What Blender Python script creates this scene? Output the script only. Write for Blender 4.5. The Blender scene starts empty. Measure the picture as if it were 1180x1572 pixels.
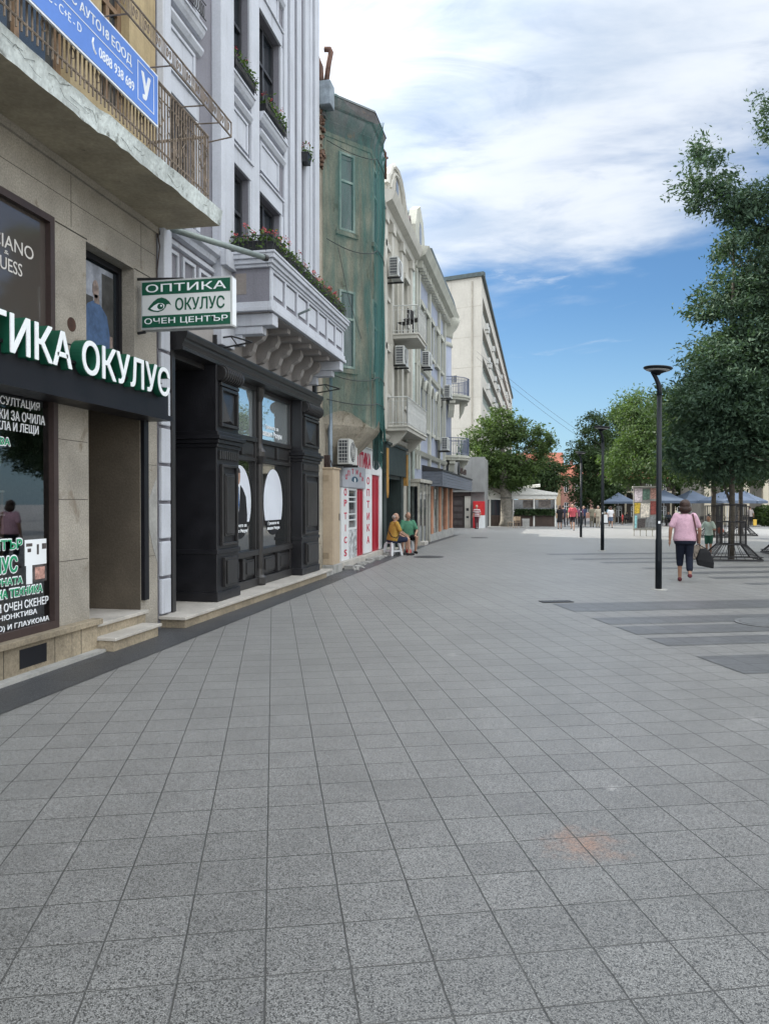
import bpy, bmesh, math, random
from mathutils import Vector, Matrix, noise as mnoise
random.seed(7)
R = math.radians
sc = bpy.context.scene
COL = sc.collection

# ------------------------------------------------------------------ camera
cam = bpy.data.cameras.new('camera')
cam.sensor_fit = 'VERTICAL'; cam.sensor_height = 36.0
cam.lens = 1180.0 / 1572.0 * 36.0
cam.clip_start = 0.05; cam.clip_end = 3000
camo = bpy.data.objects.new('camera', cam); COL.objects.link(camo)
camo.location = (0, 0, 1.64)
camo.rotation_euler = (R(90 - 0.777), 0, R(11.26))
sc.camera = camo

# ------------------------------------------------------------------ world
SUN_EL, SUN_AZ = R(37), R(-69)          # azimuth from +Y towards +X
SUN_DIR = Vector((math.sin(SUN_AZ) * math.cos(SUN_EL), math.cos(SUN_AZ) * math.cos(SUN_EL), math.sin(SUN_EL)))
world = bpy.data.worlds.new("World"); sc.world = world; world.use_nodes = True
nt = world.node_tree; N = nt.nodes; L = nt.links
bg = N['Background']; bg.inputs['Strength'].default_value = 0.05

def vmath(nt, op, a, b=None):
    n = nt.nodes.new('ShaderNodeVectorMath'); n.operation = op
    for i, v in enumerate((a, b)):
        if v is None: continue
        if isinstance(v, (tuple, list)): n.inputs[i].default_value = v
        else: nt.links.new(v, n.inputs[i])
    return n.outputs['Value'] if op in ('DOT_PRODUCT', 'LENGTH') else n.outputs['Vector']

def mth(nt, op, a, b=None, c=None, clamp=False):
    n = nt.nodes.new('ShaderNodeMath'); n.operation = op; n.use_clamp = clamp
    for i, v in enumerate((a, b, c)):
        if v is None: continue
        if isinstance(v, (int, float)): n.inputs[i].default_value = v
        else: nt.links.new(v, n.inputs[i])
    return n.outputs[0]

def sstep(nt, v, lo, hi, a=0.0, b=1.0):
    n = nt.nodes.new('ShaderNodeMapRange'); n.interpolation_type = 'SMOOTHSTEP'
    nt.links.new(v, n.inputs[0])
    for i, x in zip((1, 2, 3, 4), (lo, hi, a, b)): n.inputs[i].default_value = x
    return n.outputs[0]

def nz(nt, vec, scale, detail=5, rough=.55, dist=0.0, dims='3D'):
    n = nt.nodes.new('ShaderNodeTexNoise'); n.noise_dimensions = dims
    if vec is not None: nt.links.new(vec, n.inputs['Vector'])
    n.inputs['Scale'].default_value = scale; n.inputs['Detail'].default_value = detail
    n.inputs['Roughness'].default_value = rough; n.inputs['Distortion'].default_value = dist
    return n.outputs[0]

def mixc(nt, f, a, b, mode='MIX'):
    n = nt.nodes.new('ShaderNodeMix'); n.data_type = 'RGBA'; n.blend_type = mode
    if isinstance(f, (int, float)): n.inputs[0].default_value = f
    else: nt.links.new(f, n.inputs[0])
    for i, v in ((6, a), (7, b)):
        if isinstance(v, (tuple, list)): n.inputs[i].default_value = (*v[:3], 1)
        else: nt.links.new(v, n.inputs[i])
    return n.outputs[2]

sky = N.new('ShaderNodeTexSky'); sky.sky_type = 'NISHITA'; sky.sun_disc = False
sky.sun_elevation = SUN_EL; sky.sun_rotation = SUN_AZ
sky.air_density = 1.0; sky.dust_density = 0.6; sky.ozone_density = 2.0
tc = N.new('ShaderNodeTexCoord')
d = tc.outputs['Generated']
sep = N.new('ShaderNodeSeparateXYZ'); L.new(d, sep.inputs[0])
dx, dy, dz = sep.outputs
den = mth(nt, 'ADD', mth(nt, 'MAXIMUM', dz, 0.0), 0.22)
cmb = N.new('ShaderNodeCombineXYZ')
L.new(mth(nt, 'DIVIDE', dx, den), cmb.inputs[0]); L.new(mth(nt, 'DIVIDE', dy, den), cmb.inputs[1])
P = cmb.outputs[0]
mp = N.new('ShaderNodeMapping'); mp.inputs['Rotation'].default_value = (0, 0, R(-18)); mp.inputs['Scale'].default_value = (0.75, 1.35, 1)
L.new(P, mp.inputs[0])
n1 = nz(nt, mp.outputs[0], 1.5, 9, .58, .55)
n2 = nz(nt, mp.outputs[0], 3.6, 8, .6, .9)
n3 = nz(nt, P, 1.1, 6, .5, .3)
# cloud bank high up, lower to the left; wisps below its edge
edge = mth(nt, 'ADD', mth(nt, 'MULTIPLY', dx, 0.42), 0.305)
rise = mth(nt, 'SUBTRACT', dz, edge)
bank = sstep(nt, mth(nt, 'ADD', rise, mth(nt, 'MULTIPLY', mth(nt, 'SUBTRACT', n1, .5), .42)), -.065, .075)
wis = sstep(nt, mth(nt, 'ADD', mth(nt, 'MULTIPLY', n2, .75), mth(nt, 'MULTIPLY', rise, .55)), .36, .55)
wis = mth(nt, 'MULTIPLY', wis, sstep(nt, dz, .10, .24))
mask = mth(nt, 'MAXIMUM', mth(nt, 'MULTIPLY', bank, sstep(nt, mth(nt, 'ADD', mth(nt, 'MULTIPLY', n2, .6), mth(nt, 'MULTIPLY', n3, .5)), .40, .58, .52, .97)), mth(nt, 'MULTIPLY', wis, .72))
n4 = nz(nt, mp.outputs[0], 1.7, 8, .58, .5)
cl = mixc(nt, sstep(nt, n4, .33, .58), (5.6, 6.7, 8.3), (8.7, 9.3, 10.1))
# clouds brighter round the sun; overhead gain added to light the street
toSun = vmath(nt, 'DOT_PRODUCT', d, tuple(SUN_DIR))
# extra sky brightness and cloud added out of view, to light facades and ground
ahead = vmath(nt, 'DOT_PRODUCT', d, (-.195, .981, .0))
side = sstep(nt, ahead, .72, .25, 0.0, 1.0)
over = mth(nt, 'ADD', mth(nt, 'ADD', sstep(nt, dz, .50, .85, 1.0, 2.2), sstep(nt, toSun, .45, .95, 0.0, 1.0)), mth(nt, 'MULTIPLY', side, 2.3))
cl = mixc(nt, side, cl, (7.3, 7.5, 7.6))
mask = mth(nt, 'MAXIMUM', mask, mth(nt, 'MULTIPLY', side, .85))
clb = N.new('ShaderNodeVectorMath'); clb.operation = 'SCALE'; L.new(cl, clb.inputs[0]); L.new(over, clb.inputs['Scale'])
blue = mixc(nt, 1.0, sky.outputs[0], (1.0, 1.0, 1.0), 'MULTIPLY')
SKYTINT = N[blue.node.name].inputs[7]; SKYTINT.default_value = (.78, 1.10, 1.34, 1)
blue = mixc(nt, sstep(nt, dz, .26, .0, 0.0, .55), blue, (5.2, 7.6, 9.6))
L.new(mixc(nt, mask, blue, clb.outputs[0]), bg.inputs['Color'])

# ------------------------------------------------------------------ sun and exposure
sl = bpy.data.lights.new('sun', 'SUN'); sl.energy = 5.0; sl.angle = R(0.53); sl.color = (1.0, .93, .82)
slo = bpy.data.objects.new('sun', sl); COL.objects.link(slo)
slo.rotation_euler = (-SUN_DIR).to_track_quat('-Z', 'Y').to_euler(); slo.location = SUN_DIR * 80
sc.view_settings.view_transform = 'Standard'; sc.view_settings.look = 'None'
sc.view_settings.gamma = 1; sc.view_settings.exposure = 1.07
sc.view_settings.use_curve_mapping = False
sc.render.film_transparent = False
sc.cycles.max_bounces = 6; sc.cycles.transparent_max_bounces = 12
sc.cycles.diffuse_bounces = 3; sc.cycles.glossy_bounces = 3
sc.cycles.use_denoising = True

# ------------------------------------------------------------------ materials
MATS = {}
def newmat(name):
    m = bpy.data.materials.new(name); m.use_nodes = True
    nt = m.node_tree; return m, nt, nt.nodes['Principled BSDF']

def M(name, col, rough=.8, var=.14, scale=1.6, fine=.08, fscale=28, bump=.15, bscale=40, spec=.35, metal=0.0, streak=0.0, scol=None, blotch=None):
    """colour that wanders over the surface, a finer grain, optional rain streaks and blotches, a bumpy skin"""
    if name in MATS: return MATS[name]
    m, nt, b = newmat(name)
    tc = nt.nodes.new('ShaderNodeTexCoord'); o = tc.outputs['Object']
    a = nz(nt, o, scale, 6, .6, .2)
    c = mixc(nt, sstep(nt, a, .3, .7), [x * (1 - var) for x in col], [min(1, x * (1 + var)) for x in col])
    if fine:
        f = nz(nt, o, fscale, 3, .6)
        g = nt.nodes.new('ShaderNodeVectorMath'); g.operation = 'SCALE'
        nt.links.new(c, g.inputs[0]); nt.links.new(sstep(nt, f, .25, .75, 1 - fine, 1 + fine), g.inputs['Scale'])
        c = g.outputs[0]
    if blotch:
        bl = nz(nt, o, blotch[1], 8, .68, .6)
        c = mixc(nt, sstep(nt, bl, blotch[2], blotch[2] + .1), c, blotch[0])
    if streak:
        mpp = nt.nodes.new('ShaderNodeMapping'); mpp.inputs['Scale'].default_value = (5, 5, .35)
        nt.links.new(o, mpp.inputs[0])
        s = nz(nt, mpp.outputs[0], 1.3, 6, .65)
        sf = sstep(nt, s, .52, .74)
        c = mixc(nt, mth(nt, 'MULTIPLY', sf, streak), c, scol or [x * .45 for x in col])
    nt.links.new(c, b.inputs['Base Color'])
    rr = sstep(nt, a, .2, .8, max(.02, rough - .07), min(1, rough + .07)); nt.links.new(rr, b.inputs['Roughness'])
    b.inputs['Specular IOR Level'].default_value = spec; b.inputs['Metallic'].default_value = metal
    if bump:
        bp = nt.nodes.new('ShaderNodeBump'); bp.inputs['Strength'].default_value = bump; bp.inputs['Distance'].default_value = .02
        nt.links.new(nz(nt, o, bscale, 5, .6), bp.inputs['Height']); nt.links.new(bp.outputs[0], b.inputs['Normal'])
    MATS[name] = m; return m

def glass_mat(name, col=(.015, .02, .025), rough=.03, wav=.02, spec=.9):
    if name in MATS: return MATS[name]
    m, nt, b = newmat(name)
    b.inputs['Base Color'].default_value = (*col, 1); b.inputs['Roughness'].default_value = rough
    b.inputs['Specular IOR Level'].default_value = spec; b.inputs['IOR'].default_value = 1.52
    tc = nt.nodes.new('ShaderNodeTexCoord')
    bp = nt.nodes.new('ShaderNodeBump'); bp.inputs['Strength'].default_value = wav; bp.inputs['Distance'].default_value = .05
    nt.links.new(nz(nt, tc.outputs['Object'], 1.7, 2), bp.inputs['Height']); nt.links.new(bp.outputs[0], b.inputs['Normal'])
    MATS[name] = m; return m

def clear_glass(name='shop_glass', tint=(.62, .66, .64)):
    m, nt, b = newmat(name)
    out = nt.nodes['Material Output']; nt.nodes.remove(b)
    tr = nt.nodes.new('ShaderNodeBsdfTransparent'); tr.inputs[0].default_value = (*tint, 1)
    gl = nt.nodes.new('ShaderNodeBsdfGlossy'); gl.inputs['Roughness'].default_value = .02; gl.inputs[0].default_value = (.95, .97, 1, 1)
    fr = nt.nodes.new('ShaderNodeFresnel'); fr.inputs[0].default_value = 1.62
    mx = nt.nodes.new('ShaderNodeMixShader')
    nt.links.new(mth(nt, 'ADD', mth(nt, 'MULTIPLY', fr.outputs[0], 1.1), .05, clamp=True), mx.inputs[0])
    nt.links.new(tr.outputs[0], mx.inputs[1]); nt.links.new(gl.outputs[0], mx.inputs[2]); nt.links.new(mx.outputs[0], out.inputs[0])
    MATS[name] = m; return m

def leaf_mat(name, dark, light, trans=.35):
    m, nt, b = newmat(name)
    out = nt.nodes['Material Output']; nt.nodes.remove(b)
    geo = nt.nodes.new('ShaderNodeNewGeometry')
    tc = nt.nodes.new('ShaderNodeTexCoord')
    f = mth(nt, 'ADD', mth(nt, 'MULTIPLY', geo.outputs['Random Per Island'], .55), mth(nt, 'MULTIPLY', nz(nt, tc.outputs['Object'], .9, 3), .55), clamp=True)
    c = mixc(nt, f, dark, light)
    df = nt.nodes.new('ShaderNodeBsdfPrincipled'); df.inputs['Roughness'].default_value = .65; df.inputs['Specular IOR Level'].default_value = .22
    tl = nt.nodes.new('ShaderNodeBsdfTranslucent')
    nt.links.new(c, df.inputs['Base Color'])
    nt.links.new(mixc(nt, 1.0, c, (1.25, 1.35, .55), 'MULTIPLY'), tl.inputs[0])
    mx = nt.nodes.new('ShaderNodeMixShader'); mx.inputs[0].default_value = trans
    nt.links.new(df.outputs[0], mx.inputs[1]); nt.links.new(tl.outputs[0], mx.inputs[2]); nt.links.new(mx.outputs[0], out.inputs[0])
    MATS[name] = m; return m

# ------------------------------------------------------------------ mesh building
ORG = {}
def V(*a): return Vector(a)

class Fr:
    """a wall frame: a along the wall, b up, c out of the wall"""
    def __init__(s, o, r, n):
        s.o = Vector(o); s.r = Vector(r).normalized(); s.n = Vector(n).normalized(); s.u = Vector((0, 0, 1))
    def p(s, a, b, c=0.0): return s.o + s.r * a + s.u * b + s.n * c
def FX(x): return Fr((x, 0, 0), (0, 1, 0), (1, 0, 0))      # wall facing +X; a = world Y
def FY(y): return Fr((0, y, 0), (1, 0, 0), (0, -1, 0))     # wall facing -Y; a = world X

class MB:
    def __init__(s): s.v = []; s.f = []
    def add(s, vs, fs):
        k = len(s.v); s.v += [Vector(v) for v in vs]; s.f += [tuple(i + k for i in f) for f in fs]
    def hexa(s, p): s.add(p, [(0, 3, 2, 1), (4, 5, 6, 7), (0, 1, 5, 4), (1, 2, 6, 5), (2, 3, 7, 6), (3, 0, 4, 7)])
    def box(s, x0, x1, y0, y1, z0, z1):
        s.hexa([(x0, y0, z0), (x1, y0, z0), (x1, y1, z0), (x0, y1, z0), (x0, y0, z1), (x1, y0, z1), (x1, y1, z1), (x0, y1, z1)])
    def fb(s, F, a0, a1, b0, b1, c0, c1):
        q = F.p
        s.hexa([q(a0, b0, c0), q(a1, b0, c0), q(a1, b0, c1), q(a0, b0, c1), q(a0, b1, c0), q(a1, b1, c0), q(a1, b1, c1), q(a0, b1, c1)])
    def fq(s, F, a0, a1, b0, b1, c): s.add([F.p(a0, b0, c), F.p(a1, b0, c), F.p(a1, b1, c), F.p(a0, b1, c)], [(0, 1, 2, 3)])
    def prism(s, pts, d):
        """pts: closed 3D polygon, extruded by vector d"""
        n = len(pts); d = Vector(d); pts = [Vector(p) for p in pts]
        s.add(pts + [p + d for p in pts], [tuple(range(n))[::-1], tuple(range(n, 2 * n))] + [(i, (i + 1) % n, n + (i + 1) % n, n + i) for i in range(n)])
    def mould(s, F, a0, a1, prof):
        """a moulding: profile of (c, b) run along a"""
        s.prism([F.p(a0, b, c) for c, b in prof], F.r * (a1 - a0))
    def tube(s, pts, r, n=6, cap=True):
        pts = [Vector(p) for p in pts]; rs = r if isinstance(r, (list, tuple)) else [r] * len(pts)
        k = len(s.v); ref = None
        for i, p in enumerate(pts):
            t = (pts[min(i + 1, len(pts) - 1)] - pts[max(i - 1, 0)]).normalized()
            if ref is None:
                ref = Vector((0, 0, 1)) if abs(t.z) < .9 else Vector((1, 0, 0))
            a = t.cross(ref)
            if a.length < 1e-4: a = t.cross(Vector((0, 1, 0)))
            a.normalize(); b = a.cross(t); ref = b
            for j in range(n):
                w = 2 * math.pi * j / n
                s.v.append(p + a * math.cos(w) * rs[i] + b * math.sin(w) * rs[i])
        for i in range(len(pts) - 1):
            for j in range(n):
                s.f.append((k + i * n + j, k + i * n + (j + 1) % n, k + (i + 1) * n + (j + 1) % n, k + (i + 1) * n + j))
        if cap:
            s.f.append(tuple(range(k, k + n))[::-1]); e = k + (len(pts) - 1) * n; s.f.append(tuple(range(e, e + n)))
    def lathe(s, prof, c=(0, 0, 0), n=16, M4=None):
        k = len(s.v); c = Vector(c)
        for r, z in prof:
            for j in range(n):
                w = 2 * math.pi * j / n; p = Vector((r * math.cos(w), r * math.sin(w), z))
                s.v.append((M4 @ p if M4 else p) + c)
        for i in range(len(prof) - 1):
            for j in range(n):
                s.f.append((k + i * n + j, k + i * n + (j + 1) % n, k + (i + 1) * n + (j + 1) % n, k + (i + 1) * n + j))
        s.f.append(tuple(range(k, k + n))[::-1]); e = k + (len(prof) - 1) * n; s.f.append(tuple(range(e, e + n)))
    def ell(s, c, r, n=12, m=8, rot=None):
        k = len(s.v); c = Vector(c)
        if isinstance(r, (int, float)): r = (r, r, r)
        for i in range(m + 1):
            t = math.pi * i / m
            for j in range(n):
                w = 2 * math.pi * j / n
                p = Vector((r[0] * math.sin(t) * math.cos(w), r[1] * math.sin(t) * math.sin(w), r[2] * math.cos(t)))
                s.v.append(c + (rot @ p if rot else p))
        for i in range(m):
            for j in range(n):
                s.f.append((k + i * n + j, k + (i + 1) * n + j, k + (i + 1) * n + (j + 1) % n, k + i * n + (j + 1) % n))
    def cap(s, p0, p1, r0, r1, n=10):
        p0 = Vector(p0); p1 = Vector(p1); d = p1 - p0; l = d.length; q = d.normalized()
        s.tube([p0 - q * r0 * .9, p0 - q * r0 * .5, p0, p0 + d * .33, p0 + d * .66, p1, p1 + q * r1 * .5, p1 + q * r1 * .9],
               [r0 * .4, r0 * .85, r0, r0 + (r1 - r0) * .33, r0 + (r1 - r0) * .66, r1, r1 * .85, r1 * .4], n)
    def ring(s, rings):
        """loft of closed rings with the same number of points, capped"""
        k = len(s.v); n = len(rings[0])
        for r in rings: s.v += [Vector(p) for p in r]
        for i in range(len(rings) - 1):
            for j in range(n):
                s.f.append((k + i * n + j, k + i * n + (j + 1) % n, k + (i + 1) * n + (j + 1) % n, k + (i + 1) * n + j))
        s.f.append(tuple(range(k, k + n))[::-1]); e = k + (len(rings) - 1) * n; s.f.append(tuple(range(e, e + n)))
    def text(s, body, F, a0, a1, b0, b1, c0, depth=0.004, bold=0.0, flip=False):
        """lettering fitted to the rectangle a0..a1, b0..b1 of the frame, standing `depth` proud of c0"""
        cu = bpy.data.curves.new('lettering', 'FONT'); cu.body = body; cu.size = 1; cu.resolution_u = 3
        cu.align_x = 'CENTER' if '\n' in body else 'LEFT'; cu.extrude = .5
        o = bpy.data.objects.new('lettering', cu); COL.objects.link(o)
        bpy.context.view_layer.update()
        me = o.evaluated_get(bpy.context.evaluated_depsgraph_get()).to_mesh()
        xs = [v.co.x for v in me.vertices]; ys = [v.co.y for v in me.vertices]
        x0, x1, y0, y1 = min(xs), max(xs), min(ys), max(ys)
        k = bold; hb = (b1 - b0); kx = k * hb
        sh = [(0, 0)] if not k else [(-1, 0), (1, 0), (0, .8), (0, -.8), (-.7, .6), (.7, -.6), (.7, .6), (-.7, -.6)]
        for q, (ox, oy) in enumerate(sh):
            vs = [F.p(a0 + kx + (v.co.x - x0) / (x1 - x0) * (a1 - a0 - 2 * kx) + ox * kx, b0 + kx * .8 + (v.co.y - y0) / (y1 - y0) * (hb - 1.6 * kx) + oy * kx, c0 + (v.co.z + .5) * (depth + q * .00025)) for v in me.vertices]
            s.add(vs, [tuple(p.vertices) for p in me.polygons])
        o.evaluated_get(bpy.context.evaluated_depsgraph_get()).to_mesh_clear()
        bpy.data.objects.remove(o); bpy.data.curves.remove(cu)
    def split(s, name, mat, parent, **k):
        """one object per separate piece: connected islands whose boxes touch stay together"""
        par = list(range(len(s.v)))
        def fd(i):
            while par[i] != i: par[i] = par[par[i]]; i = par[i]
            return i
        for f in s.f:
            for i in f[1:]: par[fd(i)] = fd(f[0])
        isl = {}
        for f in s.f: isl.setdefault(fd(f[0]), []).append(f)
        bx = []
        for fs in isl.values():
            ps = [s.v[i] for f in fs for i in f]; bx.append([[min(p[a] for p in ps) - .004 for a in range(3)], [max(p[a] for p in ps) + .004 for a in range(3)], fs])
        g = list(range(len(bx)))
        def fg(i):
            while g[i] != i: i = g[i]
            return i
        for i in range(len(bx)):
            for j in range(i):
                if all(bx[i][0][a] <= bx[j][1][a] and bx[j][0][a] <= bx[i][1][a] for a in range(3)): g[fg(i)] = fg(j)
        cl = {}
        for i, b in enumerate(bx): cl.setdefault(fg(i), []).extend(b[2])
        res = []
        for fs in cl.values():
            m = MB(); mp = {}
            for f in fs:
                for i in f:
                    if i not in mp: mp[i] = len(m.v); m.v.append(s.v[i])
            m.f = [tuple(mp[i] for i in f) for f in fs]; res.append(m.build(name, mat, parent, **k))
        return res
    def build(s, name, mat, parent=None, smooth=False, bevel=0.0, world=True, fixn=True):
        me = bpy.data.meshes.new(name)
        inv = ORG.get(parent.name) if (parent is not None and world) else None
        me.from_pydata([inv @ v for v in s.v] if inv else s.v, [], s.f)
        if fixn and 1 < len(s.f) < 20000:
            bm = bmesh.new(); bm.from_mesh(me); bmesh.ops.recalc_face_normals(bm, faces=bm.faces); bm.to_mesh(me); bm.free()
        if mat: me.materials.append(mat)
        if smooth:
            for p in me.polygons: p.use_smooth = True
        o = bpy.data.objects.new(name, me); COL.objects.link(o)
        if parent is not None:
            o.parent = parent
            if parent.name in ORG: ORG[o.name] = ORG[parent.name]
        if bevel:
            b = o.modifiers.new('bevel', 'BEVEL'); b.width = bevel; b.segments = 2; b.limit_method = 'ANGLE'; b.angle_limit = R(40)
        return o

def tag(o, label, cat, group=None):
    o['label'] = label; o['category'] = cat
    if group: o['group'] = group
    return o
def kind(o, k='structure'): o['kind'] = k; return o
def thing(name, label, cat, loc=(0, 0, 0), rz=0.0, group=None):
    o = bpy.data.objects.new(name, None); COL.objects.link(o); o.empty_display_size = .3
    o.location = loc; o.rotation_euler = (0, 0, rz)
    ORG[o.name] = (Matrix.Translation(Vector(loc)) @ Matrix.Rotation(rz, 4, 'Z')).inverted()
    return tag(o, label, cat, group)
def dup(root, loc, rz=0.0, label=None, group=None, scale=None):
    r = root.copy(); COL.objects.link(r); r.location = loc; r.rotation_euler = (0, 0, rz)
    if scale: r.scale = scale
    if label: r['label'] = label
    if group: r['group'] = group
    for ch in list(root.children):
        c = ch.copy(); COL.objects.link(c); c.parent = r
        for g in list(ch.children):
            q = g.copy(); COL.objects.link(q); q.parent = c
    return r
def gz(y): return 0.0 if y < 30 else (-.012 * (y - 30) if y < 120 else -1.08)

def facade(mb, F, a0, a1, b0, b1, holes, depth=.25):
    """front skin of a wall with openings and their reveals"""
    As = sorted({a0, a1} | {h[0] for h in holes} | {h[1] for h in holes}); Bs = sorted({b0, b1} | {h[2] for h in holes} | {h[3] for h in holes})
    As = [a for a in As if a0 <= a <= a1]; Bs = [b for b in Bs if b0 <= b <= b1]
    for i in range(len(As) - 1):
        for j in range(len(Bs) - 1):
            ca, cb = (As[i] + As[i + 1]) / 2, (Bs[j] + Bs[j + 1]) / 2
            if any(h[0] < ca < h[1] and h[2] < cb < h[3] for h in holes): continue
            mb.fq(F, As[i], As[i + 1], Bs[j], Bs[j + 1], 0)
    for h in holes:
        dp = h[4] if len(h) > 4 else depth; q = F.p
        mb.add([q(h[0], h[2], 0), q(h[0], h[3], 0), q(h[0], h[3], -dp), q(h[0], h[2], -dp)], [(0, 1, 2, 3)])
        mb.add([q(h[1], h[2], 0), q(h[1], h[3], 0), q(h[1], h[3], -dp), q(h[1], h[2], -dp)], [(3, 2, 1, 0)])
        mb.add([q(h[0], h[2], 0), q(h[1], h[2], 0), q(h[1], h[2], -dp), q(h[0], h[2], -dp)], [(3, 2, 1, 0)])
        mb.add([q(h[0], h[3], 0), q(h[1], h[3], 0), q(h[1], h[3], -dp), q(h[0], h[3], -dp)], [(0, 1, 2, 3)])

def shell(mb, x0, x1, y0, y1, z0, z1, skip='x1'):
    """the other walls and the roof behind a facade that faces +X"""
    c = [(x0, y0), (x1, y0), (x1, y1), (x0, y1)]
    for k, nm in enumerate(('y0', 'x1', 'y1', 'x0')):
        if nm == skip: continue
        (ax, ay), (bx, by) = c[k], c[(k + 1) % 4]
        mb.add([(ax, ay, z0), (bx, by, z0), (bx, by, z1), (ax, ay, z1)], [(0, 1, 2, 3)])
    mb.add([(x0, y0, z1), (x1, y0, z1), (x1, y1, z1), (x0, y1, z1)], [(0, 1, 2, 3)])

def window(parent, F, a0, a1, b0, b1, depth, frame, glass, fw=.05, nv=1, nh=(.66,), name='window', sill=None, ft=.05):
    """a window in an opening: frame with bars as the part, its glass as a sub-part"""
    m = MB(); c0, c1 = -depth, -depth + ft
    m.fb(F, a0, a0 + fw, b0, b1, c0, c1); m.fb(F, a1 - fw, a1, b0, b1, c0, c1)
    m.fb(F, a0 + fw, a1 - fw, b0, b0 + fw, c0, c1); m.fb(F, a0 + fw, a1 - fw, b1 - fw, b1, c0, c1)
    for k in range(nv):
        a = a0 + (a1 - a0) * (k + 1) / (nv + 1); m.fb(F, a - fw * .45, a + fw * .45, b0 + fw, b1 - fw, c0 + .002, c1 + .004)
    for t in nh:
        b = b0 + (b1 - b0) * t; m.fb(F, a0 + fw, a1 - fw, b - fw * .4, b + fw * .4, c0 + .001, c1 + .008)
    w = m.build(name, frame, parent)
    g = MB(); g.fq(F, a0, a1, b0, b1, -depth + .015); g.build('pane', glass, w)
    if sill:
        s = MB(); s.fb(F, a0 - .06, a1 + .06, b0 - .06, b0, -.02, .07); s.build('sill', sill, w)
    return w
def ramp(*a): return a
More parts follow.
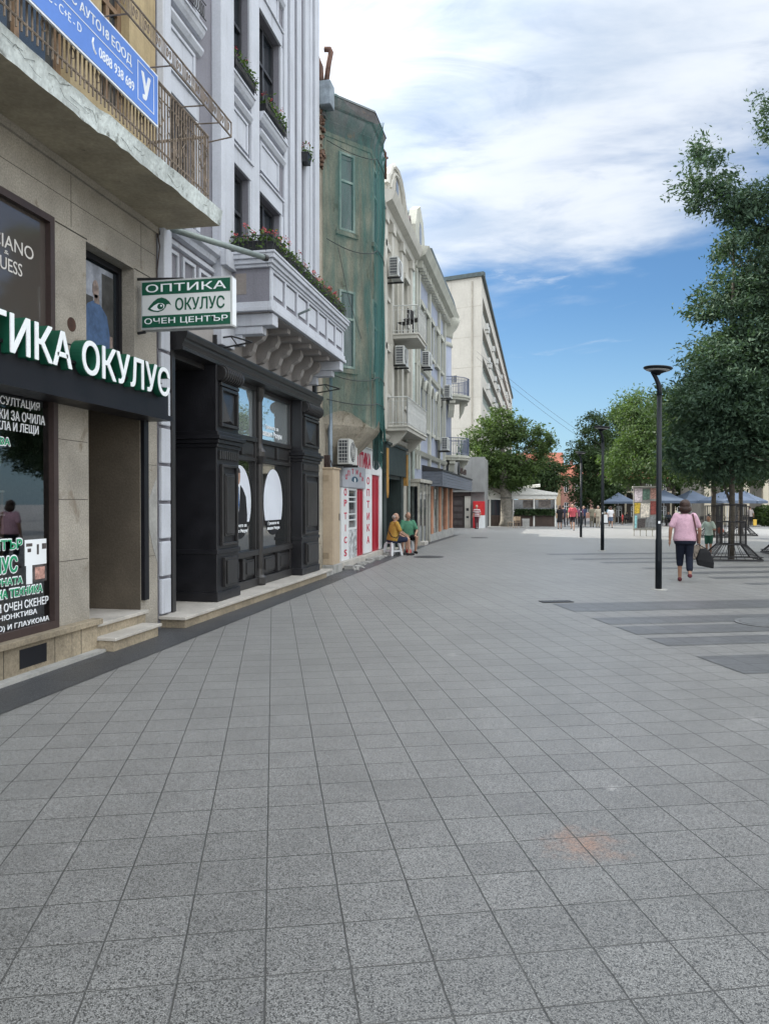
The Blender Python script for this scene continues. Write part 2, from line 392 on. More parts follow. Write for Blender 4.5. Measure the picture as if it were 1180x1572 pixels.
# ------------------------------------------------------------------ ground
def paving_mat(name, base, dark, light, ang, pitch, pa, pb, jcol, jw=.0075, stain=False, tilevar=.10, pitch2=None, speck=1.0, sheen=.26):
    m, nt, b = newmat(name)
    tc = nt.nodes.new('ShaderNodeTexCoord'); o = tc.outputs['Object']
    A = (-math.sin(ang), math.cos(ang), 0); B = (math.cos(ang), math.sin(ang), 0)
    pitch2 = pitch2 or pitch
    ua = mth(nt, 'DIVIDE', mth(nt, 'SUBTRACT', vmath(nt, 'DOT_PRODUCT', o, A), pa), pitch)
    ub = mth(nt, 'DIVIDE', mth(nt, 'SUBTRACT', vmath(nt, 'DOT_PRODUCT', o, B), pb), pitch2)
    wob = mth(nt, 'MULTIPLY', mth(nt, 'SUBTRACT', nz(nt, o, 9, 3), .5), .018)
    fa = mth(nt, 'FRACT', mth(nt, 'ADD', ua, wob)); fb = mth(nt, 'FRACT', mth(nt, 'ADD', ub, wob))
    ea = mth(nt, 'MINIMUM', fa, mth(nt, 'SUBTRACT', 1.0, fa)); eb = mth(nt, 'MINIMUM', fb, mth(nt, 'SUBTRACT', 1.0, fb))
    ea = mth(nt, 'MULTIPLY', ea, pitch); eb = mth(nt, 'MULTIPLY', eb, pitch2)
    e = mth(nt, 'MINIMUM', ea, eb)
    joint = sstep(nt, e, jw * .30, jw * .75, 1.0, 0.0)
    cm = nt.nodes.new('ShaderNodeCombineXYZ'); nt.links.new(mth(nt, 'FLOOR', ua), cm.inputs[0]); nt.links.new(mth(nt, 'FLOOR', ub), cm.inputs[1])
    wn = nt.nodes.new('ShaderNodeTexWhiteNoise'); nt.links.new(cm.outputs[0], wn.inputs['Vector'])
    # granite: dark and pale grains
    def grains(sc_):
        v = nt.nodes.new('ShaderNodeTexVoronoi'); v.inputs['Scale'].default_value = sc_; nt.links.new(o, v.inputs['Vector'])
        q = nt.nodes.new('ShaderNodeSeparateColor'); nt.links.new(v.outputs['Color'], q.inputs[0]); return q.outputs[0]
    v1, v2 = grains(185), grains(400)
    g1 = mth(nt, 'ADD', mth(nt, 'MULTIPLY', v1, .6), mth(nt, 'MULTIPLY', v2, .4))
    c = mixc(nt, sstep(nt, g1, .22, .70), dark, light)
    c = mixc(nt, mth(nt, 'MULTIPLY', sstep(nt, v2, .80, .88), .85 * speck), c, [x * 1.9 for x in light])
    c = mixc(nt, mth(nt, 'MULTIPLY', sstep(nt, v1, .16, .10), .8 * speck), c, [x * .4 for x in dark])
    big = nz(nt, o, .55, 6, .6, .4); mid = nz(nt, o, 2.6, 6, .65)
    val = mth(nt, 'ADD', sstep(nt, wn.outputs['Value'], 0, 1, 1 - tilevar, 1 + tilevar), mth(nt, 'ADD', sstep(nt, big, .3, .7, -.13, .11), sstep(nt, mid, .3, .72, .08, -.11)))
    g = nt.nodes.new('ShaderNodeVectorMath'); g.operation = 'SCALE'; nt.links.new(c, g.inputs[0]); nt.links.new(val, g.inputs['Scale'])
    c = g.outputs[0]
    if stain:
        # orange paint spilt on the slabs, pale dried splashes
        for (sx, sy, rad, colr, amt) in ((.22, 3.77, .24, (.33, .14, .06), .55), (-2.14, 3.25, .07, (.4, .4, .4), .3), (.42, 4.55, .07, (.5, .5, .5), .35), (1.25, 4.3, .09, (.5, .5, .5), .4), (-.9, 8.2, .12, (.5, .5, .5), .35), (1.6, 6.2, .1, (.48, .48, .48), .35)):
            dd = vmath(nt, 'LENGTH', vmath(nt, 'SUBTRACT', o, (sx, sy, 0)))
            s = mth(nt, 'ADD', mth(nt, 'DIVIDE', dd, rad), mth(nt, 'MULTIPLY', mth(nt, 'SUBTRACT', nz(nt, o, 11, 6, .7), .5), 2.6))
            k = sstep(nt, s, 1.0, -.15, 0, amt)
            k = mth(nt, 'MULTIPLY', k, sstep(nt, g1, .38, .58, .25, 1.0))
            c = mixc(nt, k, c, colr)
        gum = nz(nt, o, 7.5, 2, .5)
        c = mixc(nt, mth(nt, 'MULTIPLY', sstep(nt, gum, .70, .715), .55), c, (.09, .09, .095))
    jd = mth(nt, 'MULTIPLY', joint, sstep(nt, nz(nt, o, 3.1, 4), .3, .65, .72, 1.0))
    c = mixc(nt, jd, c, jcol)
    nt.links.new(mth(nt, 'MULTIPLY', mth(nt, 'SUBTRACT', 1.0, joint), sheen), b.inputs['Sheen Weight'])
    nt.links.new(c, b.inputs['Base Color'])
    b.inputs['Specular IOR Level'].default_value = .5
    b.inputs['Sheen Weight'].default_value = sheen; b.inputs['Sheen Roughness'].default_value = .45
    nt.links.new(sstep(nt, g1, .3, .7, .36, .58), b.inputs['Roughness'])
    h = mth(nt, 'SUBTRACT', mth(nt, 'MULTIPLY', g1, .25), mth(nt, 'ADD', joint, mth(nt, 'MULTIPLY', wn.outputs['Value'], .12)))
    bp = nt.nodes.new('ShaderNodeBump'); bp.inputs['Strength'].default_value = .5; bp.inputs['Distance'].default_value = .006
    nt.links.new(h, bp.inputs['Height']); nt.links.new(bp.outputs[0], b.inputs['Normal'])
    MATS[name] = m; return m

GA = R(19.5)
PAVE = paving_mat('granite_paving', None, (.019, .0195, .0193), (.143, .146, .145), GA, .297, 2.37, -.03, (.042, .043, .042), jw=.0066, stain=True, tilevar=.075)
DARK = paving_mat('dark_paving', None, (.034, .037, .042), (.088, .093, .100), GA, .297, 2.37, -.03, (.04, .04, .042), tilevar=.08, sheen=.08)
EDGE = paving_mat('border_paving', None, (.024, .027, .032), (.040, .044, .051), 0.0, .9, 0, -4.06, (.03, .03, .032), tilevar=.09, pitch2=.40, speck=.4, sheen=.03)
def ground_sheet(name, x0, x1, ys, mat, lift=0.0):
    m = MB()
    for i in range(len(ys) - 1):
        a, b = ys[i], ys[i + 1]
        m.add([(x0, a, gz(a) + lift), (x1, a, gz(a) + lift), (x1, b, gz(b) + lift), (x0, b, gz(b) + lift)], [(0, 1, 2, 3)])
    return kind(m.build(name, mat))
ground_sheet('pavement', -400, 400, [-300, 30, 120, 900], PAVE)
ground_sheet('pavement_border', -4.78, -4.04, [-6, 30, 41], EDGE, .004)
gA = Vector((-math.sin(GA), math.cos(GA), 0)); gB = Vector((math.cos(GA), math.sin(GA), 0))
m = MB()
for a0, a1, b0, b1 in ((10.86, 11.79, 4.42, 16), (9.67, 10.27, 4.42, 16), (8.9, 9.5, 4.42, 16), (8.15, 8.65, 4.42, 16), (6.72, 7.55, 4.42, 15),
                       (13.9, 14.2, 9.3, 18), (15.1, 15.5, 9.3, 20), (16.2, 16.7, 9.3, 20), (17.5, 17.9, 9.0, 20), (19.3, 19.75, 8.7, 21), (20.6, 21.0, 8.4, 21), (22.6, 23.1, 8.4, 20)):
    m.add([gA * a + gB * b + Vector((0, 0, .004)) for a, b in ((a0, b0), (a0, b1), (a1, b1), (a1, b0))], [(3, 2, 1, 0)])
kind(m.build('pavement_stripes', DARK, fixn=False))
# cement fillet along the foot of the stone building
CEM = M('cement', (.30, .30, .29), .9, .2, 3)

STEEL_DK = M('dark_iron', (.018, .019, .022), .5, .2, 5, bump=.05, spec=.5)
def manhole(name, label, loc, r, mat, square=None, rz=0):
    t = thing(name, label, 'manhole cover', loc, rz)
    m = MB()
    if square:
        m.box(-square[0], square[0], -square[1], square[1], 0, .008)
        m.build('cover', mat, t, world=False)
        m = MB()
        for k in range(7):
            x = -square[0] + .05 + k * (2 * square[0] - .1) / 6; m.box(x - .012, x + .012, -square[1] + .03, square[1] - .03, .008, .011)
        m.build('ribs', STEEL_DK, t, world=False)
    else:
        m.lathe([(r, 0), (r, .008), (r * .9, .009)], n=40); m.build('rim', M('rim_stone', (.115, .12, .125), .8, .2, 6), t, world=False)
        m = MB(); m.lathe([(r * .86, .009), (r * .86, .012), (r * .84, .0125)], n=36); m.build('cover', mat, t, world=False)
    return t
manhole('drain_cover', 'dark rectangular drain cover at the tip of the paving stripes', (.30, 12.85, .004), 0, STEEL_DK, (.26, .11), GA)
manhole('manhole_cover', 'round manhole cover ringed with pale concrete among dark paving stripes', (3.05, 11.15, .005), .42, M('cover_stone', (.10, .105, .11), .7, .2, 8))
manhole('manhole_cover', 'dark round iron cover on the paving beside the seated men', (-3.15, 22.5, .005), .45, STEEL_DK)
manhole('manhole_cover', 'small dark iron cover in front of the slatted awning', (-2.7, 36.5, -.074), .4, STEEL_DK)

# ------------------------------------------------------------------ shared finishes
TRAV = M('travertine', (.292, .272, .238), .85, .22, 1.2, .22, 55, .35, 30, blotch=((.20, .17, .135), 2.3, .58))
TRAVD = M('travertine_plinth', (.27, .23, .17), .8, .25, 1.6, .2, 40, .35, 30, streak=.5, scol=(.09, .075, .06))
MARB = M('marble_step', (.42, .40, .37), .55, .14, 2.2, .08, 30, .1)
OCH = M('ochre_render', (.34, .27, .16), .9, .18, 1.5, streak=.4)
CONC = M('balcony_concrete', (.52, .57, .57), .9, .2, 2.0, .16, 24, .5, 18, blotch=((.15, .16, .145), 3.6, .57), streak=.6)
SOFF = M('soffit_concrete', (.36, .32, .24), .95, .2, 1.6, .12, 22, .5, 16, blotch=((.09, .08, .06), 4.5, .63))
BRN = M('brown_frame', (.045, .03, .028), .45, .15, 3, bump=.03)
BLK = M('black_fascia', (.006, .006, .009), .45, .2, 3, bump=.03)
GLASS = glass_mat('window_glass')
GLASSB = glass_mat('blue_window_glass', (.03, .04, .05), .05, .03, 1.0)
SHOPG = clear_glass()
WHITE = M('white_lettering', (.80, .84, .88), .5, .03, 2, 0, bump=0)
GRN = M('sign_green', (.008, .085, .05), .45, .08, 3, bump=0)
GRNL = M('sticker_green', (.015, .30, .14), .5, .05, 3, 0, bump=0)
RUST = M('rusty_iron', (.19, .155, .125), .7, .35, 6, .2, 40, .2)
BLUE = M('banner_blue', (.11, .24, .66), .55, .04, 1, .03, bump=.04)

# ================================================================== 1. stone building with the optician
XF = -4.8
F = FX(XF)
b1 = thing('stone_building', 'travertine clad building with an optician shop under a cracked concrete balcony', 'building', (-8, 4, 0))
holes = [(3.9, 7.02, .36, 2.72, .10), (7.6, 8.72, .30, 2.78, .95), (3.9, 6.98, 3.12, 4.5, .10), (7.57, 8.58, 3.15, 4.46, .22)]
w = MB(); facade(w, F, -4, 9.14, .0, 5.15, holes)
shell(w, -16, XF, -4, 9.14, 0, 14.5)
w.fq(F, -4, 9.14, 13.6, 14.5, 0)
w.build('wall', TRAV, b1)
w = MB()
uh = [(4.3, 5.5, 5.5, 7.9, .2), (5.9, 7.3, 5.5, 7.9, .2), (4.3, 5.5, 9.2, 11.4, .2), (6.0, 7.3, 9.2, 11.4, .2), (7.9, 8.5, 6.2, 7.9, .2)]
facade(w, F, -4, 9.14, 5.15, 13.6, uh); w.build('upper_wall', OCH, b1)
CURT = M('curtain_wood', (.20, .13, .08), .7, .25, 4, streak=.3)
for h in uh: window(b1, F, *h[:4], .16, CURT, GLASSB, .08, 1, (.72,))
# stone joints: a raised band over the shop windows and a thin string course
w = MB(); w.fb(F, -4, 9.14, 5.07, 5.15, 0, .035); w.build('string_course', TRAV, b1)
w = MB(); w.fb(F, 7.03, 7.59, 4.478, 4.49, .0, .004); w.fb(F, 8.59, 9.13, 4.46, 4.472, 0, .004); w.build('wall_joint', M('joint_dark', (.05, .045, .04), .9), b1)
# plinth, sill ledge, vent
w = MB(); w.fb(F, -4, 7.62, .0, .30, 0, .09); w.fb(F, -4, 7.66, .30, .36, 0, .13); w.build('plinth', TRAVD, b1, bevel=.006)
w = MB(); w.fb(F, -4, 7.60, .0, .035, .09, .20); w.build('cement_foot', CEM, b1)
w = MB(); w.fb(F, 6.32, 6.72, .08, .26, .085, .094); w.build('vent', BLK, b1)
# recessed doorway lining and door, black roller rail
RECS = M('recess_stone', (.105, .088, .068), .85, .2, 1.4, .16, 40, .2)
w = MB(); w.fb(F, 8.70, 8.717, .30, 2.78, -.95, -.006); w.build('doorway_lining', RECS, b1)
w = MB(); w.fb(F, 7.6, 8.70, .30, 2.78, -.96, -.90); d = w.build('door', BRN, b1)
w = MB(); w.fq(F, 7.72, 8.6, .95, 2.6, -.895); w.build('pane', GLASS, d)
w = MB(); w.fb(F, 7.7, 7.74, 1.15, 1.4, -.89, -.84); w.build('handle', STEEL_DK, d)
w = MB(); w.fb(F, 8.72, 8.83, .42, 2.66, 0, .05); w.build('shutter_rail', BLK, b1)
# grey cement patch on the corner of the wall
w = MB()
w.prism([F.p(a, b, 0) for a, b in ((8.88, 1.62), (9.12, 1.95), (9.135, .85), (9.02, 1.05), (8.9, 1.35))], (.005, 0, 0)); w.build('cement_patch', CEM, b1)
# entrance steps
w = MB(); w.fb(F, 7.64, 8.72, .005, .26, -.90, .06); w.fb(F, 7.62, 8.62, .0, .12, .06, .28); st = w.build('step', TRAVD, b1, bevel=.006)
w = MB(); w.fb(F, 7.62, 8.74, .262, .304, -.90, .09); w.fb(F, 7.60, 8.66, .12, .155, .05, .31); w.build('tread', MARB, st, bevel=.006)
# hole for a missing pipe
w = MB()
w.tube([F.p(7.30, 3.50, -.02), F.p(7.30, 3.50, .004)], .075, 18); w.build('pipe_hole', M('hole_brown', (.06, .03, .022), .8, .3, 9), b1)
# windows
def frame_only(F, a0, a1, b0, b1, c0, c1, fw):
    m = MB(); m.fb(F, a0, a0 + fw, b0, b1, c0, c1); m.fb(F, a1 - fw, a1, b0, b1, c0, c1); m.fb(F, a0 + fw, a1 - fw, b0, b0 + fw, c0, c1); m.fb(F, a0 + fw, a1 - fw, b1 - fw, b1, c0, c1); return m
sw = frame_only(F, 3.9, 7.02, .36, 2.72, -.09, .03, .075).build('shop_window', BRN, b1)
w = MB(); w.fq(F, 3.97, 6.95, .42, 2.66, -.03); w.build('pane', SHOPG, sw)
G1 = -.026
w = MB()
w.text('КОНСУЛТАЦИЯ', F, 6.0, 6.80, 2.52, 2.615, G1, .002, .02)
w.text('РАМКИ ЗА ОЧИЛА', F, 6.0, 6.88, 2.40, 2.495, G1, .002, .02)
w.text('СТЪКЛА И ЛЕЩИ', F, 5.97, 6.78, 2.285, 2.385, G1, .002, .02)
w.text('3D И ОЧЕН СКЕНЕР', F, 6.02, 6.92, .615, .695, G1, .002, .02)
w.text('РОГОВИЦА КОНЮНКТИВА', F, 5.5, 6.74, .53, .59, G1, .002, .015)
w.text('(ДЪНО НА ОКОТО) И ГЛАУКОМА', F, 5.4, 6.93, .43, .495, G1, .002, .015)
w.build('lettering', WHITE, sw)
w = MB()
for t, a0, a1, b0, b1_ in (('ЦЕНТЪР', 5.93, 6.52, 1.175, 1.285), ('ОКУЛУС', 5.78, 6.45, .975, 1.13), ('С МОДЕРНАТА', 5.72, 6.52, .85, .925), ('ОЧНА ТЕХНИКА', 6.02, 6.82, .745, .82)):
    w.text(t, F, a0 - .014, a1 + .014, b0 - .012, b1_ + .012, G1, .002, .085)
w.text('НОВА', F, 6.03, 6.37, 2.15, 2.24, G1, .002, .10)
w.build('sticker_outline', WHITE, sw)
w = MB()
for t, a0, a1, b0, b1_ in (('ЦЕНТЪР', 5.93, 6.52, 1.175, 1.285), ('ОКУЛУС', 5.78, 6.45, .975, 1.13), ('С МОДЕРНАТА', 5.72, 6.52, .85, .925), ('ОЧНА ТЕХНИКА', 6.02, 6.82, .745, .82)):
    w.text(t, F, a0, a1, b0, b1_, G1 + .0045, .002, .03)
w.text('НОВА', F, 6.045, 6.355, 2.162, 2.228, G1 + .0045, .002, .03)
w.build('green_lettering', GRNL, sw)
# poster of an eye above a small reddish picture
w = MB(); w.fb(F, 6.56, 6.89, 1.02, 1.27, G1, G1 + .003); w.fb(F, 6.58, 6.67, .84, 1.02, G1, G1 + .003); pw = w.build('poster', WHITE, sw)
w = MB(); w.fb(F, 6.58, 6.67, 1.205, 1.235, G1 + .003, G1 + .005); w.fb(F, 6.74, 6.77, 1.12, 1.22, G1 + .003, G1 + .005); w.fb(F, 6.60, 6.65, 1.15, 1.185, G1 + .003, G1 + .005); w.fb(F, 6.82, 6.885, 1.17, 1.225, G1 + .003, G1 + .005)
w.fb(F, 6.68, 6.89, .85, 1.015, G1, G1 + .003)
w.split('poster_print', M('poster_dark', (.08, .07, .07), .6, .5, 12), sw)
w = MB(); w.fb(F, 6.71, 6.86, .875, .995, G1 + .003, G1 + .0045); w.build('poster_picture', M('poster_red', (.45, .26, .22), .6, .5, 18), sw)
# interior of the shop: room, shelves with spectacles, curtain and clock
ROOM = M('shop_room', (.20, .20, .165), .9, .2, 2)
w = MB(); w.add([F.p(3.2, .4, -.11), F.p(3.2, .4, -2.4), F.p(3.2, 2.7, -2.4), F.p(3.2, 2.7, -.11)], [(0, 1, 2, 3)])
w.add([F.p(7.45, .4, -.11), F.p(7.45, .4, -2.4), F.p(7.45, 2.7, -2.4), F.p(7.45, 2.7, -.11)], [(3, 2, 1, 0)])
w.fq(F, 3.2, 7.45, .4, 2.7, -2.4)
w.add([F.p(3.2, 2.69, -.11), F.p(7.45, 2.69, -.11), F.p(7.45, 2.69, -2.4), F.p(3.2, 2.69, -2.4)], [(0, 1, 2, 3)])
w.add([F.p(3.2, .41, -.11), F.p(7.45, .41, -.11), F.p(7.45, .41, -2.4), F.p(3.2, .41, -2.4)], [(3, 2, 1, 0)])
w.build('shop_room', ROOM, b1, fixn=False)
sh = thing('display_shelf', 'spectacle display shelves behind the optician window glass', 'shelf', F.p(6.3, .41, -.55))
w = MB(); w.fb(F, 5.2, 6.75, .41, .46, -.75, -.35); w.fb(F, 5.2, 5.23, .46, 1.75, -.75, -.4); w.fb(F, 6.72, 6.75, .46, 1.75, -.75, -.4); w.build('cabinet', CURT, sh)
w = MB(); 
for z in (1.25, 1.5, 1.73): w.fb(F, 5.23, 6.72, z, z + .02, -.75, -.36)
w.build('glass_shelf', MARB, sh)
def specs(mb, F, a, b, c):
    for k in (-.035, .035):
        mb.tube([F.p(a + k + .028 * math.cos(t), b + .022 * math.sin(t), c) for t in [i * math.pi / 4 for i in range(9)]], .004, 4)
for k in range(8):
    q = MB(); specs(q, F, 5.4 + k * .17, 1.55 + (k % 2) * .22, -.42); q.build('spectacles', STEEL_DK if k % 3 else MARB, sh)
t = thing('wall_clock', 'round grey clock hanging inside the optician window', 'clock', F.p(6.36, 2.03, -.2))
w = MB(); w.tube([F.p(6.36, 2.03, -.22), F.p(6.36, 2.03, -.19)], .11, 24); w.build('rim', STEEL_DK, t)
w = MB(); w.tube([F.p(6.36, 2.03, -.189), F.p(6.36, 2.03, -.187)], .095, 24); w.build('dial', M('dial', (.35, .42, .38), .5), t)
w = MB(); w.fb(F, 6.355, 6.365, 2.03, 2.10, -.186, -.184); w.fb(F, 6.36, 6.41, 2.025, 2.035, -.186, -.184); w.build('hands', STEEL_DK, t)
# upper display window with lettering, and the small window with a clothes poster
uw = frame_only(F, 3.9, 6.98, 3.12, 4.5, -.09, .03, .07).build('upper_window', BRN, b1)
GREYG = glass_mat('display_glass', (.075, .065, .06), .05, .03, 1.0)
w = MB(); w.fq(F, 3.9, 6.96, 3.12, 4.48, -.03); w.build('pane', GREYG, uw)
w = MB()
w.text('MORCIANO', F, 5.72, 6.72, 3.985, 4.11, G1, .002, 0)
w.text('GUESS', F, 6.13, 6.55, 3.78, 3.90, G1, .002, 0); w.text('&', F, 6.30, 6.36, 3.93, 3.965, G1, .002, 0)
w.build('lettering', M('pale_lettering', (.62, .60, .58), .5, .03, 2, 0, bump=0), uw)
sw2 = window(b1, F, 7.57, 8.58, 3.15, 4.46, .21, BLK, GLASS, .07, 0, ())
w = MB(); w.fb(F, 7.66, 8.42, 3.22, 4.36, -.192, -.186); w.build('poster', M('poster_bluegrey', (.26, .28, .33), .6, .35, 4), sw2)
SKIN = M('skin', (.36, .22, .16), .55, .1, 8, .05, 60, .05)
PD = M('poster_dark2', (.05, .05, .05), .6, .4, 6)
w = MB(); w.fb(F, 8.18, 8.42, 3.22, 4.30, -.186, -.184); w.fb(F, 7.66, 8.0, 3.22, 3.98, -.186, -.1845); w.build('poster_shade', PD, sw2)
w = MB(); w.prism([F.p(a, b, -.184) for a, b in ((7.80, 3.24), (7.78, 3.70), (7.88, 3.88), (8.0, 3.94), (8.14, 3.92), (8.28, 3.82), (8.36, 3.55), (8.33, 3.24))], (.002, 0, 0)); w.build('poster_shirt', M('poster_blue', (.06, .11, .22), .6, .25, 7), sw2)
w = MB(); w.prism([F.p(8.05 + .065 * math.cos(t), 4.08 + .105 * math.sin(t), -.184) for t in [i * math.pi / 8 for i in range(16)]], (.0025, 0, 0)); w.fb(F, 8.02, 8.12, 3.92, 4.02, -.184, -.1815); w.fb(F, 8.34, 8.40, 3.24, 3.60, -.184, -.1815); w.build('poster_face', M('poster_skin', (.21, .165, .15), .6, .4, 14), sw2)
# slab joints of the stone facing
w = MB()
for z in (1.02, 1.66, 2.28): w.fb(F, 7.06, 7.58, z, z + .005, .0, .0025)
for z in (.95, 1.5, 2.1, 3.3): w.fb(F, 8.86, 9.12, z, z + .005, .0, .0025)
for a in (5.2, 7.3, 8.75): w.fb(F, a, a + .005, 4.52, 5.06, .0, .0025)
w.fb(F, 4, 9.12, 4.78, 4.785, .0, .0025)
for a in (4.6, 5.3, 6.1, 6.85, 7.3): w.fb(F, a, a + .006, .0, .30, .09, .0925)
w.split('stone_joint', MATS['joint_dark'], b1)

# fascia with raised letters
fs = thing('shop_sign', 'white raised letters with green sides on a long black fascia', 'shop sign', F.p(7, 2.62, .1))
w = MB(); w.fb(F, 2.5, 8.86, 2.70, 3.0, .0, .30); w.fb(F, 2.5, 8.90, 2.64, 2.70, -.0, .34); w.fb(F, 2.5, 8.86, 3.0, 3.03, .2, .32); w.build('fascia', BLK, fs)
w = MB()
for a in [3 + k * .42 for k in range(14)]:
    w.tube([F.p(a, 3.03, .03), F.p(a, 3.25, .22)], .009, 5); w.tube([F.p(a, 3.25, .22), F.p(a + .3, 3.05, .05)], .007, 5)
w.tube([F.p(2.6, 3.2, .24), F.p(8.8, 3.2, .24)], .010, 5); w.tube([F.p(2.6, 3.1, .24), F.p(8.8, 3.1, .24)], .010, 5); w.build('bracket', STEEL_DK, fs)
for body, a0, a1 in (('ОПТИКА', 4.86, 6.73), ('ОКУЛУС', 6.88, 8.74)):
    w = MB(); w.text(body, F, a0, a1, 2.905, 3.265, .25, .13, .024); l = w.build('letters', GRN, fs)
    w = MB(); w.text(body, F, a0 + .01, a1 - .01, 2.911, 3.259, .382, .006, .021); w.build('letter_face', WHITE, l)

# light box at right angles to the wall
FG = FY(8.6)
gs = thing('light_box_sign', 'green and white light box sign with an eye, sticking out from the wall', 'sign', (-4.15, 8.67, 3.74))
w = MB(); w.box(-4.72, -3.55, 8.602, 8.738, 3.72, 4.315); w.build('casing', M('casing_grey', (.42, .44, .45), .5, .1, 3), gs, bevel=.006)
w = MB(); w.fb(FG, -4.70, -3.57, 3.745, 4.29, .0, .004); w.build('face', M('sign_white', (.62, .65, .66), .45, .05, 2, 0, bump=0), gs)
w = MB(); w.fb(FG, -4.70, -3.57, 4.135, 4.29, .003, .008); w.fb(FG, -4.70, -3.57, 3.745, 3.885, .003, .008); w.build('green_band', GRN, gs)
w = MB(); w.fb(Fr((-3.55, 0, 0), (0, 1, 0), (1, 0, 0)), 8.615, 8.725, 3.74, 4.295, -.002, .004); w.build('side_panel', WHITE, gs)
w = MB(); w.text('ОПТИКА', FG, -4.65, -3.62, 4.165, 4.262, .007, .003, .015); w.text('ОЧЕН ЦЕНТЪР', FG, -4.67, -3.60, 3.772, 3.855, .007, .003, .008); w.build('white_lettering', WHITE, gs)
w = MB(); w.text('ОКУЛУС', FG, -4.27, -3.64, 3.935, 4.085, .004, .003, .022)
def eyept(q, c): return [FG.p(-4.63 + x * .31, 3.922 + y * .185, c) for x, y in q]
w.prism(eyept([(0, .25), (.10, .46), (.25, .72), (.42, .90), (.60, .96), (.78, .86), (.92, .66), (1, .42), (.90, .52), (.80, .50), (.76, .30), (.64, .12), (.45, .02), (.25, .06), (.10, .14)], .004), (0, -.003, 0))
w.build('green_print', GRN, gs)
w = MB(); w.prism(eyept([(.13, .26), (.28, .46), (.46, .60), (.62, .58), (.72, .46), (.70, .28), (.58, .15), (.42, .10), (.26, .15)], .0075), (0, -.002, 0)); w.build('eye_white', WHITE, gs)
w = MB(); w.prism([FG.p(-4.63 + .55 * .31 + .040 * math.cos(t), 3.922 + .37 * .185 + .036 * math.sin(t), .010) for t in [i * math.pi / 8 for i in range(16)]], (0, -.002, 0)); pu = w.build('pupil', GRN, gs)
w = MB(); w.prism([FG.p(-4.448 + .012 * math.cos(t), 3.998 + .011 * math.sin(t), .0125) for t in [i * math.pi / 6 for i in range(12)]], (0, -.002, 0)); w.build('glint', WHITE, pu)
w = MB(); w.tube([(-4.8, 8.67, 4.36), (-4.2, 8.67, 4.33)], .018, 8); w.tube([(-4.8, 8.67, 3.7), (-4.7, 8.67, 3.71)], .018, 8); w.build('bracket', STEEL_DK, gs)

# balcony slab, railing, banner, flower rack
bal = thing('concrete_balcony', 'cracked concrete balcony with a rusty iron railing above the optician', 'balcony', (-4.8, 7, 5.15))
def edge_x(y): return -4.08 + .006 * math.sin(y * 3.1) if y < 6.7 else -4.06 + (y - 6.7) * .035 + .005 * math.sin(y * 4.0)
ys = [3.0 + k * .125 for k in range(51)]; ys = [y for y in ys if y < 9.24] + [9.24]
random.seed(3)
w = MB()
bot = [(edge_x(y) + random.uniform(-.005, .005), y, 5.15 + random.uniform(-.010, .006) - (.03 if y < 6.7 else 0)) for y in ys]
top = [(edge_x(y) + .02 + (.02 if y > 6.7 else 0), y, 5.335 + random.uniform(-.006, .006)) for y in ys]
for i in range(len(ys) - 1):
    w.add([bot[i], bot[i + 1], top[i + 1], top[i]], [(0, 1, 2, 3)])
    w.add([top[i], top[i + 1], (-4.8, ys[i + 1], 5.34), (-4.8, ys[i], 5.34)], [(0, 1, 2, 3)])
w.add([bot[-1], top[-1], (-4.8, 9.24, 5.34), (-4.8, 9.24, 5.15)], [(3, 2, 1, 0)])
w.build('slab_edge', CONC, bal, fixn=False)
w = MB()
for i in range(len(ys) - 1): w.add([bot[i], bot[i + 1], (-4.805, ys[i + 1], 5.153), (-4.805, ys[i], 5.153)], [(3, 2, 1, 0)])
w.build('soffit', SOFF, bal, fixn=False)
w = MB(); w.tube([(-4.78, 3, 5.13), (-4.78, 9.18, 5.13)], .014, 6); w.tube([(-4.78, 9.12, 5.12), (-4.74, 9.12, 4.9), (-4.785, 9.13, 4.6), (-4.785, 9.13, 4.35)], .008, 5); w.build('cable', BRN, bal)
random.seed(11)
w = MB()
for k in range(20):
    y = 5.3 + k * .19 + random.uniform(-.08, .08); z = 5.20 + random.uniform(0, .1); pts = []
    for j in range(4): pts.append((edge_x(y) + .021, y, z)); y += random.uniform(.02, .14); z = min(5.32, max(5.17, z + random.uniform(-.06, .06)))
    w.tube(pts, .002, 4)
w.build('crack', M('crack_dark', (.10, .11, .10), .95), bal)
RX = -3.99
w = MB()
w.tube([(RX, 3.0, 6.13), (RX, 8.92, 6.13)], .018, 6); w.tube([(RX, 3.0, 5.42), (RX, 8.92, 5.42)], .012, 6); w.tube([(RX, 3, 5.98), (RX, 8.92, 5.98)], .008, 6)
w.tube([(RX, 8.92, 6.13), (-4.8, 8.92, 6.13)], .018, 6); w.tube([(RX, 8.92, 5.42), (-4.8, 8.92, 5.42)], .012, 6)
n = 0; y = 3.05
while y < 8.93:
    w.tube([(RX, y, 5.34), (RX, y, 6.12)], .0095, 5)
    if n % 3 == 1:
        z0 = 5.5 + .1 * (n % 2)
        w.tube([(RX + .01, y + .035 * math.sin(t), z0 + .045 * (1 - math.cos(t))) for t in [i * math.pi / 5 for i in range(11)]], .006, 4)
        w.tube([(RX + .01, y - .03 * math.sin(t), 5.86 + .04 * (1 - math.cos(t))) for t in [i * math.pi / 5 for i in range(11)]], .006, 4)
    if n % 8 == 6:
        w.tube([(RX + .012, y, 5.66), (RX + .012, y + .08, 5.76), (RX + .012, y, 5.86), (RX + .012, y - .08, 5.76), (RX + .012, y, 5.66)], .007, 4)
    y += .066; n += 1
for k in range(11):
    x = RX - .08 * (k + .5)
    if x > -4.8: w.tube([(x, 8.92, 5.34), (x, 8.92, 6.12)], .0075, 5)
w.build('railing', RUST, bal)
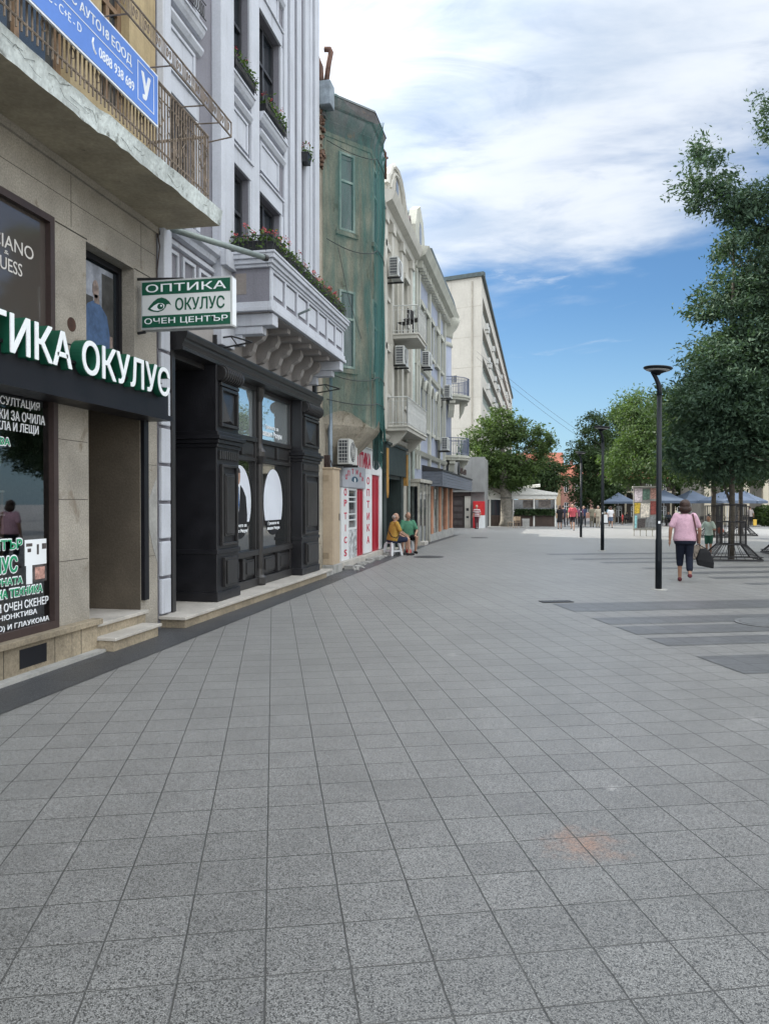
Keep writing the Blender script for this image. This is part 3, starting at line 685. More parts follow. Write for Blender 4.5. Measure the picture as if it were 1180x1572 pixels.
fr = thing('flower_rack', 'empty wrought iron flower rack bracketed out from the rusty balcony railing', 'rack', (RX, 7, 6.05))
w = MB()
for z in (6.07, 6.24): w.tube([(-3.66, 4.2, z), (-3.66, 8.86, z)], .011, 6)
w.tube([(-3.66, 8.86, 6.07), (RX, 8.93, 6.07)], .009, 5); w.tube([(-3.66, 8.86, 6.24), (-3.66, 8.86, 6.07)], .009, 5)
for y in (4.6, 5.6, 6.45, 7.3, 8.1, 8.5): w.tube([(-3.66, y, 6.07), (RX, y + .05, 6.11)], .008, 5)
w.build('frame', RUST, fr)
w = MB(); y = 4.25; n = 0
while y < 8.8:
    if n % 6 in (3, 4):
        w.tube([(-3.66, y + .022 * math.cos(t) * (1 - i * .05), 6.155 + .055 * math.sin(t) * (1 - i * .05)) for i, t in enumerate([j * math.pi / 4 for j in range(11)])], .0045, 4)
        y += .055
    else:
        w.tube([(-3.66, y, 6.07), (-3.66, y, 6.24)], .0045, 4); y += .028
    n += 1
w.build('scrollwork', RUST, fr)
bn = thing('advert_banner', 'blue driving school banner with a white frame tied to the balcony railing', 'banner', (-3.93, 6, 5.55))
FB = FX(-3.93)
w = MB(); w.fb(FB, 3.4, 7.50, 5.56, 6.10, 0, .02); w.build('frame', WHITE, bn)
w = MB(); w.fb(FB, 3.42, 7.48, 5.58, 6.08, .018, .024); w.build('sheet', BLUE, bn)
w = MB()
w.text('СЕРВИЗ ОФИС АУТО18 ЕООД', FB, 5.13, 6.95, 5.885, 6.0, .023, .003, .01)
w.fb(FB, 4.2, 6.97, 5.835, 5.843, .023, .027)
w.text('B - C - C+E - D', FB, 5.5, 6.11, 5.715, 5.79, .023, .003, .0)
w.text('0888 938 689', FB, 6.38, 7.0, 5.67, 5.765, .023, .003, .01)
w.tube([FB.p(6.29, 5.785, .026), FB.p(6.275, 5.74, .026), FB.p(6.295, 5.69, .026), FB.p(6.33, 5.665, .026)], .010, 5)
for q in ((7.07, 7.40, 6.025, 6.033), (7.07, 7.40, 5.645, 5.653), (7.07, 7.078, 5.653, 6.025), (7.392, 7.40, 5.653, 6.025)): w.fb(FB, *q, .023, .027)
w.text('У', FB, 7.14, 7.33, 5.70, 5.97, .023, .003, .05)
w.build('lettering', WHITE, bn)
pl = thing('metal_pole', 'grey metal tube sticking out under the end of the concrete balcony', 'pole', (-4.8, 9.16, 5.17))
w = MB(); w.tube([(-4.78, 9.2, 5.2), (-4.0, 10.9, 5.27)], .042, 12); w.build('tube', M('pole_grey', (.22, .26, .25), .5, .15, 4, metal=.3), pl, smooth=True)
w = MB(); w.tube([(-4.0, 10.9, 5.27), (-3.97, 10.96, 5.272)], .05, 12); w.build('end_cap', STEEL_DK, pl)
# ================================================================== 2. grey building with the black shopfront
GREY = M('grey_render', (.185, .185, .215), .85, .10, 1.2, .08, 40, .2, 30, streak=.4, scol=(.13, .13, .15))
TRIM = M('white_trim', (.46, .485, .54), .8, .06, 1.5, .05, 40, .1, 40, streak=.6, scol=(.30, .31, .34))
GREYD = M('grey_frieze', (.30, .285, .28), .85, .08, 1.5, .06, 40, .1)
b2 = thing('grey_building', 'tall lavender grey building with white trim above a black wooden shopfront', 'building', (-8, 13, 0))
Y0, Y1 = 9.16, 16.44
WIN = []
for (a0, a1) in ((9.42, 10.25), (11.40, 12.33), (12.78, 13.92)):
    for (z0, z1) in ((5.5, 7.05), (8.42, 10.22), (11.4, 13.2)): WIN.append((a0, a1, z0, z1, .17))
w = MB(); facade(w, F, Y0, Y1, 0, 15.6, WIN + [(9.50, 16.08, .12, 3.86, 1.1)]); shell(w, -16, XF, Y0, Y1, 0, 15.6); w.build('wall', GREY, b2)
WDK = M('dark_window_wood', (.03, .032, .038), .5, .15, 4, bump=.04)
for h in WIN: window(b2, F, *h[:4], .155, WDK, GLASS, .07, 1, (.60,), ft=.05)
# pilasters, ribs, white bands
w = MB()
w.fb(F, 10.86, 11.36, 4.0, 15.6, 0, .16)
w.fb(F, 12.37, 12.74, 5.5, 15.6, 0, .06); w.fb(F, Y0, 9.38, 3.95, 15.6, 0, .10)
for a0, a1, c in ((14.12, 14.32, .05), (14.45, 14.72, .06), (14.95, 15.2, .05), (15.42, 15.68, .07), (15.8, 16.0, .05), (16.12, 16.43, .07)): w.fb(F, a0, a1, 5.4, 15.6, 0, c)
w.split('pilaster', TRIM, b2, bevel=.012)
w = MB()
for (a0, a1) in ((9.42, 10.25), (11.40, 12.33), (12.78, 13.92)):
    for (z0, z1) in ((5.5, 7.05), (8.42, 10.22), (11.4, 13.2)):
        w.fb(F, a0 - .0, a1 + .07, z1, z1 + .26, 0, .05); w.fb(F, a0 - .02, a1 + .10, z1 + .26, z1 + .30, 0, .08)
        w.fb(F, a1, a1 + .12, z0, z1, .0, .045)
w.split('window_surround', TRIM, b2, bevel=.008)
w = MB()
for (a0, a1) in ((9.40, 10.40), (11.38, 12.36), (12.76, 14.08)):
    for z in (8.42, 11.4):
        w.mould(F, a0, a1, [(0, z - .16), (.06, z - .15), (.10, z - .10), (.12, z - .04), (.14, z - .035), (.14, z), (0, z)])
        w.mould(F, a0, a1, [(0, z - .42), (.05, z - .40), (.09, z - .34), (.09, z - .30), (0, z - .28)])
w.split('sill_ledge', TRIM, b2)
w = MB()
for (a0, a1) in ((9.45, 10.25), (11.45, 12.28), (12.86, 13.84)):
    for z in (7.5, 10.55):
        w.fb(F, a0 + .06, a1 - .06, z, z + .42, 0, .012)
        for q in ((a0, a1, z - .05, z), (a0, a1, z + .42, z + .47), (a0, a0 + .06, z, z + .42), (a1 - .06, a1, z, z + .42)): w.fb(F, *q, 0, .035)
w.split('spandrel_panel', TRIM, b2, bevel=.006)
w = MB(); w.mould(F, Y0 - .1, Y1 + .1, [(0, 15.0), (.12, 15.05), (.22, 15.2), (.42, 15.28), (.5, 15.4), (.5, 15.55), (0, 15.62)]); w.build('cornice', TRIM, b2)
# panelled band over the shop, beside the balcony
w = MB()
w.mould(F, Y0, 10.86, [(0, 5.18), (.07, 5.20), (.09, 5.27), (.15, 5.30), (.17, 5.38), (0, 5.40)]); w.mould(F, Y0, 10.86, [(0, 5.05), (.05, 5.06), (.05, 5.12), (0, 5.13)])
for a0, a1 in ((9.28, 9.72), (9.84, 10.24), (10.36, 10.76)):
    for q in ((a0, a1, 4.42, 4.47), (a0, a1, 4.95, 5.0), (a0, a0 + .05, 4.47, 4.95), (a1 - .05, a1, 4.47, 4.95)): w.fb(F, *q, 0, .035)
w.fb(F, 10.84, 11.38, 5.18, 5.42, .14, .24); w.fb(F, 10.84, 11.38, 4.35, 4.5, .14, .22)
w.build('panelled_band', TRIM, b2, bevel=.005)
# rusticated quoins at both ends
w = MB()
z = .18
while z < 3.95:
    w.fb(F, Y0 + .01, 9.42, z, min(z + .45, 3.95), 0, .05); w.fb(F, 16.1, 16.42, z, min(z + .45, 3.95), 0, .05); z += .49
w.split('quoin', TRIM, b2, bevel=.012)
w = MB(); w.fb(F, 9.44, 16.4, 3.9, 4.5, 0, .02); w.build('frieze', GREYD, b2)
w = MB()
for y in (12.0, 12.65, 13.3, 13.95, 14.6, 15.2):
    w.prism([F.p(y, b, c) for c, b in ((0.02, 4.5), (.40, 4.5), (.42, 4.40), (.36, 4.30), (.24, 4.24), (.20, 4.12), (.13, 4.05), (.02, 4.02))], (0, .15, 0))
    w.tube([F.p(y - .015, 4.36, .33), F.p(y + .165, 4.36, .33)], .055, 10); w.tube([F.p(y - .015, 4.10, .12), F.p(y + .165, 4.10, .12)], .04, 8)
w.split('console', GREYD, b2)
w = MB()
for y in (11.30, 15.42):
    w.fb(F, y, y + .25, 4.36, 4.545, 0, .80); w.fb(F, y + .03, y + .22, 4.24, 4.36, 0, .62); w.fb(F, y + .05, y + .20, 4.08, 4.24, 0, .28)
w.split('balcony_bracket', TRIM, b2, bevel=.012)
# iron flag holders over the shopfront
w = MB()
for y, z in ((10.9, 4.0), (16.1, 4.05)):
    w.fb(F, y - .07, y + .07, z - .12, z + .14, .02, .08)
    w.tube([F.p(y, z + .1, .06), F.p(y, z + .12, .3), F.p(y, z + .02, .62)], .014, 6); w.tube([F.p(y, z - .06, .06), F.p(y, z - .02, .35), F.p(y, z + .02, .62)], .014, 6)
    w.tube([F.p(y, z + .12, .28), F.p(y + .05, z, .36), F.p(y, z - .03, .4)], .010, 5)
w.split('lamp_bracket', STEEL_DK, b2)

# panelled stone balcony box
bb = thing('panelled_balcony', 'white panelled box balcony with flower boxes over the black shopfront', 'balcony', (-4.8, 13.5, 4.55))
BX, BY0, BY1 = .80, 11.2, 15.76
w = MB(); w.fb(F, BY0 + .03, BY1 - .03, 4.66, 5.36, .0, BX - .03); w.build('parapet', GREY, bb)
w = MB()
def rim(mb, z0, z1, out):
    mb.fb(F, BY0 - out, BY1 + out, z0, z1, BX - .04, BX + out); mb.fb(F, BY0 - out, BY0 + .04, z0, z1, 0, BX - .04); mb.fb(F, BY1 - .04, BY1 + out, z0, z1, 0, BX - .04)
rim(w, 4.555, 4.62, .035); rim(w, 4.62, 4.70, .012); rim(w, 5.22, 5.27, .02); rim(w, 5.27, 5.34, .05); rim(w, 5.34, 5.41, .085); rim(w, 5.41, 5.45, .10)
w.build('moulding', TRIM, bb, bevel=.008)
w = MB()
n = 7; st_ = (BY1 - BY0 - .16) / n
for k in range(n):
    a0 = BY0 + .08 + k * st_ + .06; a1 = a0 + st_ - .12
    w.fb(F, a0 - .06 if k else BY0 + .03, a0, 4.74, 5.19, BX - .03, BX)
    w.fb(F, a0 + .04, a1 - .04, 4.83, 5.14, BX - .03, BX - .012)
w.fb(F, BY1 - .14, BY1 - .03, 4.74, 5.19, BX - .03, BX); w.fb(F, BY0 + .03, BY1 - .03, 4.70, 4.76, BX - .03, BX - .002); w.fb(F, BY0 + .03, BY1 - .03, 5.175, 5.22, BX - .03, BX - .002)
w.split('panel', TRIM, bb, bevel=.005)
w = MB(); w.fb(F, BY0 + .023, BY0 + .03, 4.83, 5.15, .22, .40); w.build('side_panel', M('panel_brown', (.21, .19, .18), .85), bb)
w = MB(); w.fb(F, BY0 + .05, BY1 - .05, 4.545, 4.60, 0, BX - .05); w.build('soffit', GREYD, bb)
w = MB()
for y in [11.75 + k * .62 for k in range(7)]: w.fb(F, y, y + .16, 4.47, 4.545, .1, BX - .12)
w.split('soffit_beam', GREYD, bb)
w = MB(); w.tube([F.p(12.6, 4.83, BX), F.p(12.3, 4.83, BX + .30)], .022, 8); w.build('spout', MATS['pole_grey'], bb)
w = MB()
for y in [BY0 + .03 + k * .075 for k in range(61)]:
    w.tube([F.p(y, 5.45, BX + .02), F.p(y, 5.62, BX + .05), F.p(y, 5.70, BX + .03)], .0055, 4)
w.tube([F.p(BY0, 5.70, BX + .03), F.p(BY1, 5.70, BX + .03)], .009, 5); w.tube([F.p(BY0, 5.5, BX + .03), F.p(BY1, 5.5, BX + .03)], .008, 5)
for c in [.08 + k * .075 for k in range(10)]: w.tube([F.p(BY0, 5.45, c), F.p(BY0 - .04, 5.62, c), F.p(BY0 - .02, 5.70, c)], .0055, 4)
w.tube([F.p(BY0 - .02, 5.70, .02), F.p(BY0 - .02, 5.70, BX + .03)], .009, 5)
w.tube([F.p(BY0 - .03, 5.46, .0), F.p(BY0 - .07, 5.55, .0), F.p(BY0 - .03, 5.66, .02), F.p(BY0 - .07, 5.76, .02), F.p(BY0 - .12, 5.72, .02)], .010, 5)
w.build('iron_guard', STEEL_DK, bb)

# geranium boxes
LEAFG = leaf_mat('geranium_leaf', (.03, .07, .02), (.11, .17, .05), .25)
PET = M('petal_red', (.42, .06, .07), .6, .3, 20, .1, 60, 0)
PLB = M('planter_black', (.02, .022, .026), .5, .2, 8, bump=.05)
def leafquads(mb, n, fn, size, flat=.0):
    for _ in range(n):
        c = Vector(fn()); s = size * random.uniform(.6, 1.25)
        a = Vector((random.gauss(0, 1), random.gauss(0, 1), random.gauss(0, 1) * .6)).normalized()
        b = a.cross(Vector((random.gauss(0, 1), random.gauss(0, 1), random.gauss(0, 1)))).normalized()
        mb.add([c - a * s, c - b * s * .55, c + a * s, c + b * s * .55], [(0, 1, 2, 3)])
def planter(name, label, ln, loc, rz, nfl, seed):
    random.seed(seed)
    t = thing(name, label, 'flower box', loc, rz, 'geranium boxes on the grey building')
    m = MB(); h = ln / 2
    m.prism([(-h, -.07, 0), (h, -.07, 0), (h, .07, 0), (-h, .07, 0)], (0, 0, .02))
    m.hexa([(-h, -.065, .02), (h, -.065, .02), (h, .065, .02), (-h, .065, .02), (-h - .012, -.09, .17), (h + .012, -.09, .17), (h + .012, .09, .17), (-h - .012, .09, .17)])
    m.box(-h - .02, h + .02, -.098, .098, .165, .185)
    m.build('box', PLB, t, world=False)
    m = MB(); leafquads(m, int(300 * ln), lambda: (random.uniform(-h, h), random.gauss(0, .07), .18 + abs(random.gauss(0, .085))), .036)
    leafquads(m, int(50 * ln), lambda: (random.uniform(-h, h), -.1 - random.random() * .06, .2 - random.random() * .14), .03)
    m.build('foliage', LEAFG, t, world=False, fixn=False)
    m = MB(); s = MB()
    for k in range(nfl):
        x, y, z = random.uniform(-h, h), random.gauss(0, .06), .30 + random.random() * .14
        s.tube([(x * .95, y * .6, .18), (x, y, z)], .003, 3, False)
        for _ in range(13):
            q = Vector((random.gauss(0, .022), random.gauss(0, .022), random.gauss(0, .018)))
            a = Vector((random.gauss(0, 1), random.gauss(0, 1), random.gauss(0, 1))).normalized(); b = a.orthogonal().normalized()
            c = Vector((x, y, z)) + q; m.add([c - a * .015, c - b * .013, c + a * .015, c + b * .013], [(0, 1, 2, 3)])
    s.build('stalk', LEAFG, t, world=False, fixn=False)
    m.build('blossom', PET, t, world=False, fixn=False)
    return t
xB = XF + BX - .08
planter('flower_box', 'black flower box of fading pink geraniums across the near end of the balcony', .62, (XF + .40, BY0 + .10, 5.45), 0, 5, 21)
for k in range(6):
    planter('flower_box', ('black flower box with thin red geraniums, nearest along the balcony front', 'second black flower box along the balcony front, sparse with pale leaves', 'third black flower box along the balcony front, between sparse and bushy ones',
        'fourth black flower box along the balcony front, full of red geraniums', 'fifth black flower box along the balcony front, red blooms high up', 'last black flower box at the far end of the balcony front')[k], .68, (xB, BY0 + .42 + k * .74, 5.45), R(90), (8, 4, 5, 12, 13, 12)[k], 30 + k)
planter('flower_box', 'flower box with tall red geraniums on the second floor sill beside the ribs', .95, (XF + .07, 13.38, 8.43), R(90), 11, 50)
planter('flower_box', 'flower box with one red bloom on the second floor sill beside the broad pilaster', .8, (XF + .07, 11.88, 8.43), R(90), 3, 51)
planter('flower_box', 'small flower box in the slot between the white ribs', .25, (XF + .10, 15.31, 8.6), R(90), 4, 52)
planter('flower_box', 'small flower box high between the white ribs under the cornice', .25, (XF + .10, 15.31, 12.6), R(90), 5, 53)
w = MB()
for (a0, a1) in ((9.40, 10.30), (11.40, 12.33), (12.78, 13.92)):
    for z in (8.42, 11.4):
        for zz in (z + .04, z + .26): w.tube([F.p(a0, zz, .13), F.p(a1, zz, .17), ], .008, 5)
        a = a0 + .03
        while a < a1:
            w.tube([F.p(a + .02 * math.sin(t), z + .15 + .09 * math.cos(t), .155) for t in [i * math.pi / 4 for i in range(9)]], .005, 4); a += .055
w.split('window_guard', STEEL_DK, b2)

# ------------------------------------------------------------------ black wooden shopfront
WOOD = M('black_wood', (.008, .008, .011), .42, .25, 3, .12, 60, .12, 50, spec=.5)
WOODM = M('worn_black_wood', (.020, .019, .020), .38, .25, 4, .12, 60, .12, 50, spec=.5)
sf = thing('wooden_shopfront', 'black wooden shopfront with carved pilasters and oval window stickers', 'shopfront', (-4.8, 13, .16))
SFG = glass_mat('shopfront_glass', (.012, .014, .015), .02, .012, .5); SFG.node_tree.nodes['Principled BSDF'].inputs['IOR'].default_value = 3.3
def pilaster(y0, y1):
    m = MB(); C = .17
    m.fb(F, y0, y1, .16, 3.72, -.75, C)
    for z0, z1, e in ((.16, .30, .02), (2.44, 2.50, .03), (2.50, 2.56, .06), (2.56, 2.62, .09), (2.62, 2.68, .04), (.86, .93, .02)):
        m.fb(F, y0 - e, y1 + e, z0, z1, -.72, C + e)
    p = m.build('pilaster', WOOD, sf, bevel=.008)
    d = MB(); wd = y1 - y0
    def fr(z0, z1, mg, tk):
        a0, a1 = y0 + mg, y1 - mg
        for q in ((a0, a1, z0, z0 + .045), (a0, a1, z1 - .045, z1), (a0, a0 + .045, z0 + .045, z1 - .045), (a1 - .045, a1, z0 + .045, z1 - .045)): d.fb(F, *q, C, C + tk)
    fr(.98, 2.20, .12, .045); d.fb(F, y0 + .24, y1 - .24, 1.12, 2.06, C, C + .035); d.fb(F, y0 + .27, y1 - .27, 1.15, 2.03, C + .035, C + .05)
    d.fb(F, y0 + .20, y1 - .20, .36, .80, C, C + .05); d.fb(F, y0 + .24, y1 - .24, .40, .76, C + .05, C + .075)
    fr(2.76, 3.34, .10, .05)
    q0, q1 = y0 + .17, y1 - .17
    d.add([F.p(q0, 2.82, C + .004), F.p(q1, 2.82, C + .004), F.p(q1, 3.28, C + .004), F.p(q0, 3.28, C + .004), F.p(q0 + .22, 2.86, C + .06)], [(0, 1, 4), (1, 2, 4), (2, 3, 4), (3, 0, 4)])
    k = y0 + .06
    while k < y1 - .08: d.fb(F, k, k + .05, 2.27, 2.40, C, C + .035); k += .085
    d.tube([F.p(y0 + .05, 3.54, C + .02), F.p(y1 - .05, 3.54, C + .02)], .11, 14)
    k = y0 + .12
    while k < y1 - .1: d.tube([F.p(k, 3.54, C + .02), F.p(k + .035, 3.54, C + .02)], .13, 14); k += .08
    d.fb(F, y0 + .08, y1 - .08, 3.36, 3.41, C, C + .05)
    d.build('carving', WOODM, p, bevel=.006)
pilaster(10.62, 11.47); pilaster(14.78, 16.0)
w = MB()
w.mould(F, 9.5, 16.1, [(-.4, 3.66), (.185, 3.66), (.19, 3.70), (.175, 3.71), (.185, 3.74), (.205, 3.77), (.21, 3.80), (.235, 3.82), (.25, 3.88), (.25, 3.905), (0, 3.93), (-.4, 3.93)])
w.build('cornice', WOODM, sf)
w = MB(); w.fb(F, 9.5, 9.6, .16, 3.66, -.06, .03); w.fb(F, 9.6, 9.64, .16, 3.66, -.1, -.02); w.fb(F, 9.6, 10.62, 3.58, 3.66, -.7, -.02); w.fb(F, 16.0, 16.09, .16, 3.66, -.3, .06); w.split('door_casing', WOODM, sf, bevel=.006)
w = MB(); w.fb(F, 9.5, 10.64, .16, 3.66, -.86, -.80); d_ = w.build('door', M('door_teal_black', (.012, .03, .03), .4, .2, 4), sf)
w = MB(); w.fq(F, 9.72, 10.5, 1.2, 2.5, -.795); w.fq(F, 9.72, 10.5, 2.7, 3.5, -.795); w.build('pane', SFG, d_)
w = MB(); w.tube([F.p(10.4, 1.2, -.79), F.p(10.4, 1.22, -.73), F.p(10.3, 1.22, -.73)], .014, 6); w.build('handle', MARB, d_)
w = MB(); w.fb(F, 9.78, 9.86, .95, 1.08, -.795, -.79); w.fb(F, 9.75, 9.83, 2.4, 2.44, -.794, -.79); w.build('sticker', WHITE, d_)
w = MB()
# window carpentry between the pilasters
for (a0, a1) in ((11.47, 12.86), (13.06, 14.78)):
    w.fb(F, a0, a1, .16, .30, -.2, -.02); w.fb(F, a0, a1, .70, .80, -.2, -.01); w.fb(F, a0, a1, 2.34, 2.40, -.2, -.04); w.fb(F, a0, a1, 2.68, 2.76, -.2, -.03); w.fb(F, a0, a1, 2.40, 2.68, -.2, -.08); w.fb(F, a0, a1, .30, .70, -.2, -.10)
    w.fb(F, a0, a1, 3.58, 3.66, -.2, -.04)
    w.fb(F, a0, a0 + .07, .30, 3.58, -.2, -.05); w.fb(F, a1 - .07, a1, .30, 3.58, -.2, -.05)
    mid = (a0 + a1) / 2
    for q0, q1 in ((a0 + .14, mid - .12), (mid + .12, a1 - .14)):
        w.fb(F, q0, q1, .36, .64, -.1, -.05); w.fb(F, q0 + .05, q1 - .05, .40, .60, -.05, -.03); w.fb(F, q0, q1, 2.45, 2.63, -.08, -.05)
    w.fb(F, mid - .06, mid + .06, .33, .67, -.1, -.01); w.fb(F, mid - .06, mid + .06, 2.43, 2.65, -.08, -.02)
ww = w.build('window_frame', WOODM, sf, bevel=.006)
w = MB()
w.lathe([(.11, .16), (.13, .2), (.13, .3), (.09, .34), (.07, .45), (.075, 1.4), (.065, 2.3), (.10, 2.36), (.13, 2.44), (.13, 2.52), (.09, 2.58), (.065, 2.66), (.06, 3.4), (.09, 3.5), (.11, 3.6), (.11, 3.66)], F.p(12.96, 0, -.05), 16)
w.build('column', WOODM, sf, smooth=False)
w = MB(); w.fq(F, 11.5, 14.75, .74, 2.38, -.11); w.build('pane', SFG, ww)
SFM = glass_mat('mirrored_glass', (.66, .74, .78), .02, .01, .5); SFM.node_tree.nodes['Principled BSDF'].inputs['Metallic'].default_value = .8
w = MB(); w.fq(F, 11.5, 14.75, 2.7, 3.62, -.11); w.build('upper_pane', SFM, ww)
def oval(F, ca, cb, ra, rb, c, t0=0, t1=2 * math.pi, n=40): return [F.p(ca + ra * math.cos(t0 + (t1 - t0) * i / n), cb + rb * math.sin(t0 + (t1 - t0) * i / n), c) for i in range(n if t1 - t0 > 6.2 else n + 1)]
for ca in (12.18, 13.86):
    w = MB(); w.prism(oval(F, ca, 1.63, .52, .62, -.104, R(-33), R(213)), (.003, 0, 0)); ov = w.build('oval_sticker', M('sticker_white', (.62, .66, .74), .5, .04, 2, 0, bump=0), ww)
    w = MB(); w.prism(oval(F, ca, 1.63, .52, .62, -.104, R(213), R(327)), (.003, 0, 0)); w.build('oval_base', BLK, ww)
    w = MB(); w.text('Грижата за', F, ca - .30, ca + .30, 1.195, 1.265, -.1, .003, .02); w.text('вашия Разум', F, ca - .34, ca + .34, 1.10, 1.175, -.1, .003, .03); w.build('lettering', WHITE, ww)
w = MB(); w.text('Грижата за', F, 13.42, 14.14, 2.97, 3.06, -.1, .003, .02); w.text('вашия Разум', F, 13.3, 14.34, 2.82, 2.95, -.1, .003, .03); w.build('lettering', WHITE, ww)
# the man in a suit printed on the first oval
w = MB(); w.prism([F.p(a, b, -.1) for a, b in ((11.78, 1.20), (12.50, 1.20), (12.52, 1.42), (12.46, 1.72), (12.32, 1.86), (12.20, 1.92), (12.04, 1.92), (11.90, 1.86), (11.78, 1.72))], (.002, 0, 0)); w.build('printed_suit', BLK, ww)
w = MB(); w.prism([F.p(a, b, -.0975) for a, b in ((12.05, 1.92), (12.19, 1.92), (12.16, 1.60), (12.12, 1.45), (12.08, 1.60))], (.001, 0, 0)); w.build('printed_shirt', WHITE, ww)
w = MB(); w.prism([F.p(a, b, -.096) for a, b in ((12.10, 1.89), (12.14, 1.89), (12.155, 1.60), (12.12, 1.50), (12.085, 1.60))], (.001, 0, 0)); w.build('printed_tie', M('tie_blue', (.03, .10, .28), .6), ww)
w = MB(); w.prism(oval(F, 12.12, 2.06, .085, .135, -.1, n=20), (.0022, 0, 0)); w.build('printed_face', SKIN, ww)
w = MB(); w.prism(oval(F, 12.12, 2.12, .088, .085, -.0988, 0, math.pi, 12), (.002, 0, 0)); w.build('printed_hair', BRN, ww)
# stone plinth of the shopfront
pp = thing('entrance_plinth', 'low travertine plinth with a marble ledge along the black shopfront', 'plinth', (-4.8, 12.5, 0))
w = MB(); w.fb(F, 9.22, 16.02, 0, .115, -.01, .34); w.build('base', TRAVD, pp, bevel=.005)
w = MB(); w.fb(F, 9.16, 9.5, .115, .155, .0, .375); w.fb(F, 9.5, 16.06, .115, .155, -.86, .375); w.build('ledge', MARB, pp, bevel=.006)

# ================================================================== 3. old house wrapped in green netting
STUC = M('old_stucco', (.285, .26, .215), .95, .25, 1.3, .14, 24, .5, 14, blotch=((.14, .115, .08), 1.7, .57), streak=.5)
STUCG = M('old_cornice', (.13, .13, .135), .95, .25, 1.5, .14, 24, .4, 14, blotch=((.26, .15, .09), 2.1, .60))
TIN = M('tin_roof', (.075, .09, .095), .55, .25, 2, .1, 20, .1, metal=.3)
BRK = M('broken_brick', (.13, .08, .058), .95, .4, 5, .3, 20, .8, 14, blotch=((.07, .06, .055), 5, .55))
b3 = thing('old_house', 'derelict ochre house with a bay window, broken cornice and boarded ground floor', 'building', (-8, 20, 0))
w = MB(); F3 = FX(-4.78)
facade(w, F3, 16.45, 23.28, 0, 10.75, [(20.3, 21.1, 7.9, 9.8, .2), (20.3, 21.1, 4.7, 6.6, .2), (22, 22.7, 7.9, 9.8, .2), (22, 22.7, 4.7, 6.6, .2)]); shell(w, -16, -4.78, 16.45, 23.28, 0, 10.75); w.build('wall', STUC, b3)
PWIN = M('pale_window_frame', (.40, .46, .44), .7, .15, 4)
for a0, a1, z0, z1 in ((20.3, 21.1, 7.9, 9.8), (20.3, 21.1, 4.7, 6.6), (22, 22.7, 7.9, 9.8), (22, 22.7, 4.7, 6.6)): window(b3, F3, a0, a1, z0, z1, .16, PWIN, GLASSB)
bay = [(-4.8, 16.92), (-3.95, 18.05), (-3.95, 19.2), (-4.8, 20.2)]
def poly(z, off=0.0, c=(-4.8, 18.6)): return [(c[0] + (x - c[0]) * (1 + off), c[1] + (y - c[1]) * (1 + off * .66), z) for x, y in bay]
w = MB(); w.ring([poly(2.55, -.85), poly(2.9, -.5), poly(3.1, -.28), poly(3.3, -.08), poly(3.42, .0), poly(9.95, 0), poly(9.96, .03), poly(10.05, .05)]); w.build('bay', STUC, b3)
w = MB(); w.ring([poly(10.0, .03), poly(10.12, .06), poly(10.3, .07), poly(10.32, .05), poly(10.62, .05), poly(10.66, .10), poly(10.8, .16), poly(10.86, .18)])
w.fb(F3, 16.75, 23.3, 10.3, 10.75, 0, .08); w.fb(F3, 19.6, 23.3, 10.6, 10.8, 0, .2); w.build('cornice', STUCG, b3)
w = MB(); w.ring([poly(10.86, .2), poly(10.92, .17), poly(11.15, -.5)])
w.prism([(-4.75, 16.75, 10.76), (-9, 16.75, 12.9), (-9, 16.75, 10.76)], (0, 6.5, 0)); w.build('roof', TIN, b3)
# bay windows
ch = Fr((-4.8, 16.92, 0), (.85, 1.13, 0), (1.13, -.85, 0)); chl = 1.414
fr3 = Fr((-3.95, 18.05, 0), (0, 1, 0), (1, 0, 0))
for Fq, a0, a1 in ((ch, .46, .92), (fr3, .25, .85)):
    for z0, z1 in ((7.92, 9.72), (4.75, 6.55)):
        m = MB(); fw = .05
        for q in ((a0, a0 + fw, z0, z1), (a1 - fw, a1, z0, z1), (a0 + fw, a1 - fw, z0, z0 + fw), (a0 + fw, a1 - fw, z1 - fw, z1), (a0 + fw, a1 - fw, z0 + 1.12, z0 + 1.17)): m.fb(Fq, *q, -.02, .045)
        wi = m.build('window', PWIN, b3)
        m = MB(); m.fq(Fq, a0, a1, z0, z1, .01); m.build('pane', GLASSB, wi)
        m = MB(); m.fb(Fq, a0 - .1, a1 + .1, z0 - .12, z0 - .02, 0, .07); m.build('sill', STUC, wi)
# bare brick corner, blue meter box and brown bent vent pipe
w = MB(); random.seed(5)
for k in range(22):
    z = 9.1 + random.random() * 1.35; y = 16.55 + random.random() * .22; s = random.uniform(.04, .09); w.box(-4.84, -4.76 + random.random() * .06, y, y + s * 1.6, z, z + s)
w.build('broken_brickwork', BRK, b3)
w = MB(); w.box(-4.9, -4.50, 16.50, 16.86, 10.42, 10.95); w.build('chimney_block', M('block_bluegrey', (.22, .26, .30), .9, .25, 5), b3, bevel=.02)
w = MB(); w.tube([(-4.66, 16.7, 10.9), (-4.60, 16.72, 11.4), (-4.55, 16.74, 11.68), (-4.57, 16.74, 11.74), (-4.70, 16.73, 11.75)], .06, 10)
w.tube([(-4.76, 16.6, 10.9), (-4.78, 16.6, 11.3), (-4.88, 16.62, 11.55)], .09, 10); w.tube([(-3.98, 19.3, 10.75), (-3.84, 19.4, 10.55), (-3.84, 19.42, 9.9)], .035, 6); w.tube([(-3.98, 19.5, 10.4), (-3.80, 19.55, 10.5)], .03, 6)
w.split('vent_pipe', M('clay_pipe', (.12, .07, .055), .85, .3, 6), b3, smooth=True)
w = MB(); w.tube([F3.p(17.12, .2, .10), F3.p(17.12, 4.6, .10)], .055, 10); w.build('drainpipe', M('zinc_pipe', (.17, .21, .25), .5, .2, 4, metal=.4), b3, smooth=True)
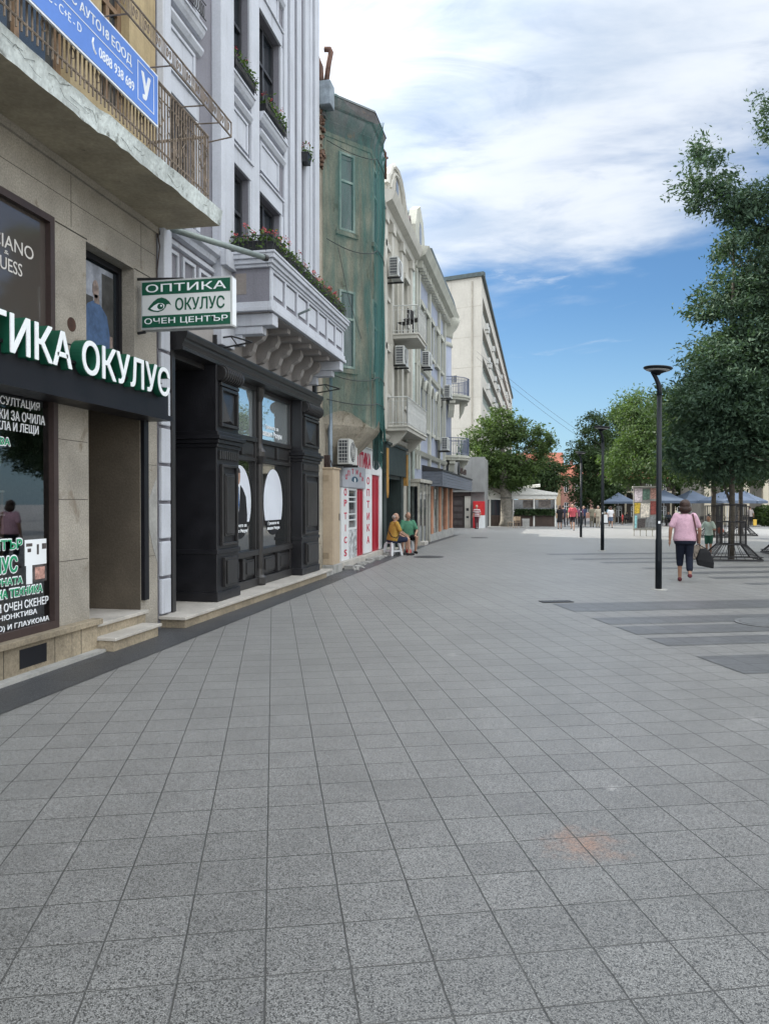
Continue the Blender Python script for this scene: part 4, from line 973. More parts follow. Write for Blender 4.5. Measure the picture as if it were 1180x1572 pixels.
# netting
m_, nt, b_ = newmat('green_netting'); out = nt.nodes['Material Output']
tr = nt.nodes.new('ShaderNodeBsdfTransparent'); tr.inputs[0].default_value = (.97, 1.0, .985, 1)
b_.inputs['Base Color'].default_value = (.034, .105, .098, 1); b_.inputs['Roughness'].default_value = .8; b_.inputs['Specular IOR Level'].default_value = .2
tc = nt.nodes.new('ShaderNodeTexCoord'); lw = nt.nodes.new('ShaderNodeLayerWeight'); lw.inputs[0].default_value = .45
mpn = nt.nodes.new('ShaderNodeMapping'); mpn.inputs['Scale'].default_value = (3.2, 3.2, .45); mpn.inputs['Rotation'].default_value = (.12, .05, 0); nt.links.new(tc.outputs['Object'], mpn.inputs[0])
nn = nz(nt, mpn.outputs[0], 1.1, 7, .62, .9)
dens = mth(nt, 'ADD', sstep(nt, nn, .38, .68, .04, .48), mth(nt, 'MULTIPLY', mth(nt, 'POWER', lw.outputs['Facing'], 1.3), .95), clamp=True)
mx = nt.nodes.new('ShaderNodeMixShader'); nt.links.new(dens, mx.inputs[0]); nt.links.new(tr.outputs[0], mx.inputs[1]); nt.links.new(b_.outputs[0], mx.inputs[2]); nt.links.new(mx.outputs[0], out.inputs[0])
NET = m_
net = thing('safety_netting', 'torn green safety netting hung over the bay of the derelict house', 'netting', (-4.8, 18.4, 3.4))
path = [(-4.76, 16.84), (-4.48, 17.22), (-4.20, 17.60), (-3.95, 17.96), (-3.88, 18.12), (-3.88, 18.5), (-3.87, 18.9), (-3.90, 19.22), (-4.15, 19.7), (-4.4, 20.3), (-4.55, 21.2), (-4.62, 22.2), (-4.68, 23.1)]
pts = []
for i in range(len(path) - 1):
    for k in range(6): t = k / 6; pts.append(((path[i][0] * (1 - t) + path[i + 1][0] * t), (path[i][1] * (1 - t) + path[i + 1][1] * t)))
pts.append(path[-1])
w = MB(); nz_ = 44; grid = []
for i, (x, y) in enumerate(pts):
    s = i / (len(pts) - 1); col = []
    zt = 10.98 - .8 * s - (.28 * abs(math.sin(s * 9))); zb = 3.55 + .18 * math.sin(s * 16) - (0.9 if s > .42 else 0) * min(1, (s - .42) * 5)
    for j in range(nz_ + 1):
        z = zb + (zt - zb) * j / nz_
        n1_ = mnoise.noise((i * .11, z * .55, 3)); n2_ = mnoise.noise((i * .55, z * .22, 9))
        o = .05 + .04 * n1_ + .055 * n2_ + (.05 * max(0, math.sin((z - 4.7) * 2.0)) if z > 3.7 else 0) * .5
        o += max(0, z - 10.2) * .42
        nx, ny = (x + 4.9), (y - 18.5) * .5; l = math.hypot(nx, ny) or 1
        col.append((x + nx / l * o, y + ny / l * o, z))
    grid.append(col)
vs = [p for c in grid for p in c]; fs = []
for i in range(len(pts) - 1):
    for j in range(nz_):
        a = i * (nz_ + 1) + j; fs.append((a, a + nz_ + 1, a + nz_ + 2, a + 1))
w.add(vs, fs); w.build('sheet', NET, net, smooth=True, fixn=False)
w = MB()
for zz, sag in ((7.55, .12), (4.55, .10), (3.95, .05), (9.75, .08)):
    w.tube([(pts[i][0] + .10, pts[i][1] - .08, zz - sag * math.sin(i / 40 * math.pi * 2)) for i in range(0, 42, 2)], .010, 4)
w.tube([(-4.45, 16.98, 7.4), (-4.25, 17.15, 6.3), (-4.0, 17.35, 5.4)], .007, 4); w.split('rope', STEEL_DK, net)
# a loose hanging fold at the far corner
w = MB(); prev = None; gridf = []
for j in range(30):
    z = 3.2 + j * .24; row = []
    for k in range(9):
        t = k / 8; row.append((-3.90 + .03 * math.sin(k * 2.1 + z * .6) - .12 * t + max(0, 5.2 - z) * .05, 19.1 + t * .7 + .04 * math.sin(z * 1.3), z))
    gridf += row
w.add(gridf, [(j * 9 + k, j * 9 + k + 1, (j + 1) * 9 + k + 1, (j + 1) * 9 + k) for j in range(29) for k in range(8)]); w.build('fold', NET, net, smooth=True, fixn=False)

# air conditioners: one kind
ACW = M('ac_white', (.52, .53, .52), .5, .06, 3, .04, 30, .04, streak=.25)
GRL = M('ac_grille', (.03, .035, .045), .6, .1, 8)
def make_ac(label, loc):
    t = thing('air_conditioner', label, 'air conditioner', loc, 0, 'air conditioners on the facades')
    m = MB(); m.box(0, .30, 0, .82, 0, .60); m.build('casing', ACW, t, world=False, bevel=.015)
    m = MB(); m.box(.03, .26, -.006, .0, .04, .56); m.build('coil', GRL, t, world=False)
    m = MB()
    for k in range(6): m.box(.03, .26, -.011, -.006, .07 + k * .085, .082 + k * .085)
    for k in range(4): m.box(.05 + k * .063, .058 + k * .063, -.012, -.007, .04, .56)
    m.build('coil_guard', ACW, t, world=False)
    m = MB(); m.tube([(.30, .34, .30), (.308, .34, .30)], .235, 24); m.build('fan_opening', GRL, t, world=False)
    m = MB()
    for rr in (.06, .11, .16, .21): m.tube([(.312, .34 + rr * math.cos(a), .30 + rr * math.sin(a)) for a in [i * math.pi / 8 for i in range(17)]], .004, 4)
    for a in range(8): m.tube([(.312, .34, .30), (.312, .34 + .24 * math.cos(a * .785), .30 + .24 * math.sin(a * .785))], .004, 4)
    m.build('fan_guard', ACW, t, world=False)
    m = MB(); m.box(-.2, .34, .1, .14, -.05, -.0); m.box(-.2, .34, .68, .72, -.05, 0); m.box(-.2, -.17, .1, .14, -.35, 0); m.box(-.2, -.17, .68, .72, -.35, 0); m.build('bracket', STEEL_DK, t, world=False)
    return t
ac = make_ac('large white air conditioner over the red and white optician stall', (-4.63, 17.55, 2.52))
dup(ac, (-4.55, 23.55, 8.65), 0, 'white air conditioner high on the cream house, near the netting')
dup(ac, (-4.55, 24.6, 6.1), 0, 'white air conditioner under the upper balcony of the cream house')
dup(ac, (-4.48, 30.0, 6.95), 0, 'small air conditioner beside the upper balcony on the lavender house')
dup(ac, (-4.35, 36.2, 6.55), 0, 'air conditioner next to the round corner balcony, upper storey')
dup(ac, (-4.35, 35.2, 4.0), 0, 'air conditioner above the slatted grey awning')

# beige electricity cabinet on its concrete foot
BEI = M('cabinet_beige', (.42, .34, .25), .6, .08, 2, .05, 20, .05, streak=.25)
cb = thing('electric_cabinet', 'tall beige electricity cabinet between the shopfront and the optician stall', 'cabinet', (-4.68, 17.0, 0))
w = MB(); w.box(-4.9, -4.50, 16.80, 17.55, 0, .2); w.build('foot', CEM, cb, bevel=.01)
w = MB(); w.box(-4.86, -4.54, 16.86, 17.46, .2, 2.38); w.build('body', BEI, cb, bevel=.012)
w = MB(); w.box(-4.88, -4.52, 16.84, 17.48, 2.38, 2.42); w.build('lid', BEI, cb, bevel=.008)
w = MB(); w.box(-4.54, -4.532, 16.90, 17.42, .28, 2.3); d_ = w.build('door', BEI, cb, bevel=.004)
w = MB(); w.box(-4.532, -4.515, 17.34, 17.37, 1.2, 1.36); w.build('handle', STEEL_DK, d_)
w = MB(); w.box(-4.78, -4.64, 16.853, 16.86, 2.1, 2.24); w.box(-4.78, -4.64, 16.853, 16.86, .34, .48); w.build('plate', M('plate_tan', (.30, .24, .17), .7), cb)
w = MB(); w.box(-4.78, -4.66, 16.95, 17.1, 2.42, 2.70)
for k in range(3): w.tube([(-4.8 + k * .08, 16.95, 2.42), (-4.82 + k * .08, 16.93, 2.52), (-4.78 + k * .08, 16.95, 2.58), (-4.74 + k * .08, 16.97, 2.44)], .014, 5)
w.build('cable_joint', BRN, cb)
st2 = thing('stone_step', 'worn white stone step between the plinth and the beige cabinet', 'step', (-4.6, 16.4, 0))
w = MB(); w.box(-4.8, -4.5, 16.08, 16.75, 0, .1); w.build('base', CEM, st2, bevel=.01); w = MB(); w.box(-4.8, -4.48, 16.06, 16.6, .1, .14); w.build('tread', MARB, st2, bevel=.006)
# ================================================================== optician stall, red and white
PANW = M('panel_white', (.66, .68, .70), .5, .04, 2, .03, 20, .03, streak=.12)
RED = M('door_red', (.34, .012, .03), .45, .12, 3, .04, 20, .04)
REDL = M('lettering_red', (.45, .02, .06), .5, .05, 3, 0, bump=0)
LGR = M('panel_grey', (.40, .42, .47), .5, .06, 2, .03, 20, .03)
TEAL = M('teal_letter', (.03, .08, .14), .5)
F2 = FX(-4.70)
os_ = thing('optician_stall', 'white shop stall with red doors and red OPTICS lettering down its posts', 'shop stall', (-4.7, 20.6, .15))
w = MB()
for q in ((18.15, 18.90, .18, 2.0), (20.62, 21.66, .2, 2.42), (22.78, 23.12, .2, 2.42), (19.4, 23.12, 2.42, 3.12)): w.fb(F2, *q, -.1, .02)
w.fb(F2, 19.42, 23.13, 3.12, 3.15, -.1, .05); w.split('panel', PANW, os_, bevel=.006)
w = MB(); w.fb(F2, 18.15, 20.70, 2.0, 2.56, -.1, .05); w.fb(F2, 18.15, 20.70, 1.98, 2.0, -.1, .03); w.build('header_board', LGR, os_, bevel=.006)
w = MB()
for ch_, z in zip('OPTICS', (1.80, 1.52, 1.20, .90, .60, .28)): w.text(ch_, F2, *((18.50, 18.57) if ch_ == 'I' else (18.40, 18.68)), z - (.02 if ch_ == 'O' else 0), z + .17, .02, .004, .05)
for ch_, z in zip('ОПТИКА', (2.12, 1.79, 1.46, 1.12, .80, .46)): w.text(ch_, F2, 20.98, 21.32, z, z + .21, .02, .004, .05)
w.text('ОПТИКА', F2, 19.45, 21.5, 2.55, 3.0, .02, .004, .06); w.build('red_lettering', REDL, os_)
def arc_text(mb, body, F, ca, cb, ra, rb, a0, a1, h, wd, c):
    n = len(body)
    for i, chh in enumerate(body):
        t = a0 + (a1 - a0) * i / (n - 1); y, z = ca - ra * math.cos(t), cb + rb * math.sin(t); mb.text(chh, F, y - wd / 2, y + wd / 2, z - h / 2, z + h / 2, c, .004, .04)
w = MB(); arc_text(w, 'ОПТИКА', F2, 19.42, 2.20, .92, .22, .25, math.pi - .25, .13, .2, .05); w.build('arched_lettering', REDL, os_)
def eye_print(mb, F, ca, cb, ra, rb, c):
    up = [F.p(ca + ra * math.cos(t), cb + rb * math.sin(t), c) for t in [math.pi * i / 12 for i in range(13)]]
    lo = [F.p(ca - ra * math.cos(t), cb - rb * .5 * math.sin(t), c) for t in [math.pi * i / 12 for i in range(1, 12)]]
    mb.prism(up + lo, F.n * .003)
w = MB(); eye_print(w, F2, 19.42, 2.19, .36, .10, .05); eye_print(w, F2, 22.3, 2.66, .34, .12, .02); arc_text(w, 'ОПТИКА', F2, 22.3, 2.84, .5, .16, .3, math.pi - .3, .09, .13, .02)
ey = w.build('eye_print', TEAL, os_)
w = MB()
for ca, cb, c in ((19.42, 2.195, .053), (22.3, 2.67, .023)): w.prism(oval(F2, ca, cb, .10, .055, c, n=16), (.003, 0, 0))
w.build('iris', PANW, ey)
w = MB()
for a0, a1, z1 in ((19.86, 20.62, 1.98), (21.66, 22.78, 2.42)): w.fb(F2, a0, a1, .18, z1, -.12, -.02); 
w.split('door', RED, os_, bevel=.006)
w = MB()
for a0, a1, z1 in ((19.98, 20.5, 1.9), (21.9, 22.6, 2.3)): w.fb(F2, a0, a0 + .05, .25, z1, -.02, .0); w.fb(F2, a1 - .05, a1, .25, z1, -.02, .0)
w.split('door_stile', RED, os_)
wd_ = frame_only(F2, 18.90, 19.86, .92, 1.98, -.1, .0, .05).build('window', PANW, os_)
w = MB(); w.fq(F2, 18.9, 19.86, .92, 1.98, -.04); w.build('pane', GLASSB, wd_)
w = MB()
for z in (1.15, 1.3, 1.62, 1.74): w.fb(F2, 18.96, 19.80, z, z + .035, -.035, -.02)
w.build('shelf_edge', PANW, wd_)
w = MB(); w.fb(F2, 18.90, 19.86, .18, .92, -.1, .0); w.build('printed_panel', M('panel_print', (.42, .44, .46), .6, .5, 5, .3, 12, 0, blotch=((.12, .13, .15), 4, .55)), os_)
w = MB(); w.fb(F2, 17.9, 23.2, .03, .18, -.1, .12); w.build('base', MARB, os_, bevel=.01)
rb = thing('loose_boards', 'loose boards and rubble at the foot of the optician stall', 'boards', (-4.5, 20, 0))
w = MB(); random.seed(9)
for k in range(9):
    y = 17.9 + k * .6 + random.random() * .2; w.box(-4.57, -4.40 + random.random() * .08, y, y + random.uniform(.25, .5), 0, random.uniform(.03, .10))
w.split('board', CEM, rb); w = MB()
for k in range(14): w.ell((-4.35 + random.random() * .2, 17.7 + random.random() * .9, .015), (random.uniform(.02, .06), random.uniform(.02, .06), random.uniform(.015, .035)), 6, 4)
w.build('rubble', CEM, rb)

# ================================================================== 4. cream house
CREAM = M('cream_render', (.40, .385, .34), .88, .12, 1.2, .08, 30, .15, streak=.6, scol=(.24, .23, .2))
CRTR = M('cream_trim', (.47, .46, .42), .85, .1, 1.5, .06, 30, .12, streak=.6, scol=(.28, .27, .24))
BAND = M('shop_green', (.022, .035, .034), .5, .2, 3)
GOLD = M('ochre_post', (.40, .22, .06), .6, .15, 3)
F4 = FX(-4.72)
b4 = thing('cream_house', 'cream house with a curved baroque gable and two iron balconies', 'building', (-8, 26, 0))
hol = []
for a0, a1 in ((23.55, 24.2), (25.0, 26.0), (27.2, 28.0)):
    for z0, z1 in ((4.15, 6.4), (7.2, 9.6)): hol.append((a0, a1, z0 if a0 == 25.0 else z0 + .9, z1, .22))
w = MB(); facade(w, F4, 23.28, 28.9, 0, 11.2, hol + [(23.6, 26.9, .05, 2.5, .5)]); shell(w, -16, -4.72, 23.28, 28.9, 0, 11.2); w.build('wall', CREAM, b4)
for h in hol: window(b4, F4, *h[:4], .18, PWIN, GLASS, .07, 1, (.7,))
w = MB()
for a in (23.30, 24.45, 26.3, 28.35): w.fb(F4, a, a + .38, 3.9, 10.6, 0, .10); w.fb(F4, a - .05, a + .43, 10.3, 10.6, 0, .16)
for h in hol: w.fb(F4, h[0] - .1, h[1] + .1, h[3], h[3] + .2, 0, .10); w.fb(F4, h[0] - .1, h[1] + .1, h[2] - .12, h[2], 0, .09)
w.split('pilaster', CRTR, b4)
w = MB(); w.mould(F4, 23.1, 29.0, [(0, 10.55), (.12, 10.6), (.16, 10.75), (.36, 10.85), (.42, 11.0), (.46, 11.12), (0, 11.2)]); w.mould(F4, 23.1, 29.0, [(0, 3.55), (.1, 3.6), (.16, 3.72), (0, 3.78)]); w.split('cornice', CRTR, b4)
gp = [(24.0, 11.2), (24.0, 11.7), (24.15, 12.0), (24.45, 12.2), (24.7, 12.5), (25.2, 12.75), (25.8, 12.85), (26.4, 12.75), (26.9, 12.5), (27.15, 12.25), (27.45, 12.0), (27.6, 11.7), (27.6, 11.2)]
w = MB(); w.prism([F4.p(a, b, -.3) for a, b in gp], (.32, 0, 0)); g_ = w.build('gable', CREAM, b4)
w = MB()
w.tube([F4.p(a, b, .02) for a, b in gp[1:-1]], .09, 6); w.tube([F4.p(25.8 + (a - 25.8) * .7, 11.4 + (b - 11.2) * .75, .04) for a, b in gp[1:-1]], .05, 6); w.lathe([(.05, 0), (.08, .06), (.03, .16), (.0, .22)], F4.p(25.8, 12.9, -.1), 8); w.build('gable_moulding', CRTR, g_)
w = MB(); w.prism([F4.p(25.8 + (a - 25.8) * .97, b - .05, -.31) for a, b in gp], (-1.8, 0, 0)); w.build('gable_roof', TIN, b4)
w = MB(); w.prism(oval(F4, 25.8, 12.15, .25, .45, .021, n=16), (.012, 0, 0)); w.build('gable_window', GLASSB, g_)
w = MB(); w.prism([(-4.9, 23.3, 11.2), (-7.5, 23.3, 13.0), (-11, 23.3, 13.0), (-14, 23.3, 11.2)], (0, 5.5, 0)); w.build('roof', TIN, b4)
# its shop on the ground floor
w = MB(); w.fb(F4, 23.3, 27.0, 2.5, 3.5, 0, .14); w.fb(F4, 23.3, 27.05, 3.42, 3.5, .1, .2); w.build('fascia', BAND, b4)
w = MB(); w.fb(F4, 23.30, 23.5, 1.95, 3.3, .14, .18); w.prism([F4.p(23.30, 1.95, .14), F4.p(23.5, 1.95, .14), F4.p(23.40, 1.75, .14)], (.04, 0, 0)); w.fb(F4, 26.95, 27.12, 2.2, 3.3, .0, .18); w.split('ochre_strip', GOLD, b4)
w = MB(); w.fb(F4, 23.3, 23.75, .03, 2.5, -.45, .06); w.fb(F4, 26.4, 26.85, .03, 2.5, -.45, .06); w.fb(F4, 23.75, 26.4, 2.38, 2.5, -.4, .02); w.split('shop_jamb', BAND, b4)
w = MB(); w.fb(F4, 23.75, 26.4, .05, 2.38, -.49, -.42); s_ = w.build('shop_front', BAND, b4)
w = MB(); w.fq(F4, 24.0, 25.1, .3, 2.3, -.415); w.fq(F4, 25.25, 26.35, .3, 2.3, -.415); w.build('pane', GLASS, s_, fixn=False)
w = MB(); w.fb(F4, 24.3, 24.75, 1.3, 2.15, -.41, -.40); w.fb(F4, 24.3, 24.75, .6, 1.15, -.41, -.40); w.fb(F4, 25.35, 25.9, 1.4, 1.75, -.41, -.40); w.split('paper_notice', PANW, s_)
w = MB(); w.fb(F4, 25.4, 25.95, 1.1, 1.38, -.41, -.40); w.fb(F4, 25.35, 25.55, 1.85, 2.25, -.41, -.40); w.split('poster', M('poster_pink', (.42, .16, .17), .6, .4, 14), s_)
w = MB(); w.tube([F4.p(27.9, 0, .08), F4.p(27.9, 3.3, .08), F4.p(27.4, 3.8, .10), F4.p(26.9, 4.0, .08)], .05, 8); w.tube([F4.p(28.75, 0, .1), F4.p(28.75, 10.5, .1)], .06, 8); w.split('drainpipe', PWIN, b4, smooth=True)
def iron_balcony(name, label, X0, X1, ya, yb, z, panel=None, mat=None, slabm=None, h=.9):
    t = thing(name, label, 'balcony', (X0, (ya + yb) / 2, z)); mat = mat or STEEL_DK
    m = MB(); m.box(X0, X1, ya, yb, z - .16, z); m.box(X0, X1 + .04, ya - .04, yb + .04, z - .05, z + .01); m.build('slab', slabm or CRTR, t, bevel=.02)
    m = MB(); c = [(X0, ya), (X1, ya), (X1, yb), (X0, yb)]
    for zz, r in ((z + h, .020), (z + h - .13, .010), (z + .1, .012)):
        for k in range(3): m.tube([(*c[k], zz), (*c[k + 1], zz)], r, 5)
    for k in range(3):
        (ax, ay), (bx, by) = c[k], c[k + 1]; l = math.hypot(bx - ax, by - ay); n = max(3, int(l / .115))
        for i in range(n + 1):
            x, y = ax + (bx - ax) * i / n, ay + (by - ay) * i / n; m.tube([(x, y, z), (x, y, z + h)], .009 if i % n else .02, 4)
            if i < n and not i % 2:
                dx_, dy_ = (bx - ax) / l, (by - ay) / l
                m.tube([(x + dx_ * .045 * math.cos(a) + dx_ * .055, y + dy_ * .045 * math.cos(a) + dy_ * .055, z + h * .62 + .09 * math.sin(a)) for a in [j * math.pi / 4 for j in range(9)]], .006, 4)
    m.build('railing', mat, t)
    if panel:
        m = MB(); m.box(X1 - .035, X1 - .02, ya + .05, yb - .05, z + .08, z + h - .14); m.build('infill_panel', panel, t)
    return t
PWHITE = M('white_iron', (.50, .51, .50), .5, .1, 4, streak=.2)
iron_balcony('iron_balcony', 'lower cream balcony with white scroll railings and white front panels', -4.72, -4.0, 23.75, 27.9, 4.02, PANW, PWHITE)
ub = iron_balcony('iron_balcony', 'upper cream balcony with a dark wicker table and chair on it', -4.72, -3.80, 24.6, 26.4, 7.08, None, PWHITE)
w = MB(); w.prism([F4.p(24.0, 3.86, 0), F4.p(24.0, 3.86, .65), F4.p(24.0, 3.5, .35), F4.p(24.0, 3.3, 0)], (0, .22, 0)); w.prism([F4.p(27.3, 3.86, 0), F4.p(27.3, 3.86, .65), F4.p(27.3, 3.5, .35), F4.p(27.3, 3.3, 0)], (0, .22, 0)); w.split('balcony_console', CRTR, b4)
def make_chair(label, loc, rz, mat, cat='chair', group=None):
    t = thing('chair', label, cat, loc, rz, group)
    m = MB(); m.box(-.21, .21, -.21, .21, .43, .46); m.build('seat', mat, t, world=False, bevel=.01)
    m = MB(); m.box(-.21, .21, -.21, -.18, .56, .86)
    m.tube([(-.2, -.195, .46), (-.2, -.22, .88)], .014, 5); m.tube([(.2, -.195, .46), (.2, -.22, .88)], .014, 5); m.build('backrest', mat, t, world=False)
    for x in (-.19, .19):
        for y in (-.19, .19): m = MB(); m.tube([(x, y, .43), (x * 1.1, y * 1.12, 0)], .014, 5); m.build('leg', mat, t, world=False)
    return t
CHD = M('wicker_dark', (.028, .028, .03), .7, .3, 14, .2, 60, .3)
ch0 = make_chair('dark wicker chair standing on the upper balcony of the cream house', (-4.3, 25.15, 7.09), R(70), CHD)
t = thing('balcony_table', 'small dark table on the upper balcony of the cream house', 'table', (-4.15, 25.8, 7.09))
m = MB(); m.lathe([(.30, .68), (.32, .69), (.32, .71), (.30, .72)], n=18); m.build('table_top', CHD, t, world=False)
m = MB(); m.lathe([(.2, 0), (.2, .02), (.03, .05), (.03, .68)], n=10); m.build('pedestal', CHD, t, world=False)
# white lattice shelter beside the shop
gt = thing('lattice_porch', 'weathered white timber porch with glass panels before the awning shop', 'porch', (-4.5, 29.3, 0))
WTH = M('weathered_white', (.36, .35, .31), .85, .2, 3, .1, 30, .2, streak=.5)
w = MB()
for y in (28.0, 29.0, 30.0, 30.9): w.box(-4.34, -4.26, y, y + .08, 0, 2.35)
w.box(-4.75, -4.2, 27.9, 31.0, 2.35, 2.48); w.box(-4.75, -4.34, 27.95, 28.02, 2.2, 2.35); w.build('frame', WTH, gt, bevel=.008)
w = MB(); w.box(-4.32, -4.30, 28.08, 29.0, .1, 2.3); w.box(-4.32, -4.30, 29.08, 30.0, .1, 2.3); w.build('pane', GLASSB, gt)
w = MB()
for k in range(8): w.box(-4.29, -4.28, 28.1, 30.9, 1.95 + k * .045, 1.965 + k * .045)
w.build('slat', WTH, gt)
w = MB(); w.box(-4.6, -4.1, 28.3, 29.2, 0, .14); w.build('step', MARB, gt, bevel=.01)

# ================================================================== 5. lavender house with the corner turret
LAV = M('lavender_render', (.29, .32, .40), .88, .07, 1.2, .06, 30, .12, streak=.25, scol=(.22, .23, .28))
YEL = M('pale_yellow_trim', (.40, .405, .36), .85, .1, 1.5, .06, 30, .12, streak=.55, scol=(.3, .29, .22))
SLATE = M('dark_slate_roof', (.055, .075, .08), .6, .25, 3, .15, 12, .3)
F5 = FX(-4.62)
b5 = thing('lavender_house', 'lavender blue house with pale yellow trim, arched windows and slate roof', 'building', (-8, 35, 0))
hol = []
for a in (30.2, 31.6, 33.2, 34.9, 36.6): hol.append((a, a + .75, 4.6, 6.2, .2)); hol.append((a, a + .75, 7.9, 9.4, .2))
w = MB(); facade(w, F5, 28.9, 40.2, -.2, 11.3, hol); shell(w, -16, -4.62, 28.9, 40.2, -.3, 11.3); w.build('wall', LAV, b5)
for h in hol:
    wi = window(b5, F5, *h[:4], .15, PWIN, GLASS, .06, 1, (.65,))
w = MB()
for h in hol:
    ca = (h[0] + h[1]) / 2
    if h[2] < 5: w.prism([F5.p(ca + .46 * math.cos(t), h[3] + .40 * math.sin(t), 0) for t in [math.pi * i / 10 for i in range(11)]], (.03, 0, 0))
w.split('arch_glass', GLASS, b5)
w = MB()
for h in hol:
    ca = (h[0] + h[1]) / 2
    w.fb(F5, h[0] - .12, h[0], h[2], h[3], 0, .07); w.fb(F5, h[1], h[1] + .12, h[2], h[3], 0, .07); w.fb(F5, h[0] - .16, h[1] + .16, h[2] - .14, h[2], 0, .14)
    if h[2] < 5: w.tube([F5.p(ca + .46 * math.cos(t), h[3] + .44 * math.sin(t), .05) for t in [math.pi * i / 12 for i in range(13)]], .075, 6)
    else: w.fb(F5, h[0] - .16, h[1] + .16, h[3], h[3] + .2, 0, .13)
w.split('window_surround', YEL, b5)
w = MB()
for a in (28.92, 29.6, 32.6, 35.9, 38.0): w.fb(F5, a, a + .28, 2.9, 10.5, 0, .12)
w.split('pilaster', YEL, b5)
w = MB(); w.mould(F5, 28.8, 40.2, [(0, 10.5), (.1, 10.6), (.14, 10.8), (.45, 10.95), (.52, 11.1), (.6, 11.25), (0, 11.35)]); w.mould(F5, 28.8, 40.2, [(0, 6.85), (.1, 6.9), (.14, 7.05), (0, 7.1)]); w.mould(F5, 28.8, 40.2, [(0, 3.4), (.12, 3.45), (.2, 3.6), (0, 3.66)])
for k in range(24): w.fb(F5, 29.1 + k * .46, 29.26 + k * .46, 10.55, 10.82, .1, .3)
w.split('cornice', YEL, b5)
w = MB(); w.prism([F5.p(a, b, -.25) for a, b in ((29.0, 11.3), (29.0, 12.2), (29.4, 12.9), (30.2, 13.3), (31.0, 12.9), (31.4, 12.2), (31.6, 11.3))], (.3, 0, 0)); g_ = w.build('gable', YEL, b5)
w = MB(); w.prism([F5.p(a, b, -.26) for a, b in ((29.1, 11.3), (29.1, 12.15), (29.45, 12.8), (30.2, 13.18), (30.95, 12.8), (31.3, 12.15), (31.5, 11.3))], (-1.6, 0, 0)); w.build('gable_roof', SLATE, b5)
w = MB(); w.prism([(-4.66, 28.25, 11.2), (-4.66, 28.95, 11.2), (-4.75, 28.95, 12.5), (-4.75, 28.25, 11.9)], (-2.2, 0, 0)); w.build('valley_roof', BRN, b5)
w = MB(); w.prism(oval(F5, 30.2, 12.15, .3, .5, .05, n=14), (.012, 0, 0)); w.build('gable_window', GLASS, g_)
w = MB(); w.prism([(-4.10, 31.8, 11.36), (-4.32, 31.8, 12.15), (-8, 31.8, 13.0), (-14, 31.8, 13.0), (-15, 31.8, 11.36)], (0, 8.5, 0)); w.build('roof', SLATE, b5)
# turret on the corner
tx, ty = -5.2, 39.6
w = MB(); w.lathe([(.82, 2.9), (.82, 10.2)], (tx, ty, 0), 20); w.build('turret', LAV, b5, smooth=True)
w = MB(); w.lathe([(.82, 9.55), (.9, 9.6), (.9, 9.75), (.82, 9.8)], (tx, ty, 0), 20); w.lathe([(.82, 10.0), (.9, 10.1), (.92, 10.35), (1.1, 10.55), (1.2, 10.75), (1.28, 10.95), (.9, 11.1)], (tx, ty, 0), 20); w.lathe([(.83, 6.6), (.9, 6.7), (.83, 6.8)], (tx, ty, 0), 20); w.split('turret_cornice', YEL, b5, smooth=True)
w = MB(); w.lathe([(1.1, 11.1), (1.02, 11.4), (.8, 11.9), (.45, 12.2), (.1, 12.3)], (tx, ty, 0), 20); w.build('turret_roof', SLATE, b5, smooth=True)
tx = -4.75
def round_balcony(label, z, mat):
    t = thing('corner_balcony', label, 'balcony', (tx, ty, z))
    def pts(r): return [(tx + r * math.sin(a), ty - r * math.cos(a), 0) for a in [R(-10) + R(200) * i / 12 for i in range(13)]]
    m = MB(); p = pts(1.30); m.prism([(x, y, z - .22) for x, y, _ in p], (0, 0, .24)); m.prism([(x, y, z - .1) for x, y, _ in pts(1.36)], (0, 0, .09)); m.build('slab', YEL, t)
    m = MB()
    for a in (R(20), R(90), R(160)):
        c, s = math.sin(a), -math.cos(a)
        m.prism([(tx + c * r, ty + s * r, zz) for r, zz in ((.78, z - .22), (1.2, z - .22), (1.2, z - .4), (1.05, z - .45), (.98, z - .75), (.78, z - 1.1))], Vector((-s, c, 0)) * .3)
    m.split('console', YEL, t)
    m = MB(); p = pts(1.28)
    for zz, r in ((z + .9, .02), (z + .12, .014), (z + .75, .01)): m.tube([(x, y, zz) for x, y, _ in p], r, 5)
    for i in range(len(p) - 1):
        for k in range(4): x = p[i][0] + (p[i + 1][0] - p[i][0]) * k / 4; y = p[i][1] + (p[i + 1][1] - p[i][1]) * k / 4; m.tube([(x, y, z), (x, y, z + .9)], .011, 4)
    m.build('railing', mat, t)
    return t
LAVD = M('blue_grey_iron', (.10, .12, .18), .5, .1, 4)
round_balcony('round corner balcony on the turret, upper of two', 7.0, LAVD)
round_balcony('round corner balcony on the turret, lower one above the slatted awning', 3.95, LAVD)

# ground floor of the lavender house: slatted awning shop
SLAT = M('awning_slat', (.12, .135, .165), .55, .12, 3, .05, 20, .08)
TERR = M('terracotta_panel', (.42, .21, .13), .8, .15, 3, .1, 20, .1)
aw = thing('slatted_awning', 'long grey slatted awning with a dark edge over the corner shop', 'awning', (-4.3, 38, 2.2))
w = MB()
for k in range(5):
    z = 2.26 + k * .125
    w.box(-4.95, -3.80, 31.0, 31.03, z, z + .115); w.box(-3.82, -3.79, 31.0, 45.4, z, z + .115)
w.build('slats', SLAT, aw, bevel=.006)
w = MB(); w.box(-4.95, -3.83, 31.04, 45.4, 2.30, 2.34); w.box(-4.95, -3.76, 30.96, 45.4, 2.885, 2.95); w.prism([(-4.95, 30.96, 2.95), (-3.76, 30.96, 2.95), (-4.95, 30.96, 3.2)], (0, 14.4, 0)); w.build('roof', STEEL_DK, aw)
w = MB()
random.seed(14)
